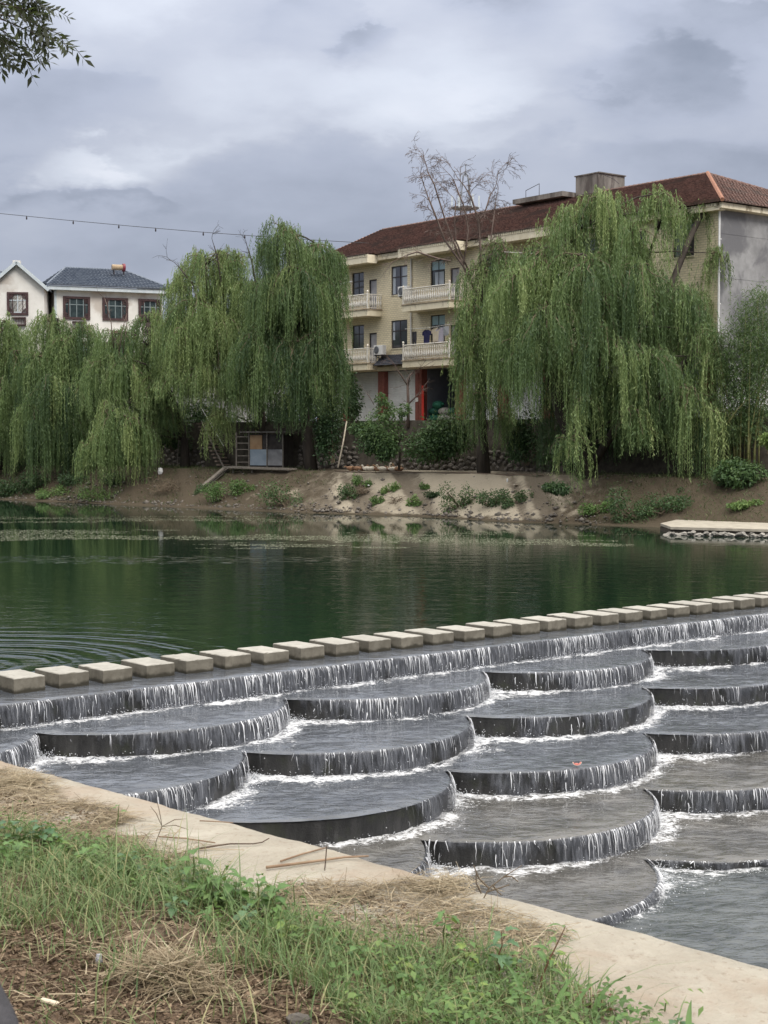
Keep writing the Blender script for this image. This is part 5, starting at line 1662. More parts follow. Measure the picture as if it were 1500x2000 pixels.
def willow(name, label, base_x, base_Y, lobes, trunk_pts, seed, tint=0.45, dens=6.0, r0=0.32, group='willows along the far bank', stems=(), lenr=(0.22, 0.95)):
    """weeping willow: umbrella shaped boughs from which leafy strands hang; lobes are (x, top y, half width, bottom y, depth shift, tint shift)"""
    rg = np.random.default_rng(seed)
    bp = Vector(((base_x - CX) / FPX * base_Y, base_Y, 2.0))
    root = thing(name, bp, label, 'tree', group)
    tk, tw = MB(), MB()
    LV, LF, LT = [], [], []
    off = 0
    fork = None
    if trunk_pts:
        tp = [bp + Vector((0, 0, -0.3))] + [at(x, y, base_Y + dz) for x, y, dz in trunk_pts]
        n = len(tp)
        tk.tube(tp, [r0 * (1.25 if i == 0 else 1) * (1 - 0.5 * i / n) for i in range(n)], 9)
    for st in stems:
        sp_ = [at(x, y, base_Y + dz) for x, y, dz in st]
        n = len(sp_)
        tk.tube(sp_, [r0 * 0.55 * (1 - 0.55 * i / n) for i in range(n)], 7)
    for lb in lobes:
        cx, ty, hw_, by, dz = lb[:5]
        dt = lb[5] if len(lb) > 5 else 0.0  # shift lightens bough tops and darkens hollows, painting shade into leaf colour
        Y = base_Y + dz
        c = at(cx, ty, Y)
        zb = at(cx, by, Y).z
        R = hw_ * Y / FPX
        # limb from the trunk to the bough
        if trunk_pts:
            f0 = tp[min(len(tp) - 1, max(1, int(rg.integers(1, len(tp)))))]
            k = min(range(1, len(tp)), key=lambda i: abs(tp[i].z - (c.z - 1.2)) + 0.3 * (tp[i] - c).length)
            f0 = tp[k]
            cl = Vector((c.x, c.y, c.z - 0.12))
            m1 = f0.lerp(cl, 0.4) + Vector((rg.normal(0, .15), rg.normal(0, .15), 0.35)); m2 = f0.lerp(cl, 0.75) + Vector((rg.normal(0, .12), rg.normal(0, .12), 0.25))
            rr = min(0.14, 0.03 + 0.03 * R)
            tk.tube([f0, m1, m2, cl], [rr, rr * .8, rr * .55, rr * .3], 6)
        nb = int(max(7, 6 + R * 5.0))
        ph = rg.uniform(0, 2 * PI) + np.arange(nb) * 2.39996
        ln = R * rg.uniform(0.30, 1.12, nb)
        so, sd_, sl_, st_ = [], [], [], []
        for j in range(nb):
            d = np.array([math.cos(ph[j]), math.sin(ph[j]), 0])
            us = np.linspace(0, 1, 7)
            # each bough rises or not, then arches over and hangs in a tassel of its own
            up = rg.choice((-.5, -.2, 0.1, .35, .6), p=(.2, .25, .25, .2, .1)) * min(R, 1.5)
            droop = R * rg.uniform(0.25, 0.8) + max(up, 0)
            path = np.array([c.x, c.y, c.z - 0.2]) + d * (us ** .9 * ln[j])[:, None] + np.array([0, 0, 1]) * (up * np.sin(us * PI * 0.62) - droop * us ** 2.4)[:, None]
            path[1:, :2] += rg.normal(0, 0.06, (6, 2))
            tw.tube([Vector(p) for p in path], [0.034, 0.03, 0.024, 0.019, 0.014, 0.010, 0.006], 4, cap=False)
            ns = max(6, int(dens * 2.05 * ln[j] * (0.9 + R * 0.35)))
            u = rg.beta(1.7, 1.0, ns)
            p = np.stack([np.interp(u, us, path[:, k]) for k in range(3)], 1)
            p[:, :2] += rg.normal(0, 0.085 + 0.055 * R, (ns, 2))
            so.append(p); sd_.append(np.tile(d, (ns, 1)) + rg.normal(0, .35, (ns, 3)) * [1, 1, 0])
            avail = np.maximum(p[:, 2] - zb, 0.5)
            lf = rg.uniform(*lenr)
            sl_.append(avail * np.clip(lf * rg.uniform(0.35, 1.12, ns), 0.10, 1.04))
            st_.append(np.full(ns, rg.normal(0, 0.17) + 0.10 * (up > 0.2)))
            # wispy whips standing above the bough
            if rg.uniform() < 0.55:
                for _ in range(2):
                    q = path[rg.integers(1, 5)]
                    hgt = rg.uniform(.25, .8); dr = rg.normal(0, .35, 2)
                    wp = [Vector((q[0] + dr[0] * f * hgt, q[1] + dr[1] * f * hgt, q[2] + hgt * (f - .75 * f ** 3))) for f in (0, .4, .75, 1)]
                    tw.tube(wp, [.012, .010, .008, .005], 3, cap=False)
                    k_ = 5
                    so.append(np.array([list(wp[1 + i % 3]) for i in range(k_)])); sd_.append(np.tile(np.r_[dr, 0], (k_, 1)) + rg.normal(0, .3, (k_, 3)) * [1, 1, 0])
                    sl_.append(rg.uniform(.2, .9, k_)); st_.append(np.full(k_, .16))
        so, sd_, sl_, st_ = np.concatenate(so), unit(np.concatenate(sd_)), np.concatenate(sl_), np.concatenate(st_)
        sp = 0.085
        cnt = np.maximum(3, (sl_ / sp).astype(int))
        ii = np.repeat(np.arange(len(sl_)), cnt)
        st = np.concatenate([np.arange(k) / k for k in cnt])
        arc = sl_[ii] * st
        outw = (0.32 * np.minimum(sl_, 2.0))[ii] * (1 - np.exp(-2.2 * arc)) * 0.55
        ph_ = rg.uniform(0, 2 * PI, len(sl_))[ii]
        swx = 0.08 * np.sin(arc * 1.9 + ph_) * st + rg.normal(0, .012, len(ii))
        P_ = so[ii] + sd_[ii] * outw[:, None]
        P_[:, 0] += swx
        P_[:, 1] += 0.05 * np.cos(arc * 2.0 + ph_)
        P_[:, 2] -= arc * (0.90 + 0.10 * np.minimum(1, arc)) - 0.15 * np.exp(-arc * 3)
        D = unit(np.c_[rg.normal(0, 0.45, (len(ii), 2)), -rg.uniform(0.5, 1.2, len(ii))])
        Nn = randdir(rg, len(ii)) + np.array([0, -0.6, 0.25])
        L = rg.uniform(0.14, 0.25, len(ii)) * (1 - 0.25 * st)
        V, F = leaf_quads(P_, D, Nn, L, L * rg.uniform(0.17, 0.25, len(ii)))
        LV.append(V); LF.append(F + off); off += len(V)
        tn = tint + dt + (st_ + rg.normal(0, 0.09, len(sl_)))[ii] + 0.16 * (st - 0.5) + rg.normal(0, 0.07, len(ii))
        LT.append(np.repeat(np.clip(tn, 0, 1), 4))
        # the hanging twigs themselves, thin and continuous
        K = 7
        tt_ = np.linspace(0, 1, K)[None, :]
        A_ = sl_[:, None] * tt_
        ow = (0.32 * np.minimum(sl_, 2.0))[:, None] * (1 - np.exp(-2.2 * A_)) * 0.55
        X = so[:, None, :] + sd_[:, None, :] * ow[:, :, None]
        X[:, :, 2] -= A_ * (0.90 + 0.10 * np.minimum(1, A_)) - 0.15 * np.exp(-A_ * 3)
        wv = unit(rg.normal(0, 1, (len(sl_), 1, 3)) * [1, 1, 0]) * 0.008
        R_ = np.stack([X - wv, X + wv], 2).reshape(-1, 3)
        b_i = (np.arange(len(sl_)) * 2 * K)[:, None, None]
        q_ = np.stack([2 * np.arange(K - 1), 2 * np.arange(K - 1) + 1, 2 * np.arange(K - 1) + 3, 2 * np.arange(K - 1) + 2], 1)[None]
        LV.append(R_); LF.append((b_i + q_).reshape(-1, 4) + off); off += len(R_)
        LT.append(np.repeat(np.clip(tint + dt + st_ + .12, 0, 1), 2 * K))
    if tk.V: tk.build('trunk', M['bark'], root, smooth=True, origin=tuple(bp))
    tag(tw.build('twigs', M['twig'], root, origin=tuple(bp)), kind='stuff')
    tag(mesh('foliage', np.concatenate(LV), np.concatenate(LF), M['willow'], root, origin=tuple(bp), attrs={'tint': np.concatenate(LT)}), kind='stuff')
    return root


willow('willow_tree', 'huge weeping willow before the right half of the brick house', 1150, 71.8,
       [(1170, 378, 85, 560, 0.5, .15), (1110, 415, 75, 600, 0, .12), (1060, 480, 85, 700, -.5, .10), (1010, 530, 70, 760, -1, .12), (1230, 440, 90, 640, 0, 0), (1290, 372, 66, 520, .8, .12),
        (1372, 402, 42, 545, 1.2, .16), (1150, 500, 110, 760, -1.5, -.06), (1240, 515, 100, 800, -1.2, -.10), (1330, 560, 80, 760, -.5, -.10), (1070, 590, 95, 840, -2, .0),
        (1190, 650, 85, 870, -2.6, -.06), (1270, 690, 90, 900, -2.6, -.04), (1375, 640, 55, 790, -2, .02), (1345, 750, 72, 965, -3, .0), (1395, 690, 48, 850, -2.6, .03), (1130, 770, 42, 900, -3, .10),
        (1240, 800, 60, 905, -3, .04), (1110, 850, 36, 985, -3.2, .04), (1390, 800, 38, 975, -3.2, -.02), (1020, 640, 60, 800, -1.5, .08), (1180, 570, 60, 720, -2.2, -.10), (1400, 490, 30, 640, .3, .1),
        (1300, 600, 70, 880, 1.5, -.25), (1130, 680, 90, 930, 1.8, -.28), (1230, 740, 100, 935, 2.0, -.30), (1340, 820, 60, 940, 1.5, -.28)],
       [(1128, 880, -.3), (1095, 800, -.5), (1080, 740, -.6), (1062, 660, -.4), (1068, 590, -.3), (1085, 520, 0), (1120, 450, .3)], 1, 0.44, 5.6, 0.40,
       stems=([(1095, 800, -.5), (1150, 700, -.6), (1210, 600, -.4), (1260, 520, 0), (1290, 430, .5)], [(1150, 700, -.6), (1240, 640, -.8), (1310, 560, -.4), (1345, 470, .5), (1372, 415, 1.0)], [(1150, 920, 0), (1200, 840, -1), (1290, 770, -1.6), (1350, 690, -2)]))
willow('willow_tree', 'half dead willow left of the biggest one, its bare grey limbs above the red roof', 945, 77.0,
       [(945, 520, 52, 720, 0, .12), (985, 480, 55, 700, .3, .08), (925, 590, 42, 850, -.5, .12), (950, 640, 50, 880, -1, .10), (975, 600, 55, 830, -.6, .02), (915, 690, 34, 880, -1.2, .12), (1005, 690, 40, 900, -1, -.02), (940, 760, 40, 890, -1.4, .02),
        (900, 640, 22, 800, -.6, .12), (990, 800, 26, 905, -1.5, .02), (960, 560, 60, 800, 1.2, -.2)],
       [(942, 860, 0), (938, 780, 0), (946, 690, .1), (944, 600, .1), (948, 520, .2)], 2, 0.45, 6.0, 0.30)
willow('willow_tree', 'tall rounded willow standing just left of the brick house', 609, 84.5,
       [(560, 445, 62, 640, 0, .06), (615, 470, 55, 690, .2, .0), (520, 480, 32, 600, .3, .08), (590, 520, 75, 740, -.8, .0), (640, 530, 42, 760, 0, -.04), (540, 540, 60, 720, -.6, -.02), (655, 590, 30, 800, -.3, -.04), (620, 640, 60, 850, -1, -.14),
        (565, 660, 60, 820, -1, -.16), (650, 690, 34, 880, -.8, -.10), (590, 740, 55, 880, -1.2, -.2), (530, 700, 36, 860, -1, -.06), (560, 600, 80, 870, 1.6, -.3), (630, 620, 55, 880, 1.5, -.3), (650, 500, 28, 620, .6, 0), (505, 560, 42, 760, -.4, .04), (500, 640, 46, 830, -.8, .0), (480, 700, 40, 870, .8, -.2)],
       [(600, 850, 0), (590, 780, 0), (580, 710, 0), (572, 650, 0), (570, 560, 0), (562, 470, 0)], 3, 0.36, 6.6, 0.32, lenr=(0.2, 0.88),
       stems=([(590, 780, 0), (615, 690, .2), (630, 600, .2), (618, 500, .2)],))
willow('willow_tree', 'yellowish willow with thin twiggy crown left of the rounded willow', 500, 90.0,
       [(400, 500, 62, 640, 0, .14), (352, 545, 42, 700, 0, .12), (440, 540, 55, 700, 0, .06), (462, 500, 36, 640, .2, .06), (435, 495, 34, 620, .2, .1), (385, 580, 65, 760, -1, .16), (430, 630, 65, 800, -1.2, .14), (470, 600, 42, 760, -.5, -.04), (360, 650, 55, 800, -1.4, .14), (445, 720, 45, 850, -1.5, .24), (395, 720, 60, 820, -1.6, .14),
        (470, 740, 30, 880, -1.5, .22), (330, 720, 36, 790, -1.6, .08), (425, 800, 24, 912, -1.8, .26), (500, 560, 30, 700, .2, 0), (420, 600, 80, 800, 1.4, -.22), (485, 690, 40, 850, 1, -.2), (478, 555, 40, 740, -.2, .08), (345, 600, 46, 780, -.6, .1), (330, 660, 36, 800, -.8, .08), (480, 640, 44, 820, -1, .04)],
       [(515, 850, 0), (505, 770, 0), (470, 720, 0), (440, 650, 0), (410, 580, 0), (398, 520, 0)], 4, 0.48, 6.0, 0.26,
       stems=([(505, 770, 0), (490, 650, 0), (468, 560, 0), (440, 500, .2)],))
willow('willow_tree', 'willow with a low cascade of branches in front of the white house', 362, 92.0,
       [(290, 620, 40, 760, .5, .08), (235, 645, 45, 760, 0, .02), (310, 680, 45, 800, 0, -.02), (250, 700, 55, 830, -.8, .06), (200, 700, 40, 840, -.5, .0), (300, 740, 50, 850, -1, .04), (215, 790, 48, 950, -2, .16), (250, 810, 42, 960, -2.3, .16), (190, 850, 32, 960, -2.4, .12), (285, 830, 26, 915, -1.6, .12), (325, 790, 34, 880, -1, .08), (270, 700, 70, 860, 1.2, -.25), (300, 610, 22, 700, .8, .1)],
       [(360, 860, 0), (345, 800, 0), (318, 740, 0), (295, 680, 0), (290, 630, 0)], 5, 0.44, 7.4, 0.26, lenr=(0.4, 1.0),
       stems=([(345, 800, 0), (280, 750, -.5), (235, 720, -.5), (225, 660, 0)], [(280, 750, -.5), (240, 800, -1.6), (220, 795, -2)]))
willow('willow_tree', 'dense dark willow second from the left edge', 130, 97.0,
       [(100, 622, 50, 790, 0, .08), (165, 640, 42, 790, 0, .10), (130, 660, 55, 850, -.6, .04), (75, 690, 45, 900, -1, -.04), (105, 740, 52, 930, -1.6, -.06), (150, 750, 42, 930, -1.4, -.04), (70, 790, 40, 945, -2, -.04), (185, 690, 30, 850, 0, .02), (110, 690, 75, 930, 1.2, -.25), (130, 820, 40, 940, -1.8, -.08)],
       [(135, 860, 0), (128, 780, 0), (120, 700, 0), (112, 640, 0)], 6, 0.40, 8.4, 0.28, lenr=(0.45, 1.02))
willow('willow_tree', 'weeping willow cut off by the left edge of the picture', 0, 101.0,
       [(15, 628, 42, 800, 0, .08), (-30, 640, 50, 820, 0, .06), (30, 680, 38, 880, -.8, -.02), (0, 740, 45, 920, -1.4, -.05), (40, 790, 32, 940, -1.8, -.05), (-50, 730, 55, 930, -1, -.04), (10, 700, 60, 930, 1.2, -.25)],
       [(-5, 860, 0), (-8, 780, 0), (-8, 700, 0), (0, 640, 0)], 7, 0.40, 8.4, 0.28, lenr=(0.45, 1.02))


def bare_tree(name, label, base, segs, seed, m, r0, depth=5, cat='tree', weep=0.25, spread=0.55, group=None, parent=None, part='limbs'):
    """leafless branching wood grown from given main limbs [(x, y, depth Y) ...]"""
    rg = random.Random(seed)
    root = parent or thing(name, base, label, cat, group)
    b = MB()

    def grow(p, d, L, r, lev):
        pts, n = [p], 4
        q, dd = p.copy(), d.copy()
        for i in range(n):
            dd = (dd + Vector((rg.gauss(0, .16), rg.gauss(0, .16), rg.gauss(0, .12) - (weep * .22 if lev > 1 else 0)))).normalized()
            q = q + dd * (L / n); pts.append(q)
        b.tube(pts, [max(0.007, r * (1 - 0.13 * i)) for i in range(n + 1)], 5 if lev < 2 else 3, cap=False)
        if lev >= depth: return
        for j in range(3):
            i = rg.randint(1, n)
            nd = (dd + Vector((rg.gauss(0, spread), rg.gauss(0, spread), rg.gauss(.14, spread * .7)))).normalized()
            grow(pts[i], nd, L * rg.uniform(.5, .85), r * .56, lev + 1)
    for (pts, L, r, lev) in segs:
        ps = [at(*p) for p in pts]
        b.tube(ps, [r * (1 - .45 * i / len(ps)) for i in range(len(ps))], 6)
        grow(ps[-1], (ps[-1] - ps[-2]).normalized(), L, r * .5, lev)
        for i in range(1, len(ps)):
            for _ in range(3):
                dd = ((ps[i] - ps[i - 1]).normalized() + Vector((rg.gauss(0, .7), rg.gauss(0, .5), rg.gauss(0.1, .4)))).normalized()
                grow(ps[i].lerp(ps[i - 1], rg.random()), dd, L * .6, r * .3, lev + 1)
    o = b.build(part, m, root, smooth=True, origin=tuple(base) if parent is None else tuple(parent.location))
    return root


dead = [o for o in C.objects if o.get('label', '').startswith('half dead willow')][0]
bare_tree(None, None, None, [
    ([(944, 600, 77.1), (905, 520, 77), (868, 468, 77), (850, 420, 76.8), (836, 385, 76.6)], 1.15, .062, 1),
    ([(905, 520, 77), (885, 470, 77.2), (868, 425, 77.3), (848, 360, 77.3), (835, 335, 77.3)], 1.0, .05, 1),
    ([(946, 560, 77.1), (938, 480, 77.2), (934, 430, 77.1), (920, 385, 76.9), (912, 371, 76.9)], 1.1, .062, 1),
    ([(938, 480, 77.2), (936, 430, 77.4), (948, 412, 77.5), (958, 380, 77.6)], 1.1, .05, 1),
    ([(920, 540, 77), (890, 470, 76.5), (888, 430, 76.4), (890, 395, 76.2)], 1.0, .045, 2),
    ([(944, 560, 77), (955, 500, 77.2), (962, 440, 77.4), (968, 400, 77.6)], 1.1, .045, 1), ([(905, 520, 77), (915, 450, 77.3), (905, 400, 77.5), (885, 350, 77.4)], 1.0, .045, 2),
    ([(880, 510, 76.8), (855, 505, 76.4), (815, 492, 76.2), (795, 498, 76)], 1.0, .05, 3)],
    21, M['bark_red'], .1, 5, parent=dead, part='dead_limbs', weep=.5)

# small bare twigs standing above the left willows
lw = [o for o in C.objects if o.get('label', '').startswith('willow with a low cascade')][0]
bare_tree(None, None, None, [([(222, 680, 91), (217, 630, 91), (210, 600, 91), (205, 585, 91)], .6, .03, 4), ([(232, 690, 91), (240, 640, 91), (248, 612, 91)], .6, .03, 4), ([(240, 690, 91), (247, 640, 91), (247, 612, 91)], .5, .02, 4)],
          5, M['bark_red'], .05, 5, parent=lw, part='dead_twigs', weep=.1)
yw = [o for o in C.objects if o.get('label', '').startswith('yellowish willow')][0]
bare_tree(None, None, None, [([(440, 650, 89.5), (400, 590, 89), (372, 550, 89), (352, 525, 89)], 1.0, .05, 3), ([(440, 600, 89.5), (430, 540, 89), (424, 500, 89), (418, 480, 89)], .9, .045, 3), ([(500, 560, 89.5), (492, 510, 89.5), (484, 485, 89.5)], .8, .05, 3)],
          6, M['bark'], .05, 5, parent=yw, part='dead_limbs', weep=.3)


sg_name = 'weed clumps on the silt slope'


def shrub(name, label, x, y, Y, hw_, hh, seed, mat_='leafdark', tint=.45, n=900, leaf=.13, wid=.5, cat='shrub', group=None, lobes=5, stem=True, zbase=None, flat=0.7):
    """leafy shrub of several clumps round its stems; x, y = middle at the foot"""
    rg = np.random.default_rng(seed)
    b0 = at(x, y, Y)
    root = thing(name, b0, label, cat, group)
    R, H = hw_ * Y / FPX, hh * Y / FPX
    LV, LF, LT = [], [], []
    off = 0
    st = MB()
    for k in range(lobes):
        a = rg.uniform(0, 2 * PI)
        rr = R * rg.uniform(0.15, 0.62)
        if group == sg_name: a = rg.choice((0, PI)) + rg.normal(0, .5)
        c = np.array([b0.x + math.cos(a) * rr * (1.9 if group == sg_name else 1.25), b0.y + math.sin(a) * rr * flat, b0.z + H * (rg.uniform(0.0, 0.75) ** 1.3 if group == sg_name else rg.uniform(0.22, 0.80))])
        r = np.array([R * rg.uniform(.4, .65), R * rg.uniform(.4, .6) * flat, H * rg.uniform(.28, .42)])
        m = int(n * 2.0 / lobes)
        d = randdir(rg, m)
        P_ = c + d * r * (rg.uniform(0.35, 1.0, m) ** 0.5)[:, None] * (1 + 0.18 * rg.normal(0, 1, m))[:, None]
        D = unit(d * 0.7 + randdir(rg, m) * 0.8 + np.array([0, 0, -0.15]))
        Nn = unit(d + randdir(rg, m) * 0.7 + np.array([0, -.2, .5]))
        L = leaf * rg.uniform(0.6, 1.25, m)
        V, F = leaf_quads(P_, D, Nn, L, L * wid * rg.uniform(.8, 1.2, m), 0.15)
        LV.append(V); LF.append(F + off); off += len(V)
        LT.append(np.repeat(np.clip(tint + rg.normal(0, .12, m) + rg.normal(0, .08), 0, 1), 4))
        if stem:
            p0 = Vector((b0.x + rg.normal(0, .06), b0.y + rg.normal(0, .06), b0.z - .1))
            st.tube([p0, p0.lerp(Vector(c), .5) + Vector((rg.normal(0, .08), 0, .05)), Vector(c)], [.03 * (1 + H * .3), .02 * (1 + H * .3), .01], 5, cap=False)
    if stem: st.build('stem', M['twig'], root, origin=tuple(b0))
    tag(mesh('foliage', np.concatenate(LV), np.concatenate(LF), M[mat_], root, origin=tuple(b0), attrs={'tint': np.concatenate(LT)}), kind='stuff')
    return root


# bushes on and before the retaining wall
wb = 'bushes against the retaining wall'
shrub('bush', 'big dark bush spilling over the wall below the open bay', 850, 895, 78.8, 68, 82, 31, tint=.42, n=4200, leaf=.17, lobes=12, group=wb)
shrub('bush', 'dark round bush left of the thin young tree at the wall', 745, 898, 79.0, 40, 55, 32, tint=.36, n=2000, leaf=.16, lobes=7, group=wb)
shrub('bush', 'low bush on the wall top below the shutters', 716, 862, 80.0, 26, 36, 33, tint=.5, n=900, leaf=.15, lobes=5, group=wb)
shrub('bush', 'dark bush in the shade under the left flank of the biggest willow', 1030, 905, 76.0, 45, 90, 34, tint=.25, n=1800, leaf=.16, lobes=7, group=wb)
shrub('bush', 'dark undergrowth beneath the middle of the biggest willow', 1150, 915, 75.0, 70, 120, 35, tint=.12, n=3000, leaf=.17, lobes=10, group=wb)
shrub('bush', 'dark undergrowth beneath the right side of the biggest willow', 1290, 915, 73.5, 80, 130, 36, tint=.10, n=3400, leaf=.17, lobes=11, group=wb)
shrub('bush', 'broad leaved bush at the foot of the bamboo', 1455, 948, 66.5, 52, 52, 37, tint=.5, n=1500, leaf=.18, lobes=8, group=wb)
shrub('bush', 'bright yellow green bush at the right edge of the picture', 1504, 882, 66.0, 22, 38, 38, tint=.98, n=600, leaf=.15, lobes=4, group=wb, mat_='weed')
shrub('bush', 'dark bush behind the small plank shed', 520, 870, 92.0, 60, 70, 39, tint=.22, n=2400, leaf=.18, lobes=9, group=wb)
shrub('bush', 'dark shaded bush right of the rounded willow trunk', 650, 900, 83.5, 36, 90, 40, tint=.18, n=1600, leaf=.16, lobes=7, group=wb)
shrub('bush', 'dark green bush below the yellowish willow left of the stairs', 335, 880, 93.5, 34, 60, 41, tint=.3, n=1300, leaf=.17, lobes=6, group=wb)
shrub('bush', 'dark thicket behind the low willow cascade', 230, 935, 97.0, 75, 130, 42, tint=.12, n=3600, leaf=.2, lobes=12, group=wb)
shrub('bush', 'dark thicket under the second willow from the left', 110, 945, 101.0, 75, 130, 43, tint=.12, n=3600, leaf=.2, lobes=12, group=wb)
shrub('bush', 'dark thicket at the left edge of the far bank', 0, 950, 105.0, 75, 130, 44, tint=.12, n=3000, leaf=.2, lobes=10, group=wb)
shrub('bush', 'leafy dark branch bush before the left red pillar', 690, 820, 86.0, 20, 85, 45, tint=.25, n=1000, leaf=.17, lobes=6, group=wb)
shrub('bush', 'dark hedge along the terrace behind the yellowish willow', 430, 850, 97.0, 60, 40, 46, tint=.3, n=1800, leaf=.18, lobes=9, group=wb)
shrub('bush', 'dark hedge at the foot of the gray end wall', 1480, 835, 71.0, 60, 40, 47, tint=.3, n=1600, leaf=.16, lobes=8, group=wb)
for j, (x, hw2, top, Y, lab) in enumerate(((190, 60, 105, 99, 'dark hedge behind the willow with the low cascade'), (300, 60, 95, 98, 'dark hedge left of the white glimpsed house'), (380, 50, 70, 97, 'dark hedge above the stone steps'), (560, 60, 110, 93, 'tall dark hedge behind the rounded willow'), (640, 34, 90, 92, 'dark hedge at the left corner of the brick house'), (60, 80, 110, 104, 'dark hedge below the gabled house'))):
    shrub('hedge', lab, x, 845, Y, hw2, top, 110 + j, tint=.18, n=1500, leaf=.2, lobes=10, cat='hedge', group='dark hedges on the terrace')
for j, (x, y, a_, c_, tn, lab) in enumerate(((20, 972, 40, 34, .35, 'leafy weeds at the water below the leftmost willow'), (70, 962, 40, 44, .28, 'dark weed thicket on the bank below the two left willows'), (140, 966, 36, 40, .3, 'dark weed thicket beside the bright water weeds'), (230, 958, 34, 34, .3, 'dark weeds left of the dead brush heap'), (270, 972, 26, 22, .45, 'green weeds at the water left of the dead brush heap'), (1400, 975, 50, 30, .3, 'dark weeds in the shade left of the broad leaved bush'), (1340, 985, 40, 30, .35, 'dark weeds under the right tassels of the biggest willow'), (1090, 965, 30, 24, .3, 'shaded weeds at the foot of the biggest willow'))):
    shrub('weed_thicket', lab, x, y, 97.0 - x * .021 if x < 400 else 68.0, a_, c_, 130 + j, tint=tn, n=900, leaf=.13, lobes=8, group='weed thickets on the dark bank', stem=False)
# young trees before the shops
shrub('young_tree', 'young leafy tree with a thin bent trunk before the shutters', 779, 915, 79.2, 1, 1, 48, n=10, lobes=1, cat='tree', stem=False)
yt = C.objects[-2] if False else [o for o in C.objects if o.get('label', '').startswith('young leafy tree')][0]
for ch in list(yt.children): bpy.data.objects.remove(ch)
b = MB(); b.tube([at(779, 918, 79.2), at(782, 885, 79.2), at(779, 865, 79.2), at(768, 850, 79.2), at(752, 835, 79.1)], [.07, .06, .055, .045, .03], 6)
b.tube([at(779, 865, 79.2), at(788, 845, 79.2), at(795, 815, 79.2)], [.04, .03, .015], 5)
b.build('trunk', M['bark'], yt, smooth=True, origin=tuple(yt.location))
rg = np.random.default_rng(49)
LV, LF, LT, off = [], [], [], 0
for (x, y, r) in ((752, 800, 20), (735, 825, 22), (770, 815, 22), (748, 850, 28), (775, 845, 18), (745, 780, 12), (720, 845, 16), (790, 800, 12), (760, 870, 20)):
    c = np.array(at(x, y, 79.1 + rg.uniform(-.5, .5))); R = r * 79 / FPX; m = int(14 * r)
    d = randdir(rg, m); P_ = c + d * R * (rg.uniform(.2, 1, m) ** .6)[:, None]
    L = rg.uniform(.12, .24, m)
    V, F = leaf_quads(P_, unit(d + randdir(rg, m)), unit(randdir(rg, m) + np.array([0, -.4, .8])), L, L * .42, .2)
    LV.append(V); LF.append(F + off); off += len(V); LT.append(np.repeat(np.clip(.62 + rg.normal(0, .14, m), 0, 1), 4))
tag(mesh('foliage', np.concatenate(LV), np.concatenate(LF), M['leafdark'], yt, origin=tuple(yt.location), attrs={'tint': np.concatenate(LT)}), kind='stuff')
bare_tree('bare_tree', 'small bare tree with a cut dark trunk before the middle shutter', at(797, 832, 82.5), [
    ([(797, 835, 82.5), (797, 780, 82.5), (796, 750, 82.5)], .3, .09, 4), ([(797, 790, 82.5), (812, 775, 82.5), (818, 768, 82.5)], .8, .04, 3),
    ([(797, 755, 82.5), (800, 735, 82.5), (805, 728, 82.4)], .9, .05, 3), ([(797, 755, 82.5), (785, 735, 82.3), (775, 722, 82.2)], .9, .04, 3), ([(730, 790, 82.3), (722, 775, 82.2), (716, 768, 82.2)], .5, .02, 4)], 9, M['bark_red'], .08, 5, weep=.2)

# bamboo clump at the right
bb = thing('bamboo', at(1430, 905, 68.5), 'feathery bamboo clump with yellow green culms at the right edge', 'bamboo')
rg = np.random.default_rng(51)
LV, LF, LT, off = [], [], [], 0
for k in range(17):
    x0 = 1436 + rg.uniform(-16, 50); x1 = x0 + rg.normal(14, 26); yt_ = rg.uniform(545, 700)
    Y = 68.5 + rg.uniform(-.8, 1.5)
    pts = [at(x0 + (x1 - x0) * f ** 1.6, 915 - (915 - yt_) * f, Y) for f in np.linspace(0, 1, 8)]
    b = MB(); b.tube(pts, [.038 - .004 * i for i in range(8)], 6); b.build('culm', M['culm'], bb, smooth=True, origin=tuple(bb.location))
    for i in range(2, 8):
        c = np.array(pts[i]); m = 130 if i < 4 else 330
        R = 0.45 + 0.28 * math.sin(i / 8 * PI) * 2
        P_ = c + rg.normal(0, 1, (m, 3)) * [R * .55, R * .5, R * .45]
        D = unit(np.c_[rg.normal(0, 1, (m, 2)), rg.normal(-.45, .5, m)])
        L = rg.uniform(.12, .22, m)
        V, F = leaf_quads(P_, D, unit(randdir(rg, m) + np.array([0, -.3, .9])), L, L * .17, .25)
        LV.append(V); LF.append(F + off); off += len(V); LT.append(np.repeat(np.clip(.5 + rg.normal(0, .16, m) + .02 * i, 0, 1), 4))
tag(mesh('foliage', np.concatenate(LV), np.concatenate(LF), M['bamboo_leaf'], bb, origin=tuple(bb.location), attrs={'tint': np.concatenate(LT)}), kind='stuff')
bare_tree('bamboo', 'leaning bare bamboo stem right of the feathery bamboo', at(1410, 870, 68), [([(1398, 860, 68), (1440, 800, 68), (1495, 745, 68)], .8, .03, 3)], 12, M['culm'], .03, 5, cat='bamboo', weep=.3)

# weeds growing on the silt slope, one thing each
sg_ = 'weed clumps on the silt slope'
def slope_Y(x, y):
    lo, hi = 40.0, 140.0
    best = None
    for Y in np.arange(55, 110, 0.1):
        p = at(x, y, Y)
        # inland distance from the waterline
        d = np.array([p.x, p.y]); bb_ = bank_at(np.arange(-60, 80, .5)); rel = (d - bb_) @ BN; lat = np.abs((d - bb_) @ BU)
        k = lat.argmin(); z = np.interp(rel[k], PROF[:, 0], PROF[:, 1])
        e = abs(p.z - z)
        if rel[k] > -1 and (best is None or e < best[0]): best = (e, Y)
    return best[1] if best else 75.0


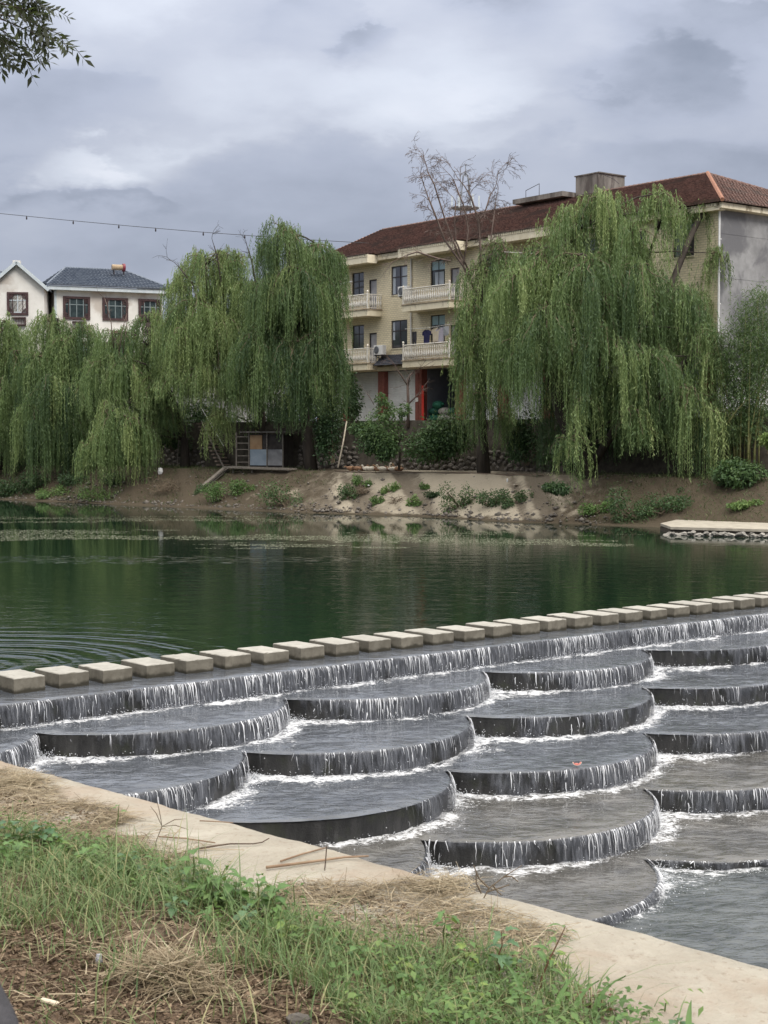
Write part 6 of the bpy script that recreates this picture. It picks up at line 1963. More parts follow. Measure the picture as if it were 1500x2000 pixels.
for j, (x, y, a, c, tn, mt_, lab) in enumerate((
        (560, 985, 34, 52, .55, 'leafdark', 'large bright weed clump on the slope left of the bare silt'), (676, 972, 17, 32, .5, 'leafdark', 'dark round weed clump below the row of ducks'),
        (707, 950, 12, 24, .5, 'weed', 'wispy grey green weed just below the path and ducks'), (763, 960, 12, 20, .75, 'weed', 'small light green weed tuft high on the bare silt'),
        (738, 985, 9, 16, .5, 'weed', 'tiny weed tuft low on the bare silt'), (808, 988, 11, 22, .55, 'weed', 'thin weed tuft near the water on the bare silt'),
        (830, 955, 8, 14, .55, 'weed', 'tiny weed tuft in the upper middle of the bare silt'), (897, 990, 28, 50, .55, 'leafdark', 'leafy weed clump with a tall shoot below the half dead willow'),
        (960, 990, 22, 34, .45, 'leafdark', 'left half of the wide weed mat below the biggest willow'), (1005, 985, 24, 32, .45, 'leafdark', 'right half of the wide weed mat below the biggest willow'),
        (1165, 998, 22, 24, .5, 'weed', 'small weed clump left of the big shaded one'), (1235, 1008, 36, 60, .4, 'leafdark', 'tall weed clump at the water below the biggest willow'), (1295, 1000, 44, 38, .45, 'leafdark', 'long low weed clump left of the concrete landing'),
        (380, 968, 18, 26, .42, 'leafdark', 'weed clump beside the plank ramp'), (440, 975, 34, 38, .32, 'weed', 'grassy weeds below the plank jetty'), (480, 960, 22, 24, .35, 'weed', 'grassy weeds under the right end of the jetty'),
        (195, 975, 30, 32, .55, 'weed', 'bright weeds at the water under the low cascade'), (30, 965, 42, 42, .3, 'leafdark', 'dark weeds at the water by the left edge'), (105, 968, 26, 24, .5, 'weed', 'bright weeds at the water under the second willow'),
        (1460, 988, 26, 16, .6, 'weed', 'low grass clump above the concrete landing'), (850, 972, 14, 12, .2, 'leafdark', 'dark creeping weed in a rill of the bare silt'))):
    shrub('weed_clump', lab, x, y, slope_Y(x, y), a, c, 60 + j, mat_=mt_, tint=tn, n=int(18 * (a + 12)), leaf=.11, lobes=9, group=sg_, flat=1.0, stem=a > 10)
# rough grass and small stones on the damp parts of the bank
rg = np.random.default_rng(301)
N = 60000
mm = rg.uniform(-45, 62, N); dd = rg.uniform(.25, 6.0, N)
b_ = bank_at(mm); P2_ = b_ + np.outer(dd, BN)
cx_ = CX + P2_[:, 0] / P2_[:, 1] * FPX
dens_ = np.interp(cx_, [0, 250, 420, 600, 660, 1000, 1080, 1250, 1500], [.95, .75, .6, .35, .06, .08, .4, .7, .8])
nzz = fbm(np.c_[mm * .7, dd * 1.1], 55) + .5 * vnoise(np.c_[mm * 2.2, dd * 2.2], 56)
kp = (nzz * .55 + .5 < dens_) & (rg.uniform(0, 1, N) < .8) & (cx_ > -60) & (cx_ < 1600)
P2_, dd = P2_[kp], dd[kp]; n = len(dd)
zb_ = np.interp(dd, PROF[:, 0], PROF[:, 1]) - .02
hh_ = rg.gamma(3, .06, n); az_ = rg.uniform(0, 2 * PI, n)
D_ = unit(np.c_[np.cos(az_) * .6, np.sin(az_) * .6, rg.uniform(.5, 1.2, n)])
V, F = leaf_quads(np.c_[P2_, zb_], D_, unit(rg.normal(0, 1, (n, 3)) + np.array([0, -1, .3])), hh_, rg.uniform(.012, .035, n), .2)
tag(mesh('bank_grass', V, F, M['grass_bank'], attrs={'tint': np.repeat(np.clip(rg.normal(.36, .22, n), 0, 1), 4)}), 'rough patchy grass on the damp parts of the far bank', None, None, 'stuff')
N = 2600
mm = rg.uniform(-30, 45, N); dd = np.abs(rg.normal(0, 1.6, N)) + .1; dd = np.where(rg.uniform(0, 1, N) < .4, rg.uniform(0, .8, N), dd)
P2_ = bank_at(mm) + np.outer(dd, BN); zb_ = np.interp(dd, PROF[:, 0], PROF[:, 1])
V, F = drops(np.c_[P2_, zb_ + .02], rg.gamma(2, .018, N) + .01)
tag(mesh('bank_stones', V, F, M['rubble']), 'small stones and clods strewn along the far waterline', None, None, 'stuff')
# brown dead brush
for j, (x, y, a, c, lab) in enumerate(((330, 960, 48, 36, 'heap of dark brown dead brush left of the plank ramp'), (705, 965, 12, 14, 'little brown dead brush under the wispy weed'), (775, 985, 12, 14, 'little brown dead brush low on the bare silt'))):
    p = at(x, y, slope_Y(x, y)); rt = thing('dead_brush', p, lab, 'brush')
    b = MB(); rs = random.Random(70 + j)
    for k in range(int(a * 7)):
        q = p + Vector((rs.gauss(0, a * .011), rs.gauss(0, a * .010), rs.uniform(0, c * .024) * rs.random()))
        d = Vector((rs.gauss(0, 1), rs.gauss(0, 1), rs.gauss(.2, .5))).normalized() * rs.uniform(.2, .6)
        b.tube([q, q + d * .5 + Vector((0, 0, .05)), q + d], [.012, .009, .004], 3, cap=False)
    tag(b.build('twigs', M['twig'], rt, origin=tuple(p)), kind='stuff')

# ------------------------------------------------------------------ bits and pieces on the far bank
M['plank'] = surf('old_plank', (0.12, 0.105, 0.09), (0.22, 0.195, 0.165), 3, 0.9, 0.4, 18, (1, 6, 6))
# small shed of boards and sheet metal
p = bank_pt(520, 4.6, 2.12)
shed = thing('plank_shed', p, 'small shed of boards and grey sheet metal under the yellowish willow', 'shed', None, math.atan2(BU[1], BU[0]) + .35)
b = MB(); b.box(-1.0, .05, -.02, .03, 0.15, 1.05); b.build('metal_sheet', surf('blue_grey_sheet', (0.20, 0.25, 0.30), (0.28, 0.33, 0.38), 2, 0.6, 0.1), shed)
b = MB(); b.box(-1.0, -.25, -.015, .03, 1.06, 1.85); b.build('rusty_sheet', surf('rust_board', (0.28, 0.17, 0.09), (0.36, 0.24, 0.14), 2, 0.8, 0.1), shed)
b = MB(); b.box(.1, 1.0, -.02, .03, .15, 1.05); b.build('metal_sheet', M['grey_render'], shed)
b = MB(); b.box(-.24, 1.0, .02, .05, 1.06, 1.85); b.box(-1.05, 1.05, .03, 1.4, 0.0, 1.9); b.build('board_wall', surf('dark_board', (0.035, 0.03, 0.028), (0.06, 0.052, 0.048), 3, 0.9, 0.2), shed)
b = MB()
for x in (-1.85, -1.05, .07, 1.05): b.box(x - .035, x + .035, -.06, .0, 0, 2.0)
b.build('post', M['plank'], shed)
for i in range(5):
    b = MB(); b.box(-1.83, -1.07, -.05, -.01, .3 + i * .36, .35 + i * .36); b.build('rail', M['plank'], shed)
b = MB(); b.box(-1.5, 1.3, -.3, 1.5, 2.0, 2.06); b.build('roof', M['tank'], shed)
# plank jetty and ramp along the slope edge
q0, q1, q2 = bank_pt(440, 3.3, 2.16), bank_pt(566, 3.3, 2.10), bank_pt(392, 1.6, 1.05)
jt = thing('plank_jetty', q0, 'old plank walkway with a ramp going down to the left below the shed', 'jetty')
for i, (a, c, w_) in enumerate(((q0, q1, .16), (q0 + Vector((.25, .35, .02)), q1 + Vector((.25, .35, .02)), .16), (q2, q0, .15), (q2 + Vector((.2, .35, 0)), q0 + Vector((.2, .35, 0)), .15))):
    d = c - a; b = MB(); b.obox((a + c) / 2, d, d.cross(Vector((0, 0, 1))), Vector((0, 0, 1)), d.length / 2, w_, .045)
    b.build('plank', M['plank'], jt, origin=tuple(q0))
for f in (0.1, .4, .7, .95):
    c = q0.lerp(q1, f); b = MB(); b.tube([c + Vector((.1, .1, -.1)), c + Vector((.1, .1, -1.0))], .06, 6); b.build('pile', M['plank'], jt, origin=tuple(q0))
# steps up the wall
st0, st1 = bank_pt(438, 5.2, 2.15), bank_pt(396, 6.2, TERR + .05)
sw = thing('stone_steps', st0, 'narrow dark steps climbing left up the wall beside the shed', 'steps')
d = st1 - st0; n = 13
side = Vector((BN[0], BN[1], 0)) * .45
hx = Vector((d.x, d.y, 0)).normalized()
step_m = surf('worn_step', (0.17, 0.13, 0.105), (0.27, 0.21, 0.17), 4, 0.9, 0.4)
for i in range(n):
    c = st0 + d * (i + .5) / n
    b = MB(); b.obox(c, hx, side, (0, 0, 1), .20, .45, .045); b.build('step', step_m, sw, origin=tuple(st0))
b = MB(); b.tube([st0 + Vector((0, -.45, .0)) * 1, st1 + Vector((0, -.45, 0))], .05, 5); b.build('stringer', M['plank'], sw, origin=tuple(st0))
b = MB(); b.tube([st0 + Vector((0, -.3, 1.2)), st1 + Vector((-.1, -.3, .95))], .02, 5); b.build('handrail', M['white_pvc'], sw, origin=tuple(st0))
# two ladders, leaning pole
l0 = bank_pt(353, 5.0, 2.1)
la = thing('ladder', l0, 'dark wooden ladder against the wall left of the steps', 'ladder')
b = MB()
for s_ in (-.22, .22): b.tube([l0 + Vector((s_, 0, 0)), l0 + Vector((s_ + .08, .5, 2.1))], .03, 5)
b.build('rail', M['plank'], la, origin=tuple(l0))
for i in range(6):
    c = l0 + Vector((.08, .5, 2.1)) * ((i + .6) / 6.3); b = MB(); b.tube([c + Vector((-.22, 0, 0)), c + Vector((.22, 0, 0))], .022, 5); b.build('rung', M['plank'], la, origin=tuple(l0))
pa, pb = at(660, 913, 80.5), at(677, 823, 81.6)
b = MB(); b.tube([pa, pa.lerp(pb, .5) + Vector((.03, 0, 0)), pb], [.05, .045, .035], 6)
tag(b.build('leaning_pole', surf('pale_pole', (0.30, 0.26, 0.20), (0.40, 0.35, 0.28), 4, 0.8, 0.2), smooth=True), 'long pale wooden pole leaning on the wall left of the ducks', 'pole')
# hose along the slope edge
hz_ = [bank_pt(x, 3.75, 2.03 + .02 * math.sin(x * .05)) for x in range(655, 1075, 14)]
b = MB(); b.tube(hz_, .032, 5)
tag(b.build('hose', surf('brown_hose', (0.10, 0.075, 0.055), (0.15, 0.11, 0.085), 5, 0.7, 0.1), smooth=True), 'thin brown hose lying along the top edge of the silt slope', 'hose')
# heap with a white block, litter on the slope
for (x, y, w_, h_, col, lab) in ((313, 925, .34, .42, 'white_pvc', 'pale upright block on the earth under the willow cascade'), (993, 1004, .38, .16, 'concrete', 'flat concrete lump at the water edge below the biggest willow'),
                                 (991, 941, .12, .2, 'white_pvc', 'small white scrap high on the slope below the half dead willow'), (720, 949, .16, .07, 'white_pvc', 'white scrap below the ducks on the slope'), (1060, 952, .2, .06, 'white_pvc', 'thin white scrap at the right end of the bare silt'),
                                 (690, 966, .10, .08, 'white_pvc', 'small white scrap right of the dark round weed'), (427, 996, .22, .04, 'white_pvc', 'white scrap at the water edge left of the large weed clump'), (1008, 948, .3, .06, 'concrete', 'flat grey slab lying on the slope beside the weed mat')):
    Y = slope_Y(x, y); p = at(x, y, Y); b = MB(); rs = random.Random(int(x))
    b.blob((0, 0, h_ * .3), w_ * .5, w_ * .4, h_ * .55, 6, 4, .2, rs)
    o = b.build('debris', M[col]); o.location = p; o.rotation_euler = (0, .1, rs.uniform(0, 2)); tag(o, lab, 'debris')

# ducks resting in a row under the wall
duck_b = surf('brown_duck', (0.16, 0.085, 0.05), (0.30, 0.18, 0.11), 9, 0.8, 0.2)
duck_w = surf('white_duck', (0.50, 0.45, 0.37), (0.66, 0.61, 0.52), 9, 0.8, 0.2)
bill_m = surf('duck_bill', (0.34, 0.20, 0.06), (0.42, 0.26, 0.09), 9, 0.5, 0.05)


def duck(x, m, label, yaw, up, sc=1.0):
    p = bank_pt(x, 4.9, 2.03)
    d = thing('duck', p, label, 'duck', 'ducks resting under the wall', yaw)
    b = MB()
    spine = [(-.34, .20), (-.30, .17), (-.22, .15), (-.08, .145), (.06, .15), (.16, .165), (.205, .20), (.215, .25 + up * .5), (.225, .30 + up), (.25, .335 + up), (.29, .335 + up), (.325, .325 + up)]
    rad = [.02, .055, .10, .135, .13, .10, .065, .045, .042, .056, .052, .022]
    b.tube([Vector((x_, 0, z_)) * sc for x_, z_ in spine], [r * sc for r in rad], 8)
    b.build('body', m, d, smooth=True)
    b = MB(); b.add([Vector(v) * sc for v in ((.315, -.022, .325 + up), (.315, .022, .325 + up), (.40, .026, .312 + up), (.40, -.026, .312 + up), (.315, 0, .345 + up), (.40, 0, .322 + up))], [(0, 1, 2, 3), (0, 3, 5, 4), (1, 4, 5, 2), (3, 2, 5), (0, 4, 1)])
    b.build('bill', bill_m, d)
    b = MB()
    for s_ in (-.07, .07):
        b.tube([Vector((0, s_, .06)) * sc, Vector((.01, s_, .0)) * sc], .014 * sc, 4); b.box(-.01 * sc, .09 * sc, (s_ - .03) * sc, (s_ + .03) * sc, 0, .012)
    b.build('feet', bill_m, d)


for (x, m, lab, yaw, up) in ((685, duck_b, 'brown duck alone at the left end of the resting row', 3.0, -.10), (698, duck_b, 'brown duck second from the left, head low', 2.6, -.11), (709, duck_b, 'brown duck third from the left, against the wall', .4, -.03),
                             (717, duck_w, 'pale duck between brown ducks in the left half of the row', 2.9, -.02), (727, duck_w, 'white duck left of the middle of the row', .2, -.05), (737, duck_b, 'brown duck in the middle of the row between two white ones', 2.4, .0),
                             (746, duck_w, 'white duck right of the middle of the row', 3.0, .0), (754, duck_w, 'white duck with its neck stretched up highest', .3, .10), (763, duck_b, 'brown duck third from the thin tree trunk', 2.8, -.06),
                             (770, duck_w, 'white duck second from the thin tree trunk', .1, -.02), (777, duck_b, 'brown duck beside the thin young tree trunk', 2.7, .02)):
    duck(x, m, lab, yaw, up)

# duckweed and scum drifting in bands near the far bank
rg = np.random.default_rng(77)
N = 170000
px = rg.uniform(-40, 1540, N); py = 985 + rg.uniform(0, 1, N) * 105
a = np.array([ground(x, y, 0.004)[:2] for x, y in zip(px, py)])
# clumps stretched across the view
v = fbm(np.c_[a[:, 0] * .16 + .05 * a[:, 1], a[:, 1] * .55], 61, 4) + .25 * vnoise(np.c_[a[:, 0] * 1.3, a[:, 1] * 2.2], 62)
band = np.exp(-((py - 1046) / 17) ** 2) * np.clip(1.1 - px / 1500, 0.15, 1) + .8 * np.exp(-((py - 1014) / 7) ** 2) * (px < 900) + .7 * np.exp(-((py - 1060) / 14) ** 2) * np.exp(-((px - 900) / 330) ** 2) + .3 * np.exp(-((py - 1072) / 4) ** 2) * np.exp(-((px - 560) / 120) ** 2)
keep = (v * .55 + band * .75 > .47) & (rg.uniform(0, 1, N) < .75)
a = a[keep]; n = len(a)
sz = rg.uniform(.008, .030, n)
an = rg.uniform(0, PI, n)
ux = np.c_[np.cos(an), np.sin(an)] * (sz * rg.uniform(.8, 2.2, n))[:, None]; uy = np.c_[-np.sin(an), np.cos(an)] * sz[:, None]
V = np.stack([np.c_[a - ux, np.full(n, .004)], np.c_[a - uy, np.full(n, .005)], np.c_[a + ux, np.full(n, .006)], np.c_[a + uy, np.full(n, .005)]], 1).reshape(-1, 3)
tag(mesh('duckweed', V, np.arange(4 * n).reshape(n, 4), M['scum'], attrs={'tint': np.repeat(np.clip(rg.normal(.5, .25, n), 0, 1), 4)}), 'pale scum and duckweed drifting in bands on the pool', None, None, 'stuff')

print('LEAVES', NLEAF[0])

# ------------------------------------------------------------------ near bank
def wpt(l, inn, z=0.0):
    """near wall frame: metres along it (downstream), metres inland of its river edge"""
    q = WC + WD * l + WN * inn
    return Vector((q[0], q[1], z))


WW = 0.74
rs = random.Random(12)
nw = thing('river_wall', wpt(0, 0, WTOP - 2), 'pale concrete river wall with a broad flat top along the near bank', 'wall')
ls_ = np.arange(-40, 16, 0.035)
ins = np.array([-0.001, 0.0, 0.004, 0.02, 0.12, 0.3, 0.5, WW + .25])
chips = 0.010 * vnoise(np.c_[ls_ * 7, ls_ * 0], 4) + 0.008 * vnoise(np.c_[ls_ * 23, ls_ * 0], 5) + 0.018 * np.clip(vnoise(np.c_[ls_ * 2.1, ls_ * 0], 6) - .45, 0, 1)
V = []
for k, i in enumerate(ins):
    e = [1, 1, 1, .7, .15, 0, 0, 0][k]
    z = [-5.5, -.06, -.012, 0, .002, .0, 0, -.004][k]
    dz = 0.004 * vnoise(np.c_[ls_ * 3, np.full(len(ls_), i * 5)], 9) - (np.maximum(chips, 0) * .9 if k in (1, 2) else 0)
    xy = WC + np.outer(ls_, WD) + np.outer(i + chips * e, WN)
    V.append(np.c_[xy, WTOP + z + dz])
V = np.concatenate(V); n = len(ls_)
idx = np.arange(len(V)).reshape(len(ins), n)
Fq = np.stack([idx[:-1, :-1], idx[:-1, 1:], idx[1:, 1:], idx[1:, :-1]], -1).reshape(-1, 4)[:, ::-1]
mesh('wall_body', V, Fq, M['concrete'], nw, origin=tuple(nw.location), smooth=False)

# soil behind it
ls_ = np.arange(-14, 9, .06); iv = np.r_[np.arange(WW, 6.5, .06), 9, 14, 30]
lg, ig = np.meshgrid(ls_, iv)
l_, i_ = lg.ravel(), ig.ravel()
e_ = WW + .10 * fbm(np.c_[l_ * 1.1, l_ * 0], 15)
i2 = np.where(i_ < WW + .01, e_ - .02, i_)
rise = np.clip((i2 - WW) / .5, 0, 1)
z = WTOP - .006 + rise * (.03 + .035 * fbm(np.c_[l_ * .9, i2 * .9], 5) + .012 * vnoise(np.c_[l_ * 6, i2 * 6], 6) + .008 * vnoise(np.c_[l_ * 17, i2 * 17], 7))
xy = WC + np.outer(l_, WD) + i2[:, None] * WN
idx = np.arange(len(l_)).reshape(lg.shape)
Fq = np.stack([idx[:-1, :-1], idx[:-1, 1:], idx[1:, 1:], idx[1:, :-1]], -1).reshape(-1, 4)[:, ::-1]
tag(mesh('near_ground', np.c_[xy, z], Fq, M['soil'], smooth=True), 'brown bare earth of the near bank', None, None, 'structure')
V = [wpt(-200, WW + .1, WTOP - .06), wpt(200, WW + .1, WTOP - .06), wpt(200, 200, WTOP - .06), wpt(-200, 200, WTOP - .06)]
tag(mesh('near_land', V, [(0, 1, 2, 3)], M['soil']), 'earth of the near bank going on beyond the frame', None, None, 'structure')


def gz(P_):
    """height of the near soil at points"""
    d = np.asarray(P_)[:, :2] - WC
    l_, i2 = d @ WD, d @ WN
    rise = np.clip((i2 - WW) / .5, 0, 1)
    return WTOP - .006 + rise * (.03 + .035 * fbm(np.c_[l_ * .9, i2 * .9], 5) + .012 * vnoise(np.c_[l_ * 6, i2 * 6], 6) + .008 * vnoise(np.c_[l_ * 17, i2 * 17], 7))


def in_poly(P_, poly):
    x, y = P_[:, 0], P_[:, 1]
    r = np.zeros(len(P_), dtype=bool)
    n = len(poly)
    for i in range(n):
        x0, y0 = poly[i]; x1, y1 = poly[(i + 1) % n]
        c = ((y0 > y) != (y1 > y)) & (x < (x1 - x0) * (y - y0) / (y1 - y0 + 1e-12) + x0)
        r ^= c
    return r


def patch(poly):
    return [tuple(ground(x, y, WTOP + .02)[:2]) for x, y in poly]


def scatter(poly, dens, rg, wob=0.18):
    pl = np.array(patch(poly)); lo, hi = pl.min(0) - .2, pl.max(0) + .2
    n = int((hi[0] - lo[0]) * (hi[1] - lo[1]) * dens)
    P_ = rg.uniform(lo, hi, (n, 2))
    Q = P_ + wob * np.c_[fbm(P_ * 2.6, 71), fbm(P_ * 2.6, 72)]
    return P_[in_poly(Q, pl)]


rg = np.random.default_rng(90)
# --- grass blades
GP_MAIN = [(-80, 1600), (120, 1640), (230, 1660), (330, 1700), (540, 1750), (620, 1800), (760, 1830), (900, 1840), (1050, 1870), (1130, 1950), (1260, 2060), (700, 2060), (640, 1960), (520, 1930), (300, 1912), (140, 1890), (-80, 1850)]
P_ = scatter(GP_MAIN, 4600, rg)
cl = fbm(P_ * 2.0, 81) + .5 * vnoise(P_ * 6, 82)
P_ = P_[(cl > -.35 + .5 * rg.uniform(-1, 1, len(P_)))]
ex = scatter([(-80, 1560), (300, 1690), (560, 1740), (1050, 1850), (1400, 2060), (-80, 2060)], 260, rg)
P_ = np.r_[P_, ex]
n = len(P_)
z = gz(P_)
px_im = P_[:, 0] / P_[:, 1] * FPX + CX
tall = np.interp(px_im, [0, 250, 420, 560, 760, 1100], [.8, 1.15, 1.35, 1.05, .75, .7])
h = rg.gamma(4, .0235, n) * tall * (.75 + .45 * fbm(P_ * 1.6, 83)) + .025
az = rg.uniform(0, 2 * PI, n)
lean = rg.uniform(.2, 1.5, n)
wd = rg.uniform(.0010, .0027, n)
d = np.c_[np.cos(az), np.sin(az)]
sd = np.c_[-d[:, 1], d[:, 0]]
vs = []
for f, ww in ((0, 1), (.4, .95), (.75, .65), (1, .06)):
    c = P_ + d * (lean * h * f ** 1.9)[:, None]
    zz = z + h * (f - .28 * lean * f ** 2.5)
    vs += [np.c_[c + sd * (wd * ww)[:, None], zz], np.c_[c - sd * (wd * ww)[:, None], zz]]
V = np.stack(vs, 1).reshape(-1, 3)
b0 = (np.arange(n) * 8)[:, None]
F = np.concatenate([b0 + np.array([2 * k, 2 * k + 1, 2 * k + 3, 2 * k + 2]) for k in range(3)])
tn = np.clip(rg.normal(.42, .17, n) + np.where(rg.uniform(0, 1, n) < .17, .5, 0), 0, 1)
tag(mesh('grass', V, F, M['grass'], attrs={'tint': np.repeat(tn, 8)}), 'long thin green grass on the near bank', None, None, 'stuff')

# --- cut straw and litter
def sticks(P_, Lr, Wr, rg, lift, flat=.16):
    n = len(P_); L = rg.gamma(3, Lr / 3, n) + .03; W_ = rg.uniform(*Wr, n)
    a = rg.uniform(0, PI, n); d = np.c_[np.cos(a), np.sin(a), rg.normal(0, flat, n)]
    s = unit(np.c_[-d[:, 1], d[:, 0], rg.normal(0, .5, n)])
    base = np.c_[P_, gz(P_) + .006 + rg.uniform(0, 1, n) ** 2 * lift]
    bend = np.c_[rg.normal(0, .12, (n, 2)), rg.uniform(-.02, .12, n)] * L[:, None]
    a0, m, e = base - d * (L / 2)[:, None], base + bend * .5, base + d * (L / 2)[:, None]
    for q in (a0, e): q[:, 2] = np.maximum(q[:, 2], base[:, 2] - .012)
    w_ = (W_ / 2)[:, None] * s
    V = np.stack([a0 - w_, a0 + w_, m + w_, m - w_, e + w_ * .6, e - w_ * .6], 1).reshape(-1, 3)
    b0 = (np.arange(n) * 6)[:, None]
    return V, np.concatenate([b0 + np.array([0, 1, 2, 3]), b0 + np.array([3, 2, 4, 5])])


S1 = [(-80, 1505), (40, 1520), (130, 1550), (215, 1580), (250, 1640), (330, 1700), (200, 1690), (-80, 1640)]
S2 = [(520, 1735), (610, 1715), (760, 1700), (870, 1718), (980, 1765), (1095, 1810), (1060, 1870), (900, 1850), (640, 1810)]
S3 = [(-80, 1760), (140, 1820), (300, 1860), (480, 1880), (640, 1960), (800, 2060), (-80, 2060)]
A = np.r_[scatter(S1, 10500, rg, .3), scatter(S2, 8500, rg, .3)]
A = A[((A - WC) @ WN) > .10]
A = A[fbm(A * 2.8, 171) + .5 * vnoise(A * 8, 172) > rg.uniform(-.9, .45, len(A))]
V1, F1 = sticks(A, .085, (.0010, .0032), rg, .028)
nA = len(A)
B = np.r_[scatter(S3, 520, rg), scatter([(200, 1570), (330, 1610), (430, 1650), (330, 1700), (220, 1640)], 700, rg, .05), scatter(GP_MAIN, 480, rg)]
V2, F2 = sticks(B, .08, (.0014, .004), rg, .015)
t1 = np.repeat(np.clip(rg.normal(.44, .25, nA) + .2 * fbm(A * 3, 173), 0, 1), 6); t2 = np.repeat(np.clip(rg.normal(.42, .25, len(B)), 0, 1), 6)
# soften: bleached tops of the heaps, dark undersides come from real shade
tag(mesh('cut_straw', np.r_[V1, V2], np.r_[F1, F2 + len(V1)], M['straw'], attrs={'tint': np.r_[t1, t2]}), 'dry cut straw scattered over the bank and wall edge', None, None, 'stuff')
# matted tuft of hay near the bottom
hp_ = ground(335, 1925, WTOP + .02)
n = 2000
q = np.c_[rg.normal(hp_.x, .10, n) + .0, rg.normal(hp_.y, .10, n)]
ax_ = np.array([.8, -.6]); tpos = rg.normal(0, 1, n); q = np.array([hp_.x, hp_.y]) + ax_ * (tpos * .10)[:, None] + rg.normal(0, .04, (n, 2))
V, F = sticks(q, .10, (.0012, .003), rg, .0, .35)
lift = np.repeat(.06 * np.exp(-(tpos / 1.1) ** 2) * rg.uniform(0, 1, n), 6); V[:, 2] += lift
ht = thing('hay_tuft', hp_, 'matted tuft of fine golden hay on the bare earth near the bottom', 'hay')
mesh('hay', V, F, M['straw'], ht, origin=tuple(hp_), attrs={'tint': np.repeat(np.clip(rg.normal(.5, .2, n), 0, 1), 6)})
for (x, y, lab) in ((868, 1722, 'small golden tuft of hay hanging over the wall edge'), (30, 1525, 'pale golden straw wad at the left edge of the wall top')):
    hp_ = ground(x, y, WTOP + .02); n = 700
    q = np.array([hp_.x, hp_.y]) + rg.normal(0, .05, (n, 2)); V, F = sticks(q, .08, (.0010, .0022), rg, .03, .25)
    ht = thing('hay_tuft', hp_, lab, 'hay'); mesh('hay', V, F, M['straw'], ht, origin=tuple(hp_), attrs={'tint': np.repeat(np.clip(rg.normal(.62, .2, n), 0, 1), 6)})
# dead leaf crumbs and pebbles
B = np.r_[scatter(S3, 20000, rg), scatter(S2, 9000, rg), scatter(S1, 9000, rg), scatter(GP_MAIN, 4000, rg)]
B = B[((B - WC) @ WN) > .35]
n = len(B); D = unit(np.c_[rg.normal(0, 1, (n, 2)), rg.normal(0, .25, n)]); L = rg.gamma(2.2, .0045, n) + .004
V, F = leaf_quads(np.c_[B, gz(B) + rg.uniform(.001, .012, n)], D, unit(np.c_[rg.normal(0, .9, (n, 2)), np.ones(n)]), L, L * rg.uniform(.25, .7, n))
tag(mesh('leaf_litter', V, F, M['litter'], attrs={'tint': np.repeat(np.clip(rg.normal(.42, .26, n), 0, 1), 4)}), 'crumbled dead leaves on the bare earth', None, None, 'stuff')

# --- low broad leaved ground weeds (uncounted)
B = np.r_[scatter([(560, 1790), (900, 1840), (1060, 1870), (1140, 1950), (1300, 2060), (820, 2060), (640, 1920)], 260, rg), scatter([(-40, 1600), (120, 1620), (250, 1690), (560, 1760), (560, 1830), (300, 1780), (-40, 1680)], 300, rg), scatter([(700, 1960), (1350, 2000), (1420, 2060), (700, 2060)], 300, rg)]
V_, F_, T_ = [], [], []; off = 0
k = rg.integers(5, 11, len(B)); ii = np.repeat(np.arange(len(B)), k); n = len(ii)
B = B[((B - WC) @ WN) > WW - .12]
k = rg.integers(5, 11, len(B)); ii = np.repeat(np.arange(len(B)), k); n = len(ii)
hgt = np.minimum(rg.gamma(3, .024, len(B)), .12)[ii]
P0 = np.c_[B[ii] + rg.normal(0, .025, (n, 2)), gz(B)[ii] + hgt * rg.uniform(.25, 1, n)]
a = rg.uniform(0, 2 * PI, n); D = unit(np.c_[np.cos(a), np.sin(a), rg.normal(.15, .35, n)])
L = rg.uniform(.014, .040, n)
V, F = leaf_quads(P0, D, unit(np.c_[rg.normal(0, .4, (n, 2)), np.ones(n)]), L, L * rg.uniform(.35, .6, n), .25)
tag(mesh('ground_weeds', V, F, M['weed'], attrs={'tint': np.repeat(np.clip(rg.normal(.48, .17, len(B))[ii] + rg.normal(0, .08, n), 0, 1), 4)}), 'low small leaved weeds creeping over the near bank', None, None, 'stuff')

# --- weeds tall enough to tell apart: stem and single leaves
leaf_src = {}


def leaf_mesh(kind, m):
    if (kind, m) in leaf_src: return leaf_src[(kind, m)]
    V, F = [], []
    prof = {'ovate': [(0, .0), (.12, .20), (.3, .33), (.5, .34), (.72, .22), (.9, .08), (1, 0)], 'lance': [(0, 0), (.15, .09), (.35, .14), (.6, .125), (.85, .06), (1, 0)],
            'lobed': [(0, 0), (.08, .22), (.2, .42), (.3, .22), (.45, .38), (.55, .16), (.75, .2), (1, 0)]}[kind]
    for i, (t_, w_) in enumerate(prof):
        zc = .10 * math.sin(t_ * PI) - .28 * t_ ** 2
        for s_ in (-1, 0, 1): V.append((t_, s_ * w_, zc + (.22 * w_ if s_ else 0)))
    for i in range(len(prof) - 1):
        for s_ in (0, 1): F.append((3 * i + s_, 3 * i + s_ + 1, 3 * i + s_ + 4, 3 * i + s_ + 3))
    me = bpy.data.meshes.new('leaf'); me.from_pydata(V, [], F); me.materials.append(m)
    me.polygons.foreach_set('use_smooth', np.ones(len(me.polygons), dtype=bool))
    leaf_src[(kind, m)] = me
    return me


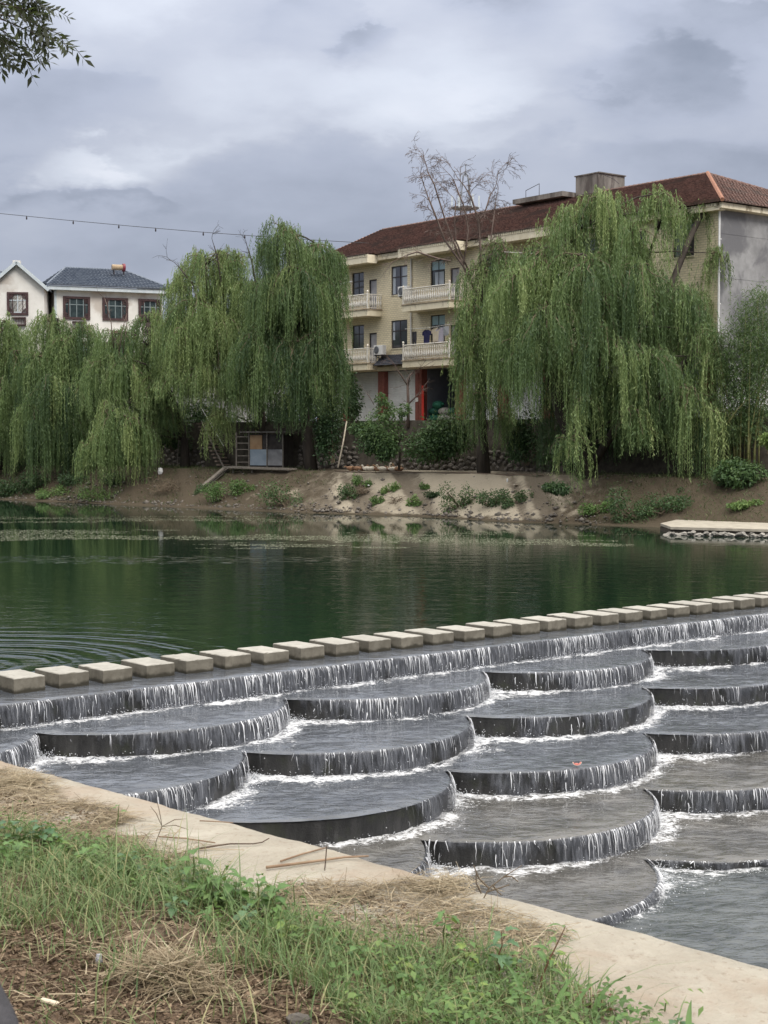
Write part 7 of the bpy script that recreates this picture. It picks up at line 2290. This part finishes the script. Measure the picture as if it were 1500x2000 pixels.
def leaf_solid(name, c1, c2):
    m, t = new_mat(name)
    O = t.n('ShaderNodeTexCoord').outputs['Object']; info = t.n('ShaderNodeObjectInfo').outputs['Random']
    sp_ = t.n('ShaderNodeSeparateXYZ', None, Vector=O)
    vein = t.mapr(t.math('ABSOLUTE', sp_.outputs[1]), 0.0, 0.03, 0.35, 0.0)
    col = t.mix(info, c1, c2)
    col = t.mix(t.math('MULTIPLY', t.mapr(t.noise(O, 6, 4, .6), .4, .7), .35), col, tuple(c * .6 for c in c1))
    col = t.mix(vein, col, tuple(min(1, c * 1.8) for c in c2))
    p = t.n('ShaderNodeBsdfPrincipled', None, Base_Color=col, Roughness=.45)
    tr = t.n('ShaderNodeBsdfTranslucent', None, Color=t.mix(.5, col, (.2, .28, .04)))
    mx = t.n('ShaderNodeMixShader', None, Fac=.33)
    t.t.links.new(p.outputs[0], mx.inputs[1]); t.t.links.new(tr.outputs[0], mx.inputs[2]); finish(t, mx.outputs[0])
    return m


LM = [leaf_solid('soft_green_leaf', (.09, .18, .05), (.15, .27, .08)), leaf_solid('blue_green_leaf', (.075, .16, .075), (.13, .235, .11)), leaf_solid('lime_leaf', (.17, .26, .055), (.25, .34, .08)), leaf_solid('red_leaf', (.13, .045, .03), (.19, .07, .04))]
stem_g = surf('green_stem', (0.09, 0.12, 0.04), (0.14, 0.15, 0.06), 8, 0.6, 0.1)
stem_r = surf('red_stem', (0.12, 0.06, 0.035), (0.17, 0.09, 0.05), 8, 0.6, 0.1)
rw = random.Random(33)


def weed(x, y, h_px, kind, mi, nl, leaf, label, lean=(0, 0), red=False, bare=.25, group=None):
    b0 = ground(x, y, WTOP + .03)
    zz = gz(np.array([[b0.x, b0.y]]))[0]
    b0.z = zz
    H = h_px * b0.y / FPX
    root = thing('weed', b0, label, 'weed', group)
    b = MB()
    pts = [Vector((lean[0] * H * f ** 1.4 + rw.gauss(0, .004), lean[1] * H * f ** 1.4, H * f)) for f in (0, .25, .5, .75, 1)]
    b.tube(pts, [.004 + .004 * H, .0035 + .003 * H, .003, .0022, .0014], 5)
    b.build('stem', stem_r if red else stem_g, root)
    for i in range(nl):
        f = bare + (1 - bare) * (i / max(1, nl - 1)) ** .8
        k = min(3, int(f * 4)); p = pts[k].lerp(pts[k + 1], f * 4 - k)
        az_ = i * 2.4 + rw.uniform(-.5, .5)
        s_ = leaf * (1.05 - .45 * f) * rw.uniform(.75, 1.2)
        o = bpy.data.objects.new('leaf', leaf_mesh(kind, LM[mi])); C.objects.link(o); o.parent = root
        o.location = p + Vector((math.cos(az_), math.sin(az_), .2)) * .012
        o.rotation_euler = (rw.uniform(-.35, .35), rw.uniform(-.45, .25), az_)
        o.scale = (s_, s_ * rw.uniform(.85, 1.1), s_)


wg = 'broad leaved weeds along the wall edge'
weed(228, 1602, 45, 'ovate', 0, 3, .055, 'lone sprig with three round leaves on the pale wall', (.15, 0), bare=.7)
weed(30, 1655, 60, 'lobed', 1, 9, .10, 'leafy weed at the left edge below the straw', (-.1, 0), group=wg)
weed(75, 1655, 62, 'lobed', 1, 10, .10, 'second leafy weed from the left edge below the straw', (.1, 0), group=wg)
weed(110, 1665, 45, 'ovate', 0, 8, .08, 'small weed right of the two leafy ones at the left', (.1, 0), group=wg)
weed(20, 1690, 45, 'lobed', 0, 8, .09, 'weed low at the left edge in front of the leafy pair', (0, 0), group=wg)
weed(170, 1690, 50, 'ovate', 0, 9, .07, 'weed in the grass left of the pale bald patch', (.05, 0), group=wg)
weed(250, 1700, 48, 'ovate', 1, 9, .065, 'bluish weed at the grass edge below the round leaf sprig', (.0, 0), group=wg)
weed(298, 1712, 50, 'ovate', 0, 10, .065, 'weed at the grass edge left of the tallest weed row', (.05, 0), group=wg)
weed(335, 1722, 44, 'ovate', 1, 9, .06, 'bluish weed third in the row at the grass edge', (.05, 0), group=wg)
weed(375, 1750, 92, 'ovate', 0, 12, .085, 'tallest weed with drooping top leaves before the wall', (.04, 0), group=wg)
weed(400, 1760, 60, 'lance', 0, 11, .10, 'narrow leaved weed right of the tallest one', (.1, 0), group=wg)
weed(432, 1765, 84, 'lance', 0, 12, .11, 'weed with long drooping leaves beside the tallest one', (.05, 0), group=wg)
weed(462, 1775, 70, 'ovate', 0, 11, .085, 'broad weed in the middle of the wall edge row', (.02, 0), group=wg)
weed(500, 1780, 82, 'ovate', 0, 12, .085, 'second tall weed, right of the middle of the row', (.04, 0), group=wg)
weed(528, 1790, 72, 'ovate', 0, 10, .075, 'weed at the right end of the wall edge row', (.12, 0), group=wg)
weed(480, 1815, 50, 'ovate', 1, 9, .07, 'bluish weed in front of the wall edge row', (0, 0), group=wg)
weed(415, 1810, 46, 'ovate', 0, 9, .06, 'short weed in front of the tallest one', (0, 0), group=wg)
weed(345, 1795, 44, 'ovate', 1, 8, .06, 'short bluish weed deep in the grass', (0, 0), group=wg)
weed(562, 1838, 40, 'ovate', 2, 8, .06, 'lime green weed in the middle of the grass', (0, 0), group=wg)
weed(865, 1838, 80, 'lobed', 0, 8, .075, 'upright weed with two round leaves before the straw', (.03, 0), bare=.5, group=wg)
weed(905, 1885, 50, 'lobed', 2, 7, .08, 'lime weed below the upright one', (.06, 0), group=wg)
weed(975, 1900, 105, 'lobed', 1, 9, .075, 'greyish dark stemmed weed before the straw', (.03, 0), True, bare=.35, group=wg)
weed(1010, 1898, 50, 'lobed', 1, 3, .03, 'dark almost leafless stem right of the greyish weed', (.02, 0), True, bare=.8, group=wg)
weed(1052, 1918, 135, 'lance', 0, 13, .075, 'tall leaning red stemmed weed against the pale concrete', (.42, 0), True, bare=.35, group=wg)
weed(1080, 1880, 40, 'lobed', 2, 5, .06, 'lime sprig at the foot of the leaning weed', (.3, 0), group=wg)
weed(1105, 1945, 60, 'lance', 0, 8, .06, 'thin spiky weed right of the leaning one', (.06, 0), bare=.3, group=wg)
weed(1150, 1958, 45, 'ovate', 3, 7, .045, 'weed with reddish leaves on the pale concrete edge', (.12, 0), True, group=wg)
weed(1172, 1965, 48, 'ovate', 3, 6, .04, 'second reddish sprig right of the first', (.25, 0), True, group=wg)
weed(1225, 2005, 40, 'ovate', 0, 8, .05, 'small weed at the bottom edge on the concrete', (.05, 0), group=wg)
weed(1330, 2012, 42, 'ovate', 1, 8, .06, 'round leaved weed in the bottom right corner', (.05, 0), group=wg)
weed(1365, 2012, 36, 'ovate', 3, 6, .035, 'tiny reddish weed right of the round leaved one', (.15, 0), True, group=wg)
weed(780, 1905, 44, 'ovate', 2, 8, .055, 'lime weed among the creeping weeds', (.05, 0), group=wg)
weed(700, 1880, 44, 'ovate', 0, 8, .055, 'weed between the grass and the creeping weeds', (.05, 0), group=wg)
weed(1010, 1975, 52, 'ovate', 0, 9, .055, 'leafy weed near the bottom middle', (.05, 0), group=wg)
weed(930, 1960, 46, 'ovate', 2, 9, .05, 'lime leafy weed near the bottom middle', (-.05, 0), group=wg)
# broad grass blades rising at the right
for (x, y, h_, ln, lab) in ((1085, 1990, 95, .5, 'broad grass blade curving right near the bottom'), (1160, 1985, 85, .8, 'broad grass blade leaning over the pale concrete'), (1020, 1950, 75, -.5, 'broad blue green grass blade leaning left'), (1345, 2030, 80, .15, 'upright grass blade in the bottom right corner'), (1120, 1990, 80, .7, 'broad grass blade between the two right ones')):
    p = ground(x, y, WTOP + .02); H = h_ * p.y / FPX
    b = MB(); vs = []
    for i, f in enumerate(np.linspace(0, 1, 7)):
        w_ = .009 * math.sin(max(.12, f) ** .6 * PI * .93 + .15); c = Vector((ln * H * f ** 1.7, .05 * f, H * (f - .2 * f ** 3)))
        vs += [c + Vector((-w_, 0, .004)), c + Vector((0, 0, 0)), c + Vector((w_, 0, .004))]
    b.add(vs, [(3 * i + s_, 3 * i + s_ + 1, 3 * i + s_ + 4, 3 * i + s_ + 3) for i in range(6) for s_ in (0, 1)])
    o = b.build('grass_blade', LM[0], smooth=True); o.location = p; tag(o, lab, 'grass blade')
# thin seed head on a stalk crossing the pale wall
p = ground(300, 1665, WTOP + .02); k = p.y / FPX
b = MB()
top = Vector(((317 - 300) * k, 0, 52 * k))
b.tube([(0, 0, 0), (6 * k, 0, 25 * k), top], .0016, 4)
for (x, y) in ((293, 1575), (306, 1566), (365, 1600), (368, 1622)):
    e = Vector(((x - 300) * k, .02, (1665 - y) * k)); b.tube([top, top.lerp(e, .5) + Vector((0, 0, .012)), e], [.0013, .0018, .0008], 4)
o = b.build('seed_stalk', M['twig']); o.location = p; tag(o, 'thin grass stalk with four spread seed fingers before the pale wall', 'grass stalk')

# sticks lying on the wall
bark_d = surf('dark_stick', (0.06, 0.04, 0.03), (0.12, 0.085, 0.065), 9, 0.85, 0.3)
bark_p = surf('brown_stick', (0.20, 0.13, 0.085), (0.30, 0.21, 0.14), 9, 0.85, 0.3)
for (pts, r, m, lab) in (([(385, 1658), (420, 1652), (450, 1648), (495, 1648), (512, 1645), (526, 1637)], .0042, bark_d, 'thin dark stick with an upturned end lying across the wall'),
                         ([(520, 1694), (570, 1688), (630, 1680), (674, 1674), (720, 1672)], .0065, bark_p, 'thick straight brown stick on the wall edge'),
                         ([(548, 1682), (590, 1668), (635, 1656)], .004, bark_p, 'short brown stick above the thick one'),
                         ([(310, 1634), (360, 1637), (420, 1646)], .0035, bark_p, 'long thin reed stem left of the dark stick'),
                         ([(390, 1603), (430, 1605), (455, 1607)], .003, bark_p, 'short twig high on the wall near its edge'),
                         ([(55, 1540), (75, 1538), (85, 1536), (92, 1542)], .004, bark_d, 'small dark twig on the straw at the left')):
    ps = [ground(x, y, WTOP + .008 + r) for x, y in pts]
    if lab.startswith('thin dark'): ps[-1] = at(526, 1637, ps[-2].y)
    b = MB(); b.tube(ps, [r * (1 - .1 * i) for i in range(len(ps))], 6)
    tag(b.build('stick', m, smooth=True, origin=tuple(ps[0])), lab, 'stick')
o0 = ground(634, 1700, WTOP + .01); b = MB(); b.tube([(0, 0, 0), (.005, 0, .05), (.008, 0, .095)], .0025, 5); o = b.build('twig', bark_d); o.location = o0; tag(o, 'short upright twig beside the thick brown stick', 'twig')
# bare dead plant above the straw against the water
bare_tree('dead_weed', 'bare dead weed with thin grey branches rising over the straw before the water', ground(945, 1752, WTOP + .02), [], 3, M['twig'], .01, 5, cat='dead weed')
dw = [o for o in C.objects if o.get('label', '').startswith('bare dead weed')][0]
for ch in list(dw.children): bpy.data.objects.remove(ch)
Y = dw.location.y; b = MB()
for ps in ([(945, 1754), (955, 1735), (985, 1712), (1020, 1690)], [(955, 1735), (935, 1715), (925, 1690)], [(962, 1728), (972, 1742), (980, 1748)], [(940, 1745), (930, 1725), (930, 1700)], [(985, 1712), (1000, 1712), (1012, 1722)], [(950, 1742), (965, 1738), (995, 1728)]):
    b.tube([at(x, y, Y) for x, y in ps], [.0035 - .0007 * i for i in range(len(ps))], 4)
b.build('branches', M['twig'], dw, origin=tuple(dw.location))

# scrap of clear plastic, pale chip
p = ground(193, 1882, WTOP + .03); b = MB(); rs = random.Random(2)
b.blob((0, 0, .012), .012, .010, .02, 7, 5, .35, rs)
o = b.build('plastic_scrap', surf('thin_plastic', (.34, .35, .38), (.5, .51, .55), 20, .25, .5)); o.location = p; tag(o, 'crumpled scrap of pale plastic lying at the grass edge', 'litter')
p = ground(97, 1958, WTOP + .03); b = MB(); b.bbox(-.03, .03, -.008, .008, 0, .008, .003)
o = b.build('wood_chip', surf('pale_wood', (.55, .45, .34), (.65, .55, .43), 20, .7, .2)); o.location = p; o.rotation_euler = (0, .1, -.35); tag(o, 'pale splinter of wood on the bare earth at the lower left', 'wood chip')
p = ground(583, 2000, WTOP + .03); b = MB(); b.blob((0, 0, .012), .035, .028, .022, 8, 5, .2, rs); o = b.build('pebble', M['rubble']); o.location = p; tag(o, 'grey pebble on the earth at the bottom edge', 'pebble')
# out of focus dark round bar in the corner
pa, pb = at(-75, 1905, 1.75), at(12, 2075, 1.55)
b = MB(); b.tube([pa, pa.lerp(pb, .33) + Vector((.004, 0, .01)), pa.lerp(pb, .66) + Vector((.004, 0, .008)), pb], [.025] * 4, 14)
b.tube([pb, pb + Vector((.02, 0, -.8)), pb + Vector((.02, 0, -1.0))], .02, 10)
tag(b.build('dark_bar', surf('dark_grey_foam', (.035, .034, .038), (.065, .063, .07), 30, .9, .4), smooth=True), 'blurred dark grey round bar in the lower left corner', 'bar')

# ------------------------------------------------------------------ overhanging branch with compound leaves, top left
tb = Vector((-4.6, 8.2, WTOP))
lt = thing('overhanging_tree', tb, 'tree reaching in from outside with dark compound leaves in the top left corner', 'tree')
b = MB()
b.tube([tb + Vector((0, 0, -.1)), tb + Vector((.1, .1, 1.5)), tb + Vector((.15, .2, 3.2)), tb + Vector((.5, .4, 4.4)), tb + Vector((.9, .6, 5.2))], [.17, .13, .11, .08, .05], 9)
hub = tb + Vector((.5, .4, 4.4))
rg = np.random.default_rng(17); rb = random.Random(17)
leaflets = []
def twigs(pts, r):
    b.tube(pts, [r * (1 - .18 * i) for i in range(len(pts))], 5)
ends = []
for (pts, Y) in (([(-420, -40), (-160, 20), (-20, 70), (60, 100), (95, 118)], 9.0), ([(-160, 20), (-60, -10), (10, 20), (50, 45), (88, 70)], 9.1), ([(-60, -10), (0, 30), (30, 58), (85, 72)], 8.9), ([(-160, 20), (-80, 60), (-10, 95), (30, 120), (70, 140)], 9.2),
                 ([(-60, -10), (30, -10), (60, 25), (85, 50), (115, 62)], 9.1), ([(-20, 70), (20, 80), (70, 85), (110, 105), (145, 118)], 9.0), ([(-80, 60), (-20, 110), (10, 130), (25, 140)], 9.2), ([(-60, -10), (0, -30), (50, -25), (78, 0)], 9.1), ([(-20, 70), (0, 95), (40, 115), (60, 135)], 9.1), ([(-60, -10), (-20, 10), (10, 5), (30, 20)], 9.15)):
    ps = [at(x - 30, y - 52, Y) for x, y in pts]
    if pts[0][0] == -420: ps = [hub] + ps
    twigs(ps, .014 if pts[0][0] == -420 else .007)
    for i in range(1, len(ps)):
        for s_ in range(2):
            f = rb.random(); q = ps[i - 1].lerp(ps[i], f)
            if q.x / q.y * FPX + CX > -60: ends.append((q, (ps[i] - ps[i - 1]).normalized()))
    ends.append((ps[-1], (ps[-1] - ps[-2]).normalized()))
LV, LF, LT, off = [], [], [], 0
for (q, d) in ends:
    dr = (Vector((d.x, d.y * .3, d.z)) * .9 + Vector((rb.gauss(.15, .5), rb.gauss(0, .4), rb.gauss(-.35, .35)))).normalized()
    Lr = rb.uniform(.12, .22); n = rb.randint(4, 6)
    pts = [q + dr * Lr * f + Vector((0, 0, -.05 * f * f)) for f in np.linspace(0, 1, 5)]
    b.tube(pts, .0018, 3, cap=False)
    sd_ = dr.cross(Vector((rb.gauss(0, .3), -1, rb.gauss(.2, .3)))).normalized()
    P_, D_ = [], []
    for i in range(n):
        c = pts[0].lerp(pts[-1], (i + .6) / n)
        for s_ in (-1, 1):
            P_.append(c); D_.append((dr * .55 + sd_ * s_ * .8 + Vector((0, 0, -.15))).normalized())
    P_.append(pts[-1]); D_.append(dr)
    m = len(P_); L = rg.uniform(.045, .075, m)
    V, F = leaf_quads(np.array(P_), np.array(D_), unit(rg.normal(0, .6, (m, 3)) + np.array([0, -.5, .8])), L, L * .36, .1)
    LV.append(V); LF.append(F + off); off += len(V); LT.append(np.repeat(np.clip(rg.normal(.4, .2, m), 0, 1), 4))
b.build('branches', M['bark'], lt, origin=tuple(tb), smooth=True)
tag(mesh('foliage', np.concatenate(LV), np.concatenate(LF), M['locust'], lt, origin=tuple(tb), attrs={'tint': np.concatenate(LT)}), kind='stuff')
